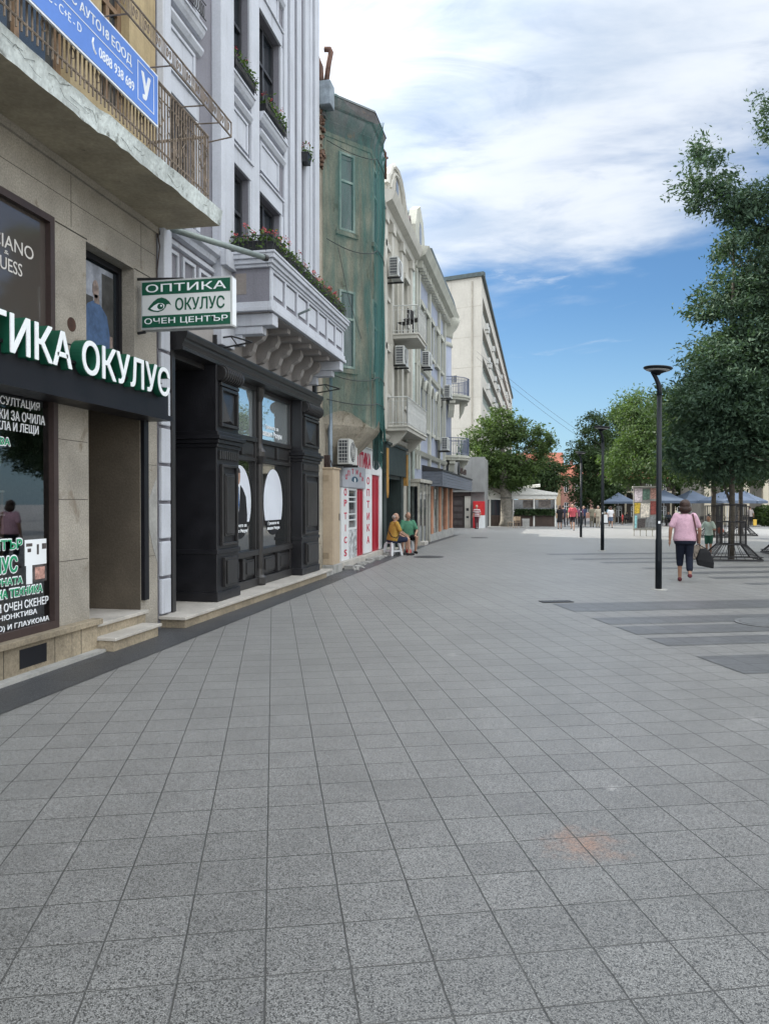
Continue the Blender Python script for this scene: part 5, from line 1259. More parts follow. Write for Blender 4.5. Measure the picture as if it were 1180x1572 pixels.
for k in range(12): 
    y = 38.2 + k * .28; w.tube([(-3.78, y + .1 * math.cos(a), 3.2 + .14 * math.sin(a)) for a in [j * math.pi / 4 for j in range(9)]], .02, 4)
w.build('cast_lettering', BRN, aw)
w = MB(); w.tube([(-3.80, 37.4, 3.25), (-3.74, 37.4, 3.25)], .30, 20); w.build('round_sign', STEEL_DK, aw)
ss = thing('corner_shop', 'glazed shop with terracotta posts under the slatted awning', 'shop', (-4.45, 38, -.1))
w = MB(); w.box(-4.6, -4.32, 31.1, 40.0, -.3, .28); w.build('base', CEM, ss)
w = MB(); w.box(-4.46, -4.42, 31.1, 39.95, .28, 2.3); w.build('pane', GLASSB, ss)
w = MB()
for y in (31.9, 34.6, 37.2, 39.4): w.box(-4.52, -4.33, y, y + .5, .28, 2.3)
w.split('terracotta_post', TERR, ss, bevel=.008)
w = MB()
for y in (31.1, 33.0, 34.2, 35.8, 38.4): w.box(-4.47, -4.37, y, y + .1, .28, 2.3)
w.split('mullion', WTH, ss); w = MB(); w.box(-4.41, -4.40, 32.5, 33.0, .5, 1.3); w.build('white_poster', PANW, ss)

# low wing that closes the row, facing the street's start
LOW = M('low_wing_grey', (.20, .205, .205), .85, .1, 1.4, .06, 30, .12, streak=.3)
FL = FY(57.8)
b6 = thing('low_wing', 'low flat roofed grey wing with a brown panelled door beyond the awning', 'building', (-6, 60, -.35))
w = MB(); w.box(-16, -6.6, 40.25, 57.8, -.8, 4.4); w.build('wall', LOW, b6)
w = MB(); w.box(-14, -3.9, 57.85, 62, -.8, 4.9); w.fb(FL, -7, -3.85, 2.35, 4.95, 0, .5); w.build('end_wall', LOW, b6)
w = MB(); w.fb(FL, -6.35, -5.40, -.34, 2.05, .01, .06); d_ = w.build('door', M('door_brown', (.045, .035, .035), .6, .2, 3), b6)
w = MB()
for k in range(4): w.fb(FL, -6.2, -5.55, -.1 + k * .5, .22 + k * .5, .06, .085)
w.build('door_panel', M('door_brown_panel', (.075, .065, .065), .6, .2, 3), d_)
w = MB(); w.fb(FL, -5.36, -4.92, -.4, 2.35, 0, .14); w.build('pillar', CRTR, b6)
w = MB(); w.fb(FL, -6.4, -4.9, 2.05, 2.35, .02, .2); w.build('door_canopy', BRN, b6)
w = MB(); w.fb(FL, -5.25, -5.05, .95, 1.15, .14, .15); w.fb(FL, -5.25, -5.05, .4, .55, .14, .15); w.split('notice', STEEL_DK, b6)

# ================================================================== tall concrete block
PREF = M('precast_panels', (.42, .405, .37), .9, .07, .35, .05, 6, .1, 8, streak=.3, scol=(.30, .28, .25))
bk = thing('apartment_block', 'tall pale concrete slab block with long window bands and a windowless end', 'building', (-12, 110, -.8))
c0 = Vector((-5.5, 76.5, 0)); HT = 24.0
dS = Vector((0, 1, 0)); dE = Vector((-1, .30, 0)).normalized()
FS = Fr(c0, dS, (1, 0, 0)); nE = Vector((-dE.y, dE.x, 0)); nE = nE if nE.y < 0 else -nE
FE = Fr(c0, dE, nE)
hol = []
for fl in range(7):
    z0 = 2.6 + fl * 3.0; hol.append((2.0, 88.0, z0, z0 + 1.7, .5))
w = MB(); facade(w, FS, 0, 92, -1, HT, hol)
w.add([FE.p(0, -1), FE.p(16, -1), FE.p(16, HT), FE.p(0, HT)], [(0, 1, 2, 3)])
e1 = FE.p(16, 0); e2 = FS.p(92, 0) + dE * 16; e3 = FS.p(92, 0)
for p, q in ((e1, e2), (e2, e3)): w.add([p - Vector((0, 0, 1)), q - Vector((0, 0, 1)), q + Vector((0, 0, HT)), p + Vector((0, 0, HT))], [(0, 1, 2, 3)])
w.add([c0 + Vector((0, 0, HT)), e1 + Vector((0, 0, HT)), e2 + Vector((0, 0, HT)), e3 + Vector((0, 0, HT))], [(0, 1, 2, 3)])
w.build('wall', PREF, bk, fixn=False)
w = MB()
for k in range(1, 8): w.fb(FE, 0, 16, k * 3.0 - .02, k * 3.0 + .02, 0, .01)
for a in (3.2, 6.4, 9.6, 12.8): w.fb(FE, a - .02, a + .02, 0, HT, 0, .009)
w.fb(FE, .9, 1.0, 2, HT - .5, 0, .12)
w.build('panel_joint', M('panel_joint', (.33, .31, .27), .9), bk)
w = MB(); w.fb(FE, -.3, 16, HT - .15, HT + .25, -.3, .25); w.fb(FS, -.2, 92, HT - .16, HT + .24, -.3, .28); w.build('parapet', SLATE, bk)
random.seed(4)
for fl in range(7):
    z0 = 2.6 + fl * 3.0
    wb = MB()
    a = 2.0
    while a < 88: wb.fb(FS, a, a + .12, z0, z0 + 1.7, -.5, -.34); a += 1.6
    wb.fb(FS, 2, 88, z0, z0 + .08, -.5, -.35); fo = wb.build('window_band', PWIN, bk)
    g = MB(); g.fq(FS, 2, 88, z0, z0 + 1.7, -.45); g.build('pane', GLASSB, fo)
    s = MB()
    for _ in range(12): a = random.uniform(4, 80); s.fb(FS, a, a + .8, z0 - .75, z0 - .15, 0, .35)
    s.split('cooling_unit', ACW, fo)
w = MB(); w.fb(FE, 2.6, 4.4, 13.6, 14.3, -.02, .015); w.fb(FE, 4.1, 4.5, 12.5, 13.2, -.02, .015); w.fb(FE, 2.9, 4.1, 4.2, 4.75, -.02, .015); ve = w.split('end_window', GLASS, bk)[0]
w = MB()
for a in (3.0, 3.5, 4.0): w.fb(FE, a - .04, a + .04, 13.6, 14.3, .01, .03)
w.build('end_window_bar', PREF, ve)
# ================================================================== street lamps
LAMPM = M('lamp_paint', (.007, .011, .016), .45, .12, 4, .04, 30, .05, spec=.25)
LENS = M('lamp_lens', (.45, .46, .46), .4, .05, 3, 0, bump=0)
def make_lamp(label, loc):
    t = thing('street_lamp', label, 'street lamp', loc, 0, 'street lamps along the pavement')
    m = MB(); m.lathe([(.064, 0), (.064, .95), (.060, .97), (.054, 1.0), (.050, 3.75)], n=16)
    m.tube([(0, 0, 3.72), (0, 0, 3.86), (-.02, 0, 3.98), (-.07, 0, 4.10), (-.14, 0, 4.22)], [.050, .049, .046, .042, .038], 12); m.build('pole', LAMPM, t, world=False, smooth=True)
    rot = Matrix.Rotation(R(4), 3, 'Y')
    m = MB(); m.lathe([(.045, -.12), (.07, -.09), (.18, -.04), (.27, -.005), (.285, .015), (.27, .03), (.18, .042), (.05, .048)], (-.03, 0, 4.27), 28, rot); m.build('lamp_head', LAMPM, t, world=False, smooth=True)
    m = MB(); m.lathe([(.18, -.046), (.235, -.026), (.235, -.022)], (-.03, 0, 4.268), 24, rot); m.build('lens', LENS, t, world=False)
    m = MB(); m.box(-.045, .045, -.068, -.05, .98, 1.25) if 0 else m.box(-.02, .02, -.07, -.055, .55, .85); m.build('hatch', LAMPM, t, world=False)
    m = MB(); m.box(-.02, .02, -.062, -.05, 1.28, 1.33); m.build('sticker', WHITE, t, world=False)
    m = MB(); m.lathe([(.17, 0), (.165, .012), (.07, .016)], n=20); m.build('base_plate', CEM, t, world=False)
    return t
LS = (.93, .93, .962)
lp = make_lamp('tall black street lamp with a disc head, nearest, beside the woman in pink', (2.21, 15.04, 0))
lp.scale = LS
dup(lp, (2.12, 26.6, 0), 0, 'middle black street lamp of the row, behind the nearest one')
dup(lp, (2.05, 38.3, gz(38.3)), 0, 'farthest black street lamp of the row, standing before the dark trees')

# ================================================================== trees
BARK = M('bark', (.085, .075, .062), .95, .3, 6, .3, 30, .9, 12)
BARKL = M('bark_grey', (.15, .14, .12), .95, .3, 5, .3, 30, .9, 12)
LF1 = leaf_mat('leaf_blue_green', (.022, .050, .038), (.068, .114, .070), .20)
LF2 = leaf_mat('leaf_mid_green', (.026, .052, .020), (.075, .115, .036), .30)
LF3 = leaf_mat('leaf_light_green', (.030, .06, .024), (.08, .125, .045), .3)
LF4 = leaf_mat('leaf_dark_green', (.020, .040, .020), (.055, .090, .035), .25)
def tree(name, label, loc, trunk, lobes, nleaf, size, mat, seed, bark=None, spread=.30, per=45, group='trees of the promenade', aspect=.42, limbs=True):
    rnd = random.Random(seed)
    t = thing(name, label, 'tree', loc, 0, group)
    m = MB(); top = Vector(trunk[-1][0])
    m.tube([p for p, r in trunk], [r for p, r in trunk], 10)
    if limbs:
        for (x, y, z, rx, ry, rz) in lobes:
            c = Vector((x, y, z)); i = min(range(len(trunk)), key=lambda k: abs(trunk[k][0][2] - (z - rz * .9))); s = Vector(trunk[i][0]); r0 = trunk[i][1] * .55
            mid = (s + c) / 2 + Vector((rnd.uniform(-.2, .2), rnd.uniform(-.2, .2), .1)); m.tube([s, mid, c], [r0, r0 * .6, r0 * .25], 6)
            for _ in range(5):
                e = c + Vector((rnd.uniform(-.8, .8) * rx, rnd.uniform(-.8, .8) * ry, rnd.uniform(-.5, .8) * rz)); m.tube([mid if rnd.random() < .5 else c, (c + e) / 2 + Vector((0, 0, .08)), e], [r0 * .3, r0 * .2, r0 * .07], 4)
    m.build('trunk', bark or BARK, t, world=False, smooth=True)
    vol = [l[3] * l[4] * l[5] for l in lobes]; tot = sum(vol); vs = []; fs = []
    for l, v in zip(lobes, vol):
        nc = max(4, int(nleaf * v / tot / per))
        for _ in range(nc):
            d = Vector((rnd.gauss(0, 1), rnd.gauss(0, 1), rnd.gauss(0, 1))).normalized() * (rnd.random() ** .38) * rnd.uniform(.82, 1.06)
            c = Vector((l[0] + d.x * l[3], l[1] + d.y * l[4], l[2] + d.z * l[5])); sp = spread * rnd.uniform(.6, 1.3); out = Vector((d.x, d.y, d.z * .6 + .1))
            for _ in range(int(per * rnd.uniform(.6, 1.4))):
                p = c + Vector((rnd.gauss(0, sp), rnd.gauss(0, sp), rnd.gauss(0, sp * .7)))
                a = (out + Vector((rnd.gauss(0, .7), rnd.gauss(0, .7), rnd.gauss(0, .7) - .25))).normalized(); b = a.cross(Vector((rnd.gauss(0, 1), rnd.gauss(0, 1), rnd.gauss(0, 1)))).normalized()
                s = size * rnd.uniform(.45, 1.55); k = len(vs)
                vs += [p - a * s * .5, p + b * s * aspect * .5, p + a * s * .5, p - b * s * aspect * .5]; fs.append((k, k + 1, k + 2, k + 3))
    m = MB(); m.v = vs; m.f = fs; m.build('crown', mat, t, world=False, fixn=False)
    return t
tA = [((0, 0, 0), .09), ((.02, 0, 1.5), .075), ((0, .03, 3.5), .07), ((-.04, 0, 6), .055), ((.03, 0, 8.2), .032), ((0, 0, 9.8), .012)]
treeA = tree('promenade_tree', 'tall dark narrow leaved tree inside the iron guard next to the child', (5.3, 22.96, 0), tA,
     [(-.3, 0, 3.1, 1.65, 1.6, .95), (.8, .3, 3.9, 1.8, 1.8, 1.2), (-.35, -.2, 4.4, 1.7, 1.6, 1.1), (.1, .1, 5.7, 1.45, 1.6, 1.0), (1.0, .2, 6.2, 1.2, 1.3, .9), (-.15, .2, 7.3, 1.1, 1.2, .8), (.85, 0, 8.0, .9, 1.0, .6), (.15, .1, 8.9, .95, 1.0, .5), (.6, .2, 10.1, 1.0, 1.0, .55), (-.75, .1, 10.6, .8, .9, .7), (-.7, 0, 11.4, .5, .6, .5), (1.1, 0, 9.2, .6, .8, .5), (1.7, .3, 10.2, 1.0, 1.0, .75), (1.9, .2, 8.5, 1.0, 1.0, .7), (1.8, .1, 6.9, 1.1, 1.1, .9), (1.9, .2, 5.0, 1.2, 1.2, 1.1), (.1, 0, 9.7, .75, .8, .6)],
     105000, .128, LF1, 1, spread=.18, aspect=.36, per=85)
treeA2 = tree('promenade_tree', 'tall dark tree at the picture edge, its top leaning over the lamp row', (7.6, 25.6, 0), tA[:-1] + [((-.1, 0, 13), .02)],
     [(0, 0, 3.6, 1.9, 1.9, 1.3), (.3, .2, 5.6, 2.0, 2.0, 1.6), (0, 0, 8.0, 1.7, 1.8, 1.6), (.3, .2, 9.9, 1.3, 1.3, .9), (.1, 0, 13.5, 1.15, 1.2, 1.0), (.5, 0, 14.4, .7, .8, .6)],
     72000, .135, LF1, 2, spread=.20, aspect=.36, per=85)
tB = [((0, 0, 0), .13), ((.03, 0, 2.2), .11), ((0, .05, 5), .08), ((0, 0, 8), .04)]
treeB = tree('promenade_tree', 'round dark green tree above the blue parasols behind the child', (8.4, 40, gz(40)), tB,
     [(0, 0, 4.4, 3.1, 3.0, 1.9), (-.9, .4, 6.6, 2.3, 2.4, 1.8), (1.2, 0, 7.0, 2.2, 2.3, 2.0), (.2, 0, 8.9, 1.8, 1.9, 1.6)], 34000, .19, LF4, 3, spread=.32, per=70)
dup(treeB, (10.4, 43, gz(43)), 2.1, 'round dark tree right of the one above the parasols', scale=(.95, .9, .98))
treeB.scale = (.98, .9, .92)
dup(treeB, (12.4, 36, gz(36)), 4.2, 'broad dark tree farther along the right edge, over the old pedestrian', scale=(1.0, 1.0, 1.15))
treeC = tree('promenade_tree', 'lighter green tree behind the nearest lamp pole', (8.3, 66, gz(66)), tB,
     [(-.3, 0, 4.6, 2.7, 2.6, 1.9), (.6, .3, 6.8, 2.6, 2.5, 1.9), (-.4, 0, 8.6, 1.9, 1.9, 1.4)], 24000, .21, LF3, 4, spread=.34, per=70)
treeC.scale = (1.1, 1.1, 1.12)
dup(treeC, (11.8, 72, gz(72)), 1.3, 'light green tree between the dark round tree and the far house', scale=(1.15, 1.15, 1.2))
tD = [((0, 0, 0), .30), ((.05, 0, 2.5), .24), ((0, .1, 6), .16), ((0, 0, 10), .06)]
treeD = tree('street_tree', 'big dark domed tree behind the farthest lamp', (6.1, 86, gz(86)), tD,
     [(0, 0, 3.6, 3.4, 3.2, 2.2), (-.8, 0, 6.4, 2.8, 2.8, 2.2), (.9, 0, 7.4, 2.7, 2.7, 2.4), (-.1, 0, 10.4, 1.9, 2.0, 1.8), (-1.3, .2, 8.8, 1.3, 1.4, 1.2)], 26000, .26, LF4, 5, spread=.36, per=70, group='old trees down the street')
dup(treeD, (9.6, 94, gz(94)), 2.4, 'tallest rounded tree behind the big dark domed one', scale=(1.12, 1.12, 1.14))
dup(treeD, (14.8, 100, gz(100)), 4.0, 'wide tree closing the view behind the far red roofed house', scale=(1.25, 1.25, 1.0))
dup(treeD, (21.5, 96, gz(96)), 5.1, 'wide dark tree behind the pale columned hall', scale=(1.3, 1.3, 1.0))
tE = [((0, 0, 0), .62), ((.03, .0, .5), .50), ((.02, 0, 1.5), .47), ((0, 0, 2.6), .47), ((-.2, 0, 3.6), .40), ((-.3, 0, 5), .25), ((-.3, 0, 7.5), .08)]
treeE = tree('street_tree', 'old spreading tree with a stout pale trunk in front of the white pavilion', (-2.55, 63.8, gz(63.8)), tE,
     [(-1.9, -.2, 5.6, 1.9, 1.9, 1.4), (-.3, 0, 4.6, 2.2, 2.0, 1.5), (1.6, 0, 5.2, 1.7, 1.7, 1.2), (2.8, .2, 6.8, 1.5, 1.6, 1.2), (.9, .1, 7.6, 1.9, 1.8, 1.4), (-1.0, 0, 7.7, 1.9, 1.8, 1.4), (-2.8, 0, 7.2, 1.1, 1.2, 1.0), (-.4, 0, 9.2, 1.2, 1.2, .7), (-2.4, -.4, 3.8, 1.3, 1.3, 1.1), (.4, .5, 3.6, 1.7, 1.4, .7)],
     24000, .24, LF2, 6, bark=BARKL, spread=.28, per=65, group='old trees down the street')
m = MB(); m.tube([(math.cos(a) * .485, math.sin(a) * .485, 2.35) for a in [i * math.pi / 8 for i in range(17)]], .03, 5); m.build('trunk_band', STEEL_DK, treeE, world=False)
treeF = tree('street_tree', 'small bushy tree behind the roof of the white pavilion', (.9, 78, gz(78)), [((0, 0, 0), .14), ((0, 0, 2.5), .1), ((0, 0, 5.5), .04)],
     [(-.6, 0, 4.3, 1.5, 1.5, 1.6), (.7, 0, 4.6, 1.3, 1.4, 1.5), (0, 0, 5.9, 1.1, 1.1, 1.0)], 7000, .26, LF4, 7, group='old trees down the street')
dup(treeF, (-2.6, 80, gz(80)), 1.0, 'bushy tree hidden behind the old spreading tree', scale=(1.5, 1.5, 1.1))
# trees and a facade across the promenade, mirrored in the shop windows
dup(treeA2, (10.5, 14.5, 0), 1.2, 'dark promenade tree out of the picture opposite the black shopfront')
dup(treeA, (11.2, 7.5, 0), 2.2, 'dark promenade tree out of the picture opposite the stone building')

GUA = M('guard_iron', (.022, .022, .025), .55, .2, 6, bump=.05)
def make_guard(label, loc):
    t = thing('tree_guard', label, 'tree guard', loc, 0, 'iron cages round the promenade trees')
    q = [(.31, .31), (-.31, .31), (-.31, -.31), (.31, -.31)]; o = [(.66, .66), (-.66, .66), (-.66, -.66), (.66, -.66)]
    m = MB()
    for k in range(4):
        (ax, ay), (bx, by) = q[k], q[(k + 1) % 4]; (cx, cy), (dx_, dy_) = o[k], o[(k + 1) % 4]
        m.tube([(ax, ay, .45), (ax, ay, 1.55)], .024, 6); m.tube([(ax, ay, .45), (cx, cy, .04)], .024, 6)
        for z, r in ((.45, .018), (1.08, .014), (1.55, .024)): m.tube([(ax, ay, z), (bx, by, z)], r, 5)
        m.tube([(cx, cy, .05), (dx_, dy_, .05)], .022, 5); m.tube([(cx, cy, .13), (dx_, dy_, .13)], .012, 5)
    m.build('frame', GUA, t, world=False)
    m = MB()
    for k in range(4):
        (ax, ay), (bx, by) = q[k], q[(k + 1) % 4]; (cx, cy), (dx_, dy_) = o[k], o[(k + 1) % 4]
        for i in range(1, 6):
            s = i / 6; x, y = ax + (bx - ax) * s, ay + (by - ay) * s; m.tube([(x, y, .45), (x, y, 1.08 if i % 2 else 1.55)], .009, 4)
            x2, y2 = cx + (dx_ - cx) * s, cy + (dy_ - cy) * s; m.tube([(x, y, .45), (x2, y2, .05)], .009, 4)
    m.build('bars', GUA, t, world=False)
    return t
tg = make_guard('black iron tree guard with a flared skirt beside the child', (5.3, 22.96, 0))
dup(tg, (7.6, 25.6, 0), 0, 'iron tree guard cut off by the edge of the picture')
dup(tg, (8.4, 40, gz(40)), 0, 'far iron tree guard right of the woman with the pink shirt')
dup(tg, (10.4, 43, gz(43)), 0, 'far iron tree guard under the second round dark tree')

# ================================================================== far side of the square
def parasol(label, loc, s=1.7, h=2.35, top=3.2, mat=None, rz=0):
    t = thing('parasol', label, 'parasol', loc, rz, 'blue café parasols'); mat = mat or MATS.get('parasol_blue') or M('parasol_blue', (.09, .12, .175), .7, .1, 1.5, .05, 20, .05)
    m = MB(); m.tube([(0, 0, 0), (0, 0, top)], .03, 6); m.lathe([(.3, 0), (.3, .08), (.05, .1)], n=12); m.build('pole', WHITE, t, world=False)
    m = MB(); c = [(-s, -s), (s, -s), (s, s), (-s, s)]
    m.add([(x, y, h) for x, y in c] + [(x * .5, y * .5, (h + top) / 2 - .06) for x, y in c] + [(0, 0, top)] + [(x, y, h - .22) for x, y in c],
          [(k, (k + 1) % 4, 4 + (k + 1) % 4, 4 + k) for k in range(4)] + [(4 + k, 4 + (k + 1) % 4, 8) for k in range(4)] + [(9 + k, 9 + (k + 1) % 4, (k + 1) % 4, k) for k in range(4)])
    m.build('canopy', mat, t, world=False, fixn=False)
    m = MB()
    for x, y in c: m.tube([(0, 0, top - .2), (x, y, h - .01)], .014, 4)
    m.build('ribs', WHITE, t, world=False); return t
p0 = parasol('square blue parasol alone beside the second lamp pole', (8.3, 84, gz(84)), 1.6, 2.3, 3.25)
for (x, y, l) in ((10.7, 70, 'blue parasol just right of the nearest lamp pole'), (13.1, 71, 'blue parasol behind the head of the woman in pink'), (15.6, 69, 'wide blue parasol above the child'), (17.6, 72, 'blue parasol partly hidden by the guarded tree')):
    dup(p0, (x, y, gz(y) - .1), .15 * x, l)
CAFE = M('cafe_furniture', (.05, .045, .045), .6, .3, 5)
ch1 = make_chair('dark café chair under the lone blue parasol', (7.6, 83.4, gz(83.4)), .4, CAFE, 'chair', 'café chairs under the parasols')
random.seed(31)
for k, (x, y) in enumerate(((8.9, 83.2), (8.8, 84.9), (10.2, 69.3), (11.3, 69.5), (12.7, 70.2), (13.7, 70.3), (15.1, 68.4), (16.2, 68.3), (17.3, 71.2), (18.0, 71.1))):
    dup(ch1, (x, y, gz(y)), random.uniform(0, 6), ('dark café chair under the lone blue parasol', 'dark café chair under the lone blue parasol')[k] if k < 2 else 'dark café chair in the shade of the parasol row')
t0 = thing('cafe_table', 'round dark café table under the lone blue parasol', 'table', (8.3, 83.0, gz(83)), 0, 'café tables under the parasols')
m = MB(); m.lathe([(.40, .72), (.41, .74), (.40, .75)], n=16); m.build('table_top', CAFE, t0, world=False); m = MB(); m.lathe([(.22, 0), (.22, .03), (.04, .05), (.04, .72)], n=8); m.build('pedestal', CAFE, t0, world=False)
for x, y in ((10.75, 69.2), (13.2, 70.0), (15.65, 68.2), (17.6, 70.9)): dup(t0, (x, y, gz(y)), 0, 'round dark café table in the shade of the parasol row')

# white pavilion with a brown skirt
zb = gz(64.6); WF = M('pavilion_white', (.66, .66, .63), .5, .05, 2, .04, 20, .03)
pv = thing('pavilion', 'white framed café pavilion with a dark brown skirt and a low pitched roof', 'pavilion', (-.5, 66, zb))
w = MB()
for x in (-3.9, -2.0, -.3, 1.42): w.box(x - .06, x + .06, 64.5, 64.62, zb, 2.3)
w.box(-4.4, 1.5, 64.45, 64.62, 1.85, 2.2)
for y in (67, 70): w.box(1.36, 1.48, y, y + .12, zb, 2.2)
w.box(1.36, 1.5, 64.62, 70.2, 1.9, 2.2); w.build('frame', WF, pv, bevel=.01)
w = MB(); w.prism([(-4.6, 64.3, 2.2), (1.62, 64.3, 2.2), (1.62, 64.3, 2.34), (-1.3, 64.3, 2.85), (-4.6, 64.3, 2.95)], (0, 6.2, 0)); w.build('roof', WF, pv)
w = MB(); w.box(-3.9, 1.4, 64.52, 64.58, zb + .02, zb + .92); w.box(1.4, 1.46, 64.6, 70, zb + .02, zb + .92); w.build('skirt', M('skirt_brown', (.060, .042, .035), .7, .2, 3), pv)
w = MB(); w.box(-1.95, 1.38, 64.9, 64.92, .9, 1.8); w.box(-4.3, -2.1, 64.9, 64.92, zb, 1.8); w.build('pane', GLASSB, pv)
w = MB()
for x in (-1.2, .05): w.box(x, x + 1.0, 64.86, 64.885, 1.15, 1.75)
w.split('photo_panel', M('photo_print', (.16, .14, .13), .6, .5, 4), pv)
w = MB(); w.tube([(-1.2, 66, 2.85), (.2, 66, 3.0)], .12, 8); w.build('roof_duct', WF, pv)
hd = thing('planter_hedge', 'clipped dark hedge along the brown skirt of the pavilion', 'hedge', (-.4, 64.4, zb + .9))
w = MB(); random.seed(8); leafquads(w, 2600, lambda: (random.uniform(-1.9, 1.38), 64.45 + random.gauss(0, .07), zb + .92 + random.random() ** 1.3 * .5), .09); w.build('foliage', LF4, hd, fixn=False)
w = MB(); w.box(-1.9, 1.38, 64.36, 64.5, zb + .9, zb + .96); w.build('trough', BRN, hd)
fg = thing('drinks_fridge', 'red drinks fridge standing against the low grey wing', 'fridge', (-4.2, 57.4, gz(57.4)))
z = gz(57.4)
w = MB(); w.box(-4.7, -3.85, 57.1, 57.75, z, z + 2.0); w.build('body', M('fridge_red', (.42, .02, .03), .45, .08, 3), fg, bevel=.02)
w = MB(); w.box(-4.45, -3.8, 57.02, 57.09, z, z + .95); w.build('white_panel', PANW, fg); w = MB(); w.box(-4.62, -3.93, 57.05, 57.095, z + 1.0, z + 1.85); w.build('door', M('fridge_door', (.50, .03, .03), .3, .1, 3), fg)
bn_ = thing('concrete_bin', 'square grey concrete bin right of the old tree trunk', 'bin', (-.86, 58, gz(58)))
z = gz(58); w = MB(); w.hexa([(-1.1, 57.8, z), (-.62, 57.8, z), (-.62, 58.2, z), (-1.1, 58.2, z), (-1.13, 57.77, z + .7), (-.59, 57.77, z + .7), (-.59, 58.23, z + .7), (-1.13, 58.23, z + .7)]); w.build('body', CEM, bn_, bevel=.02)
w = MB(); w.box(-1.05, -.67, 57.85, 58.15, z + .7, z + .71); w.build('liner', STEEL_DK, bn_)
wk = make_chair('pale wooden folding chair leaning by the old tree trunk', (-1.55, 58.4, gz(58.4)), 2.6, M('pale_wood', (.35, .27, .19), .7, .2, 6))
dup(wk, (-1.9, 58.1, gz(58.1)), 1.2, 'second wooden chair tucked behind the folding one by the trunk')

# display stand with posters in the sun strip
ks = thing('poster_stand', 'display stand covered in posters, yellow and red, on thin legs', 'stand', (5.4, 41.2, gz(41.2))); zk = gz(41.2)
FK = FY(41.2)
w = MB()
for x in (4.85, 5.15, 5.45, 5.75, 6.0): w.box(x - .02, x + .02, 41.21, 41.25, zk, zk + .45)
w.box(4.82, 6.04, 41.21, 41.25, zk + .3, zk + .36); w.box(4.80, 4.84, 41.2, 41.26, zk + .3, zk + 2.5); w.box(6.02, 6.06, 41.2, 41.26, zk + .3, zk + 2.5); w.box(4.75, 6.1, 41.0, 41.3, zk + 2.5, zk + 2.56); w.build('frame', WTH, ks)
w = MB(); w.box(4.84, 6.02, 41.22, 41.24, zk + .36, zk + 2.5); w.build('board', CEM, ks)
for (a0, a1, z0, z1, col, nm) in ((4.86, 5.25, 1.75, 2.45, (.66, .58, .62), 'pale'), (5.27, 5.62, 1.85, 2.4, (.12, .2, .16), 'green'), (5.64, 6.0, 1.9, 2.45, (.5, .06, .06), 'red'), (4.86, 5.15, 1.15, 1.7, (.6, .42, .06), 'yellow'), (5.17, 5.62, .95, 1.68, (.72, .66, .58), 'cream'), (5.64, 6.0, 1.1, 1.8, (.28, .08, .07), 'brown'), (4.88, 5.0, .4, 1.05, (.3, .62, .66), 'aqua'), (5.02, 5.4, .42, .9, (.05, .05, .06), 'dark'), (5.42, 5.98, .45, 1.05, (.22, .23, .24), 'mixed')):
    w = MB(); w.prism([FK.p(a0, zk + z0, 0), FK.p(a1 - .03, zk + z0 + .03, .01), FK.p(a1, zk + z1, .01), FK.p(a0, zk + z1, 0)], (0, -.012, 0)); w.build('poster', M('poster_' + nm, col, .6, .35, 7, .25, 16, 0), ks)

# pavement signs and planters on the square
def sandwich(label, loc, rz, col):
    t = thing('sandwich_board', label, 'sign', loc, rz)
    m = MB(); m.hexa([(-.3, -.25, 0), (.3, -.25, 0), (.3, -.22, 0), (-.3, -.22, 0), (-.3, -.03, 1.0), (.3, -.03, 1.0), (.3, 0, 1.0), (-.3, 0, 1.0)]); m.hexa([(-.3, .22, 0), (.3, .22, 0), (.3, .25, 0), (-.3, .25, 0), (-.3, .0, 1.0), (.3, .0, 1.0), (.3, .03, 1.0), (-.3, .03, 1.0)]); m.build('board', col, t, world=False)
    m = MB(); m.hexa([(-.25, -.243, .12), (.25, -.243, .12), (.25, -.235, .12), (-.25, -.235, .12), (-.25, -.052, .93), (.25, -.052, .93), (.25, -.045, .93), (-.25, -.045, .93)]); m.build('panel', PANW, t, world=False); return t
sandwich('dark sandwich board in front of the lone blue parasol', (6.6, 80, gz(80)), .2, CAFE)
sandwich('pale sandwich board between the parasols and the poster stand', (9.6, 66, gz(66)), -.2, WTH)
def tub(label, loc, seed):
    t = thing('plant_tub', label, 'plant pot', loc); m = MB(); m.lathe([(.26, 0), (.34, .5), (.36, .52), (.30, .52)], n=14); m.build('pot', CEM, t, world=False)
    random.seed(seed); m = MB(); leafquads(m, 500, lambda: (random.gauss(0, .22), random.gauss(0, .22), .55 + abs(random.gauss(0, .3))), .08); m.build('foliage', LF4, t, world=False, fixn=False)
tub('round plant tub left of the blue parasol row', (9.9, 68.3, gz(68.3)), 61); tub('round plant tub under the wide blue parasol', (14.4, 67.5, gz(67.5)), 62); tub('round plant tub by the lone blue parasol', (10.2, 82, gz(82)), 63)

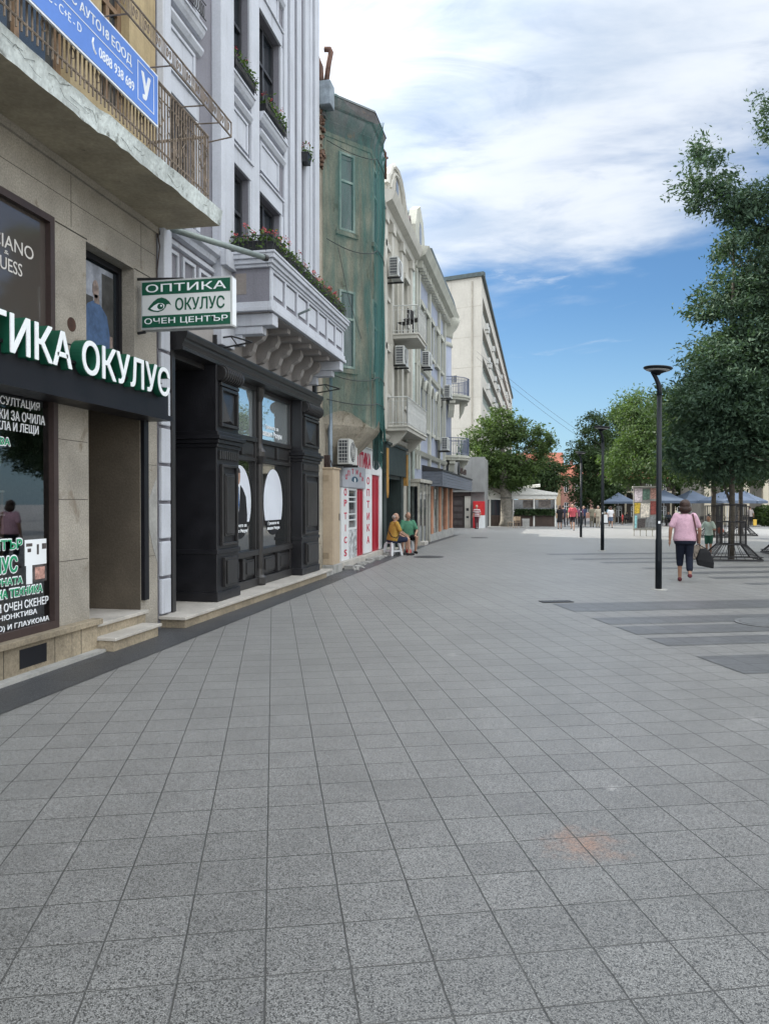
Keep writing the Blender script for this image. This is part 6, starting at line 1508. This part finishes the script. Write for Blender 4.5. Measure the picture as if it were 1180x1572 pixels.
# houses at the end of the street
ORW = M('orange_wall', (.42, .31, .19), .9, .12, .8); RTL = M('red_tiles', (.36, .13, .085), .85, .2, 2, .2, 8, .4, 6); PKW = M('pink_wall', (.36, .20, .17), .9, .1, .8); CRW = M('far_cream', (.55, .50, .40), .9, .1, .8)
def house(name, label, x0, x1, y, dep, z0, eave, ridge, wall, roof, nw, nf):
    t = thing(name, label, 'house', ((x0 + x1) / 2, y + dep / 2, z0)); Fh = FY(y)
    hl = []; fh = (eave - z0) / nf; ww = (x1 - x0) / nw
    for i in range(nw):
        for j in range(nf): hl.append((x0 + ww * (i + .3), x0 + ww * (i + .7), z0 + fh * (j + .28), z0 + fh * (j + .78), .2))
    m = MB(); facade(m, Fh, x0, x1, z0 - .5, eave, hl)
    for p, q in (((x0, y), (x0, y + dep)), ((x0, y + dep), (x1, y + dep)), ((x1, y + dep), (x1, y))): m.add([(*p, z0 - .5), (*q, z0 - .5), (*q, eave), (*p, eave)], [(0, 1, 2, 3)])
    m.build('wall', wall, t)
    for h in hl: window(t, Fh, *h[:4], .15, PANW, GLASS, .09, 1, (.6,))
    m = MB(); m.prism([(x0 - .5, y - .5, eave), (x0 - .5, y + dep / 2, ridge), (x0 - .5, y + dep + .5, eave)], (x1 - x0 + 1, 0, 0)); r = m.build('roof', roof, t)
    m = MB(); m.box(x0 + (x1 - x0) * .3, x0 + (x1 - x0) * .3 + .6, y + dep / 2 - .3, y + dep / 2 + .3, ridge - .8, ridge + .8); m.build('chimney', wall, r); return t
house('far_house', 'orange and cream house with a red tiled roof closing the street', -3.2, 3.7, 130, 9, -1.1, 7.3, 10.0, ORW, RTL, 4, 3)
house('far_house', 'pink house to the right of the orange one at the end of the street', 3.8, 9.0, 132, 9, -1.1, 5.6, 8.0, PKW, RTL, 3, 2)
house('far_house', 'wide pale house far behind the street trees', 10, 30, 138, 10, -1.1, 8.5, 11, CRW, RTL, 8, 3)
DRKW = M('dark_timber', (.07, .06, .055), .8, .25, 2)
th = house('timber_house', 'old dark house with a red roof behind the lone blue parasol', 8.2, 14.5, 90, 8, -.8, 4.2, 7.6, DRKW, RTL, 4, 2)
m = MB()
for k in range(6): m.box(8.3 + k * 1.2, 8.5 + k * 1.2, 89.3, 89.5, -.8, 2.6)
m.box(8.0, 14.7, 89.1, 90.0, 2.6, 2.8); m.split('porch_post', CRW, th)
hl_ = thing('columned_hall', 'pale hall with tall square columns at the right edge behind the hedge', 'building', (24, 80, -.6))
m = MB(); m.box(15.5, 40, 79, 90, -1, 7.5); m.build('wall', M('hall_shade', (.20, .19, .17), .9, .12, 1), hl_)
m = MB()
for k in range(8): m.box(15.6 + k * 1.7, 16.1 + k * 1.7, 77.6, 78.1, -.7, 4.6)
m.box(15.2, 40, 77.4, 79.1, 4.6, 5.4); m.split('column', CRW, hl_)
hb = thing('round_hedge', 'leafy green shrub at the right edge beside the old pedestrian', 'shrub', (19.6, 71.0, gz(71)))
w = MB(); random.seed(12); leafquads(w, 4200, lambda: (lambda v: (19.9 + v.x * 2.2, 71 + v.y * 1.4, gz(71) + .95 + v.z * 1.0))(Vector((random.gauss(0, 1), random.gauss(0, 1), random.gauss(0, 1))).normalized() * random.random() ** .35), .13); w.build('foliage', LF2, hb, fixn=False)
w = MB()
for k in range(5): w.tube([(19.9 + (k - 2) * .1, 71, gz(71)), (19.9 + (k - 2) * .6, 71 + .2 * math.sin(k), gz(71) + 1.3)], [.05, .015], 5)
w.build('stem', BARK, hb)
op = thing('opposite_building', 'pale building across the promenade mirrored in the shop windows', 'building', (28, 6, 0))
Fo = Fr((26, 0, 0), (0, -1, 0), (-1, 0, 0)); hl = [(a, a + 1.3, z, z + 1.9, .2) for a in [-14 + i * 3 for i in range(10)] for z in (1.0, 4.6, 8.0)]
m = MB(); facade(m, Fo, -18, 16, -.2, 11, hl); m.add([(26, -16, 11), (26, 18, 11), (36, 18, 11), (36, -16, 11)], [(0, 1, 2, 3)]); m.build('wall', CRW, op)
for h in hl: window(op, Fo, *h[:4], .15, PANW, GLASS, .08, 1, (.6,))
cbx = thing('overhead_cable', 'two thin overhead cables sloping across the sky from the concrete block', 'cable', (0, 72, 10))
w = MB()
for dz_ in (0, -.55): w.tube([(-5.6 + 15 * t, 72 + 6 * t, 15.6 + dz_ - 10.6 * t - 1.2 * math.sin(math.pi * t) * .5) for t in [i / 16 for i in range(17)]], .012, 4)
w.split('wire', STEEL_DK, cbx)
# ================================================================== people
HAIRD = M('hair_dark', (.035, .018, .014), .55, .3, 14, .3, 80, .3); HAIRB = M('hair_black', (.014, .012, .012), .5, .3, 14, .3, 80, .3); HAIRG = M('hair_grey', (.30, .28, .26), .7, .2, 14)
SKIN2 = M('skin_tan', (.33, .185, .125), .55, .1, 8, .05, 60, .05)
EYEM = M('eye_dark', (.02, .015, .012), .3, 0, 2, 0, bump=0)
def cloth(n, c, v=.10): return M(n, c, .85, v, 6, .10, 70, .7, 11, .2)
SHOE = cloth('shoe_dark', (.03, .028, .03))
def blob(name, fn, mat, parent, voxel):
    mb = MB(); fn(mb); me = bpy.data.meshes.new(name); me.from_pydata(mb.v, [], mb.f)
    bm = bmesh.new(); bm.from_mesh(me); bmesh.ops.recalc_face_normals(bm, faces=bm.faces); bm.to_mesh(me); bm.free()
    o = bpy.data.objects.new(name, me); COL.objects.link(o)
    r = o.modifiers.new('r', 'REMESH'); r.mode = 'VOXEL'; r.voxel_size = voxel; r.use_smooth_shade = True
    s = o.modifiers.new('s', 'SMOOTH'); s.iterations = 4; s.factor = .5
    bpy.context.view_layer.update(); dg = bpy.context.evaluated_depsgraph_get()
    nm = bpy.data.meshes.new_from_object(o.evaluated_get(dg)); nm.name = name
    bpy.data.objects.remove(o); bpy.data.meshes.remove(me)
    nm.materials.clear(); nm.materials.append(mat)
    for p in nm.polygons: p.use_smooth = True
    q = bpy.data.objects.new(name, nm); COL.objects.link(q); q.parent = parent; return q
def loft(mb, pts, n=16):
    """pts: (centre, half width, half depth, xdir, ydir)"""
    mb.ring([[Vector(c) + Vector(xd) * (w * math.cos(a)) + Vector(yd) * (d * math.sin(a)) for a in [2 * math.pi * i / n for i in range(n)]] for c, w, d, xd, yd in pts])
def person(label, loc, rz, h, shirt, pants, hairm, pose='stand', legs='long', hair='short', skin=None, shoe=None, fat=1.0, voxel=.02, stride=.2, group=None, arms=None, name='person', headturn=0.0):
    t = thing(name, label, 'person', loc, rz, group); s = h / 1.7; skin = skin or SKIN; shoe = shoe or SHOE
    def S(*p): return Vector(p) * s
    sit = pose == 'sit'
    if sit: hip = S(0, 0, .47); neck = S(0, .07, 1.0)
    else: hip = S(0, 0, .90); neck = S(0, .01, 1.44)
    sp = neck - hip; sd = sp.normalized(); X = Vector((1, 0, 0)); Yd = sd.cross(X) * -1; Yd = X.cross(sd) * -1
    head = neck + S(0, .035, .150)
    sh = {k: hip + sp * .90 + X * k * .175 * s * (.6 + .4 * fat) for k in (-1, 1)}
    if sit:
        kn = {-1: S(-.17, .42, .49), 1: S(.17, .44, .48)}; an = {-1: S(-.15, .36, .08), 1: S(.17, .46, .08)}; hp = {k: hip + S(k * .09, .02, 0) for k in (-1, 1)}
        el = {k: sh[k] + S(k * .07, .10, -.27) for k in (-1, 1)}; wr = {-1: S(-.15, .36, .57), 1: S(.15, .38, .57)}
    else:
        hp = {k: hip + S(k * .09, 0, -.02) for k in (-1, 1)}
        st = stride
        an = {-1: S(-.085, st, .08), 1: S(.085, -st, .08 + (.10 if st > .1 else 0))}
        kn = {-1: (hp[-1] + an[-1]) / 2 + S(0, .05 if st > .1 else .02, .01), 1: (hp[1] + an[1]) / 2 + S(0, .09 if st > .1 else .02, .0)}
        el = {-1: sh[-1] + S(-.075 * fat, -.02 - st * .35, -.27), 1: sh[1] + S(.075 * fat, -.02 + st * .35, -.27)}
        wr = {-1: el[-1] + S(-.01, .06 - st * .1, -.245), 1: el[1] + S(.01, .08 + st * .3, -.24)}
    if arms:
        for k, (e_, w_) in arms.items(): el[k] = S(*e_); wr[k] = S(*w_)
    R3 = Matrix.Rotation(headturn, 3, 'Z'); fy = R3 @ Vector((0, 1, 0)); fx = R3 @ Vector((1, 0, 0))
    def torso(mb, g):
        w = .01 * 0
        loft(mb, [(hip - sd * .10 * s, .14 * s * fat + g, .10 * s * fat + g, X, Yd), (hip, .175 * s * fat + g, .125 * s * fat + g, X, Yd), (hip + sp * .30, .155 * s * fat + g, .115 * s * fat + g, X, Yd), (hip + sp * .62, .172 * s * (.5 + .5 * fat) + g, .122 * s * (.6 + .4 * fat) + g, X, Yd), (hip + sp * .85, .17 * s * (.6 + .4 * fat) + g, .105 * s + g, X, Yd), (hip + sp * .95, .11 * s + g, .075 * s + g, X, Yd), (neck, .055 * s + g * .5, .055 * s + g * .5, X, Yd)])
    def body(mb):
        torso(mb, 0)
        mb.cap(neck - S(0, 0, .04), head - S(0, .01, .05), .055 * s, .05 * s)
        mb.ell(head, (.076 * s, .095 * s, .112 * s), 14, 10, R3); mb.ell(head + fy * .035 * s - S(0, 0, .06), (.052 * s, .055 * s, .05 * s), 10, 8, R3)
        mb.ell(head + fy * .098 * s - S(0, 0, .015), (.014 * s, .02 * s, .026 * s), 8, 6)
        for k in (-1, 1): mb.ell(head + fx * k * .078 * s - S(0, 0, .01), (.012 * s, .022 * s, .034 * s), 8, 6, R3)
        for k in (-1, 1):
            mb.cap(sh[k], el[k], .052 * s, .040 * s); mb.cap(el[k], wr[k], .040 * s, .027 * s)
            d = (wr[k] - el[k]).normalized(); pc = wr[k] + d * .05 * s; side = d.cross(Vector((0, 1, 0) if abs(d.y) < .8 else (0, 0, 1))).normalized(); fwd = side.cross(d)
            mb.ell(pc, (.026 * s, .036 * s, .046 * s), 10, 8, Matrix((side, fwd, d)).transposed())
            for i, ln in enumerate((.062, .072, .068, .052)):
                b0 = pc + fwd * (.026 - .0175 * i) * s + d * .035 * s; m1 = b0 + d * ln * .5 * s; m2 = m1 + (d * .8 + side * -.35 * k) * ln * .5 * s
                mb.tube([b0, m1, m2], [.0088 * s, .0082 * s, .006 * s], 6)
            th = pc + fwd * .03 * s - d * .02 * s; mb.tube([th, th + (fwd * .7 + d * .5) * .035 * s, th + (fwd * .7 + d * 1.1) * .055 * s], [.011 * s, .010 * s, .007 * s], 6)
            mb.cap(hp[k], kn[k], .082 * s * (.5 + .5 * fat), .056 * s); mb.cap(kn[k], an[k], .054 * s, .037 * s); mb.ell((kn[k] * .68 + an[k] * .32) - Vector((0, .010 * s, 0)), (.044 * s, .048 * s, .09 * s), 10, 8)
            mb.cap(an[k] - S(0, .03, .03), an[k] + S(0, .13, -.045), .036 * s, .03 * s)
    bo = blob('body', body, skin, t, voxel * .6 if h > 1.2 else voxel * .5)
    def sleeve(mb, ex):
        for k in (-1, 1): mb.cap(sh[k] - X * k * .03 * s + S(0, 0, .004), sh[k] + (el[k] - sh[k]) * ex, .080 * s, .066 * s)
    def shirtf(mb): torso(mb, .016 * s); sleeve(mb, .72)
    blob('shirt', shirtf, shirt, t, voxel * .7)
    def pantsf(mb):
        g = .014 * s
        loft(mb, [(hip - sd * .10 * s, .15 * s * fat + g, .11 * s * fat + g, X, Yd), (hip, .172 * s * fat + g, .124 * s * fat + g, X, Yd), (hip + sp * .14, .160 * s * fat + g * .6, .116 * s * fat + g * .6, X, Yd)])
        for k in (-1, 1):
            if legs == 'skirt':
                continue
            e = {'short': .82, 'capri': 1, 'long': 1}[legs]; q = hp[k] + (kn[k] - hp[k]) * e
            mb.cap(hp[k], q, .096 * s * (.5 + .5 * fat), (.080 if legs == 'short' else .080) * s)
            if legs == 'capri': mb.cap(kn[k], kn[k] + (an[k] - kn[k]) * (.30 if k < 0 else .72), .080 * s, .070 * s)
            if legs == 'long': mb.cap(kn[k], kn[k] + (an[k] - kn[k]) * .9, .072 * s, .060 * s)
        if legs == 'skirt': loft(mb, [(hip + S(0, 0, .05), .165 * s, .12 * s, X, Yd), (hip - S(0, 0, .15), .20 * s, .15 * s, X, Vector((0, 1, 0))), (hip - S(0, 0, .42), .22 * s, .18 * s, X, Vector((0, 1, 0)))])
    blob('skirt' if legs == 'skirt' else ('shorts' if legs == 'short' else 'trousers'), pantsf, pants, t, voxel * .7)
    for k in (-1, 1):
        blob('shoe', lambda mb: (mb.cap(an[k] - S(0, .04, .035), an[k] + S(0, .145, -.047), .045 * s, .036 * s), mb.cap(an[k] - S(0, .045, .055), an[k] + S(0, .15, -.06), .03 * s, .028 * s)), shoe, t, voxel * .55)
    def hairf(mb):
        b = head - fy * .018 * s + S(0, 0, .022)
        if hair == 'bob':
            mb.ell(b + S(0, 0, .012), (.118 * s, .125 * s, .125 * s), 14, 10, R3); mb.ell(b - fy * .03 * s - S(0, 0, .075), (.135 * s, .105 * s, .095 * s), 14, 8, R3)
        elif hair == 'bun':
            mb.ell(b, (.083 * s, .095 * s, .108 * s), 12, 10, R3); mb.ell(b + S(0, -.02, .125), (.042 * s, .042 * s, .042 * s), 10, 8)
        elif hair == 'thin': mb.ell(b - fy * .03 * s - S(0, 0, .03), (.080 * s, .075 * s, .075 * s), 12, 8, R3)
        else: mb.ell(b + S(0, 0, .006), (.081 * s, .093 * s, .106 * s), 12, 10, R3)
    blob('hair', hairf, hairm, t, voxel * .6)
    m = MB()
    for k in (-1, 1): m.ell(head + fx * k * .030 * s + fy * .089 * s + S(0, 0, .012), (.012 * s, .008 * s, .008 * s), 8, 6, R3)
    m.build('eyes', EYEM, t, world=False, smooth=True)
    m = MB(); m.ell(head + fy * .086 * s - S(0, 0, .062), (.022 * s, .008 * s, .006 * s), 8, 6, R3); m.build('mouth', M('lips', (.30, .10, .09), .5, .05, 4, 0, bump=0), t, world=False, smooth=True)
    return t, dict(sh=sh, el=el, wr=wr, hip=hip, neck=neck, head=head, s=s, an=an)

PINK = cloth('shirt_pink', (.56, .36, .45), .08); NAVY = cloth('trousers_navy', (.012, .016, .030))
wo, J = person('woman with dark bobbed hair walking away in a pink shirt and dark trousers', (2.95, 16.6, 0), R(-4), 1.64, PINK, NAVY, HAIRD, 'walk', 'capri', 'bob', SKIN2, cloth('shoe_maroon', (.12, .035, .045)), 1.30, .016, .14)
w = MB(); s = J['s']; w.tube([J['sh'][1] + Vector((-.05, -.06, .05)), J['sh'][1] + Vector((-.02, -.12, -.12)), J['hip'] + Vector((.215, -.10, .10)), J['hip'] + Vector((.24, -.02, -.08))], .016, 6); w.build('bag_strap', cloth('strap_brown', (.10, .05, .05)), wo, world=False)
# her bags hang from the right hand
hand = Matrix.Translation(Vector((2.95, 16.6, 0))) @ Matrix.Rotation(R(-4), 4, 'Z') @ J['wr'][1]
bg_ = thing('shopping_bag', 'black shopping bag swinging from the right hand of the woman in pink', 'bag', (hand.x + .10, hand.y, .30))
w = MB(); hx, hy = hand.x + .10, hand.y
w.ring([[(hx + a * .15 + .02, hy + b * .06, .30 + a * -.03) for a, b in ((-1, -1), (1, -1), (1, 1), (-1, 1))], [(hx + a * .165 + .01, hy + b * .08, .42 + a * -.03) for a, b in ((-1, -1), (1, -1), (1, 1), (-1, 1))], [(hx + a * .11, hy + b * .06, .60) for a, b in ((-1, -1), (1, -1), (1, 1), (-1, 1))], [(hx + a * .05 - .03, hy + b * .03, .68) for a, b in ((-1, -1), (1, -1), (1, 1), (-1, 1))]])
w.build('sack', cloth('bag_black', (.02, .021, .024)), bg_, bevel=.02); w = MB()
w.tube([(hx - .08, hy, .66), (hand.x, hand.y, hand.z - .10), (hx + .06, hy, .66)], .010, 5); w.build('handle', SHOE, bg_)
b_2 = thing('patterned_bag', 'beige patterned bag held between the woman in pink and the black bag', 'bag', (hand.x, hand.y + .05, .55))
w = MB(); hx, hy = hand.x - .0, hand.y + .12
w.ring([[(hx + a * .13, hy + b * .04, .44) for a, b in ((-1, -1), (1, -1), (1, 1), (-1, 1))], [(hx + a * .14, hy + b * .06, .58) for a, b in ((-1, -1), (1, -1), (1, 1), (-1, 1))], [(hx + a * .09, hy + b * .04, .74) for a, b in ((-1, -1), (1, -1), (1, 1), (-1, 1))]]); w.build('sack', M('bag_pattern', (.36, .31, .26), .8, .3, 8, .3, 20, .2, blotch=((.06, .05, .05), 9, .55)), b_2, bevel=.015)
w = MB(); w.tube([(hx - .06, hy, .73), (hand.x, hand.y, hand.z - .08), (hx + .06, hy, .73)], .008, 5); w.build('handle', SHOE, b_2)

MINT = cloth('shirt_mint', (.46, .56, .50)); GRNS = cloth('shorts_green', (.03, .10, .07))
person('child with a hair bun in a mint shirt and green shorts by the tree guard', (5.05, 24.6, 0), R(150), 1.22, MINT, GRNS, HAIRB, 'stand', 'short', 'bun', SKIN2, cloth('shoe_white', (.5, .5, .5)), .95, .016, .03, arms={-1: ((-.30, .1, 1.10), (-.30, .32, 1.12)), 1: ((.33, .05, 1.12), (.48, .22, 1.02))})
bl = thing('toy_ball', 'small orange ball held up beside the child', 'ball', (5.32, 24.15, .76))
w = MB(); w.ell((5.30, 24.28, .78), .10, 16, 12); w.build('skin', M('ball_orange', (.60, .13, .04), .5, .08, 4), bl, smooth=True); w = MB(); w.tube([(5.30 + .101 * math.cos(a), 24.28, .78 + .101 * math.sin(a)) for a in [i * math.pi / 10 for i in range(21)]], .004, 4); w.build('seam', SHOE, bl)

# two men on plastic stools
def make_stool(label, loc, rz):
    t = thing('plastic_stool', label, 'stool', loc, rz, 'white plastic stools'); mat = M('plastic_white', (.55, .57, .60), .45, .06, 4, .03, 20, .03)
    m = MB(); m.hexa([(-.17, -.17, .37), (.17, -.17, .37), (.17, .17, .37), (-.17, .17, .37), (-.15, -.15, .42), (.15, -.15, .42), (.15, .15, .42), (-.15, .15, .42)]); m.build('seat', mat, t, world=False, bevel=.02)
    for a, b in ((-1, -1), (1, -1), (1, 1), (-1, 1)):
        m = MB(); m.hexa([(a * .20 - .035, b * .20 - .035, 0), (a * .20 + .035, b * .20 - .035, 0), (a * .20 + .035, b * .20 + .035, 0), (a * .20 - .035, b * .20 + .035, 0), (a * .14 - .04, b * .14 - .04, .37), (a * .14 + .04, b * .14 - .04, .37), (a * .14 + .04, b * .14 + .04, .37), (a * .14 - .04, b * .14 + .04, .37)]); m.build('leg', mat, t, world=False, bevel=.01)
    m = MB()
    for q in ((-.19, .19, -.20, -.18), (-.19, .19, .18, .20), (-.20, -.18, -.19, .19), (.18, .20, -.19, .19)): m.box(*q, .12, .17)
    m.build('rung', mat, t, world=False); return t
s1 = make_stool('white plastic stool under the man in the yellow shirt', (-4.32, 22.95, 0), R(-40))
dup(s1, (-4.1, 24.3, 0), R(20), 'white plastic stool under the man in the green shirt')
YELS = cloth('shirt_yellow', (.36, .22, .05)); GRNT = cloth('shirt_green', (.07, .20, .13)); NVS = cloth('shorts_navy', (.022, .030, .06)); BKS = cloth('shorts_black', (.015, .015, .018))
m1, J1 = person('bald man in a yellow shirt sitting on a stool, black strap across his back', (-4.32, 22.95, 0), R(-58), 1.74, YELS, NVS, HAIRG, 'sit', 'short', 'thin', SKIN, SHOE, 1.28, .018, headturn=R(-8))
w = MB(); s = J1['s']; w.tube([J1['sh'][-1] + Vector((.06, -.10, .05)), J1['hip'] + Vector((0, -.155, .30)), J1['hip'] + Vector((.20, -.10, .10)), J1['hip'] + Vector((.25, .03, .06)), J1['hip'] + Vector((.1, .19, .2)), J1['sh'][-1] + Vector((.03, .11, .02)), J1['sh'][-1] + Vector((.05, 0, .09)), J1['sh'][-1] + Vector((.06, -.10, .05))], .014, 5); w.build('bag_strap', SHOE, m1, world=False)
person('bald man in a green shirt and black shorts sitting on a stool, facing the street', (-4.1, 24.3, 0), R(-152), 1.76, GRNT, BKS, HAIRG, 'sit', 'short', 'thin', SKIN, SHOE, 1.25, .018, headturn=R(10))
tb = thing('plastic_bottle', 'small red thing standing on the ground between the two seated men', 'bottle', (-3.98, 23.9, 0))
w = MB(); w.lathe([(.06, 0), (.08, .02), (.085, .10), (.06, .15)], (-3.95, 23.72, 0), 12); w.build('body', M('red_plastic', (.42, .02, .03), .5), tb); w = MB(); w.lathe([(.04, .15), (.04, .18), (.03, .185)], (-3.95, 23.72, 0), 10); w.build('lid', WHITE, tb)

# walkers farther away
def stripes(n):
    m, nt, b = newmat(n); tc = nt.nodes.new('ShaderNodeTexCoord'); sp_ = nt.nodes.new('ShaderNodeSeparateXYZ'); nt.links.new(tc.outputs['Object'], sp_.inputs[0])
    f = mth(nt, 'FRACT', mth(nt, 'MULTIPLY', sp_.outputs[2], 9.0)); nt.links.new(mixc(nt, mth(nt, 'GREATER_THAN', f, .5), (.55, .52, .52), (.25, .05, .07)), b.inputs['Base Color']); b.inputs['Roughness'].default_value = .85; MATS[n] = m; return m
def far(label, x, y, rz, h, sh, pa, hr, pose='walk', legs='long', hair='short', **k): return person(label, (x, y, gz(y)), rz, h, cloth(*sh) if isinstance(sh, tuple) else sh, cloth(*pa), hr, pose, legs, hair, voxel=.028, **k)[0]
far('grey haired person in a red and white striped shirt beside the red fridge', -4.2, 54.4, R(160), 1.68, stripes('striped_shirt'), ('trousers_maroon', (.10, .04, .05)), HAIRG, 'stand', stride=.03, fat=1.1)
far('woman in a short black dress next to the brown pavilion skirt', 1.55, 56.5, R(10), 1.66, ('dress_black', (.012, .012, .014)), ('dress_black', (.012, .012, .014)), HAIRD, 'stand', 'skirt', 'bob', stride=.05)
far('man in a red shirt and black shorts walking towards the camera', 2.25, 52, R(175), 1.76, ('shirt_red', (.42, .08, .10)), ('shorts_black2', (.02, .015, .018)), HAIRB, 'walk', 'short', stride=.18)
far('person in a dark top walking just behind the man in red', 1.9, 60, R(15), 1.7, ('top_dark', (.03, .03, .05)), ('trousers_dark', (.03, .03, .035)), HAIRB)
far('person in a purple top left of the farthest lamp base', 3.3, 63, R(5), 1.66, ('top_purple', (.16, .07, .12)), ('trousers_dark', (.03, .03, .035)), HAIRB)
far('person in long beige clothes between the two farther lamps', 4.6, 62, R(185), 1.7, ('robe_beige', (.33, .30, .24)), ('trousers_beige', (.30, .27, .22)), HAIRG, 'stand', stride=.06)
far('person in olive clothes beside the one in beige', 4.25, 63.5, R(10), 1.72, ('top_olive', (.17, .16, .12)), ('trousers_olive', (.14, .13, .10)), HAIRD, 'stand', stride=.05)
far('young woman in a white top and denim shorts left of the second lamp pole', 5.55, 62, R(190), 1.62, ('top_white', (.58, .58, .60)), ('shorts_denim', (.09, .12, .18)), HAIRD, 'walk', 'short', 'bob', stride=.14)
far('child in red playing by the lone blue parasol', 7.9, 76, R(90), 1.1, ('shirt_red2', (.50, .06, .06)), ('shorts_red', (.35, .06, .06)), HAIRB, 'stand', 'short', stride=.05)
far('person in a light blue shirt under the lone blue parasol', 7.2, 82, R(180), 1.7, ('shirt_lightblue', (.30, .48, .58)), ('trousers_dark', (.03, .03, .035)), HAIRB, 'stand', stride=.04)
far('person in a dark green jacket deep in the far crowd', 2.7, 70, R(8), 1.7, ('jacket_green', (.06, .09, .07)), ('trousers_dark', (.03, .03, .035)), HAIRB)
far('person in a maroon top deep in the far crowd', 3.4, 73, R(185), 1.66, ('top_maroon', (.20, .05, .07)), ('trousers_dark', (.03, .03, .035)), HAIRD)
far('person in a pale grey shirt at the back of the far crowd', 4.1, 77, R(175), 1.74, ('shirt_palegrey', (.40, .40, .42)), ('trousers_olive', (.14, .13, .10)), HAIRB)
far('person in a navy shirt left of the two in beige and olive', 3.75, 66, R(190), 1.72, ('shirt_navy', (.04, .05, .10)), ('trousers_dark', (.03, .03, .035)), HAIRB)
op_ = far('old person in a grey cardigan and black trousers walking by the green shrub', 17.0, 67.5, R(-20), 1.68, ('cardigan_grey', (.28, .25, .24)), ('trousers_black', (.015, .015, .017)), HAIRD, 'walk', stride=.12, fat=1.12)
yb = thing('yellow_bag', 'yellow bag carried by the old person in the grey cardigan', 'bag', (17.35, 67.5, gz(67.5) + .35))
w = MB(); w.hexa([(17.26, 67.42, gz(67) + .12), (17.50, 67.42, gz(67) + .12), (17.50, 67.6, gz(67) + .12), (17.26, 67.6, gz(67) + .12), (17.24, 67.44, gz(67) + .62), (17.52, 67.44, gz(67) + .62), (17.52, 67.58, gz(67) + .62), (17.24, 67.58, gz(67) + .62)]); w.build('sack', M('bag_yellow', (.55, .36, .06), .7), yb, bevel=.02)
w = MB(); w.tube([(17.30, 67.5, gz(67) + .62), (17.38, 67.5, gz(67) + .80), (17.46, 67.5, gz(67) + .62)], .012, 5); w.build('handle', SHOE, yb)
for k, (x, y, c, l) in enumerate(((9.2, 83.6, (.04, .04, .05), 'person in black sitting under the lone blue parasol'), (11.0, 69.6, (.05, .06, .08), 'person in dark blue sitting under the parasol right of the lamp pole'), (16.3, 68.6, (.25, .24, .24), 'person in grey sitting under the wide blue parasol'))):
    person(l, (x, y, gz(y)), R(120 + 60 * k), 1.7, cloth('sitter%d' % k, c), cloth('trousers_dark', (.03, .03, .035)), HAIRB, 'sit', voxel=.03)
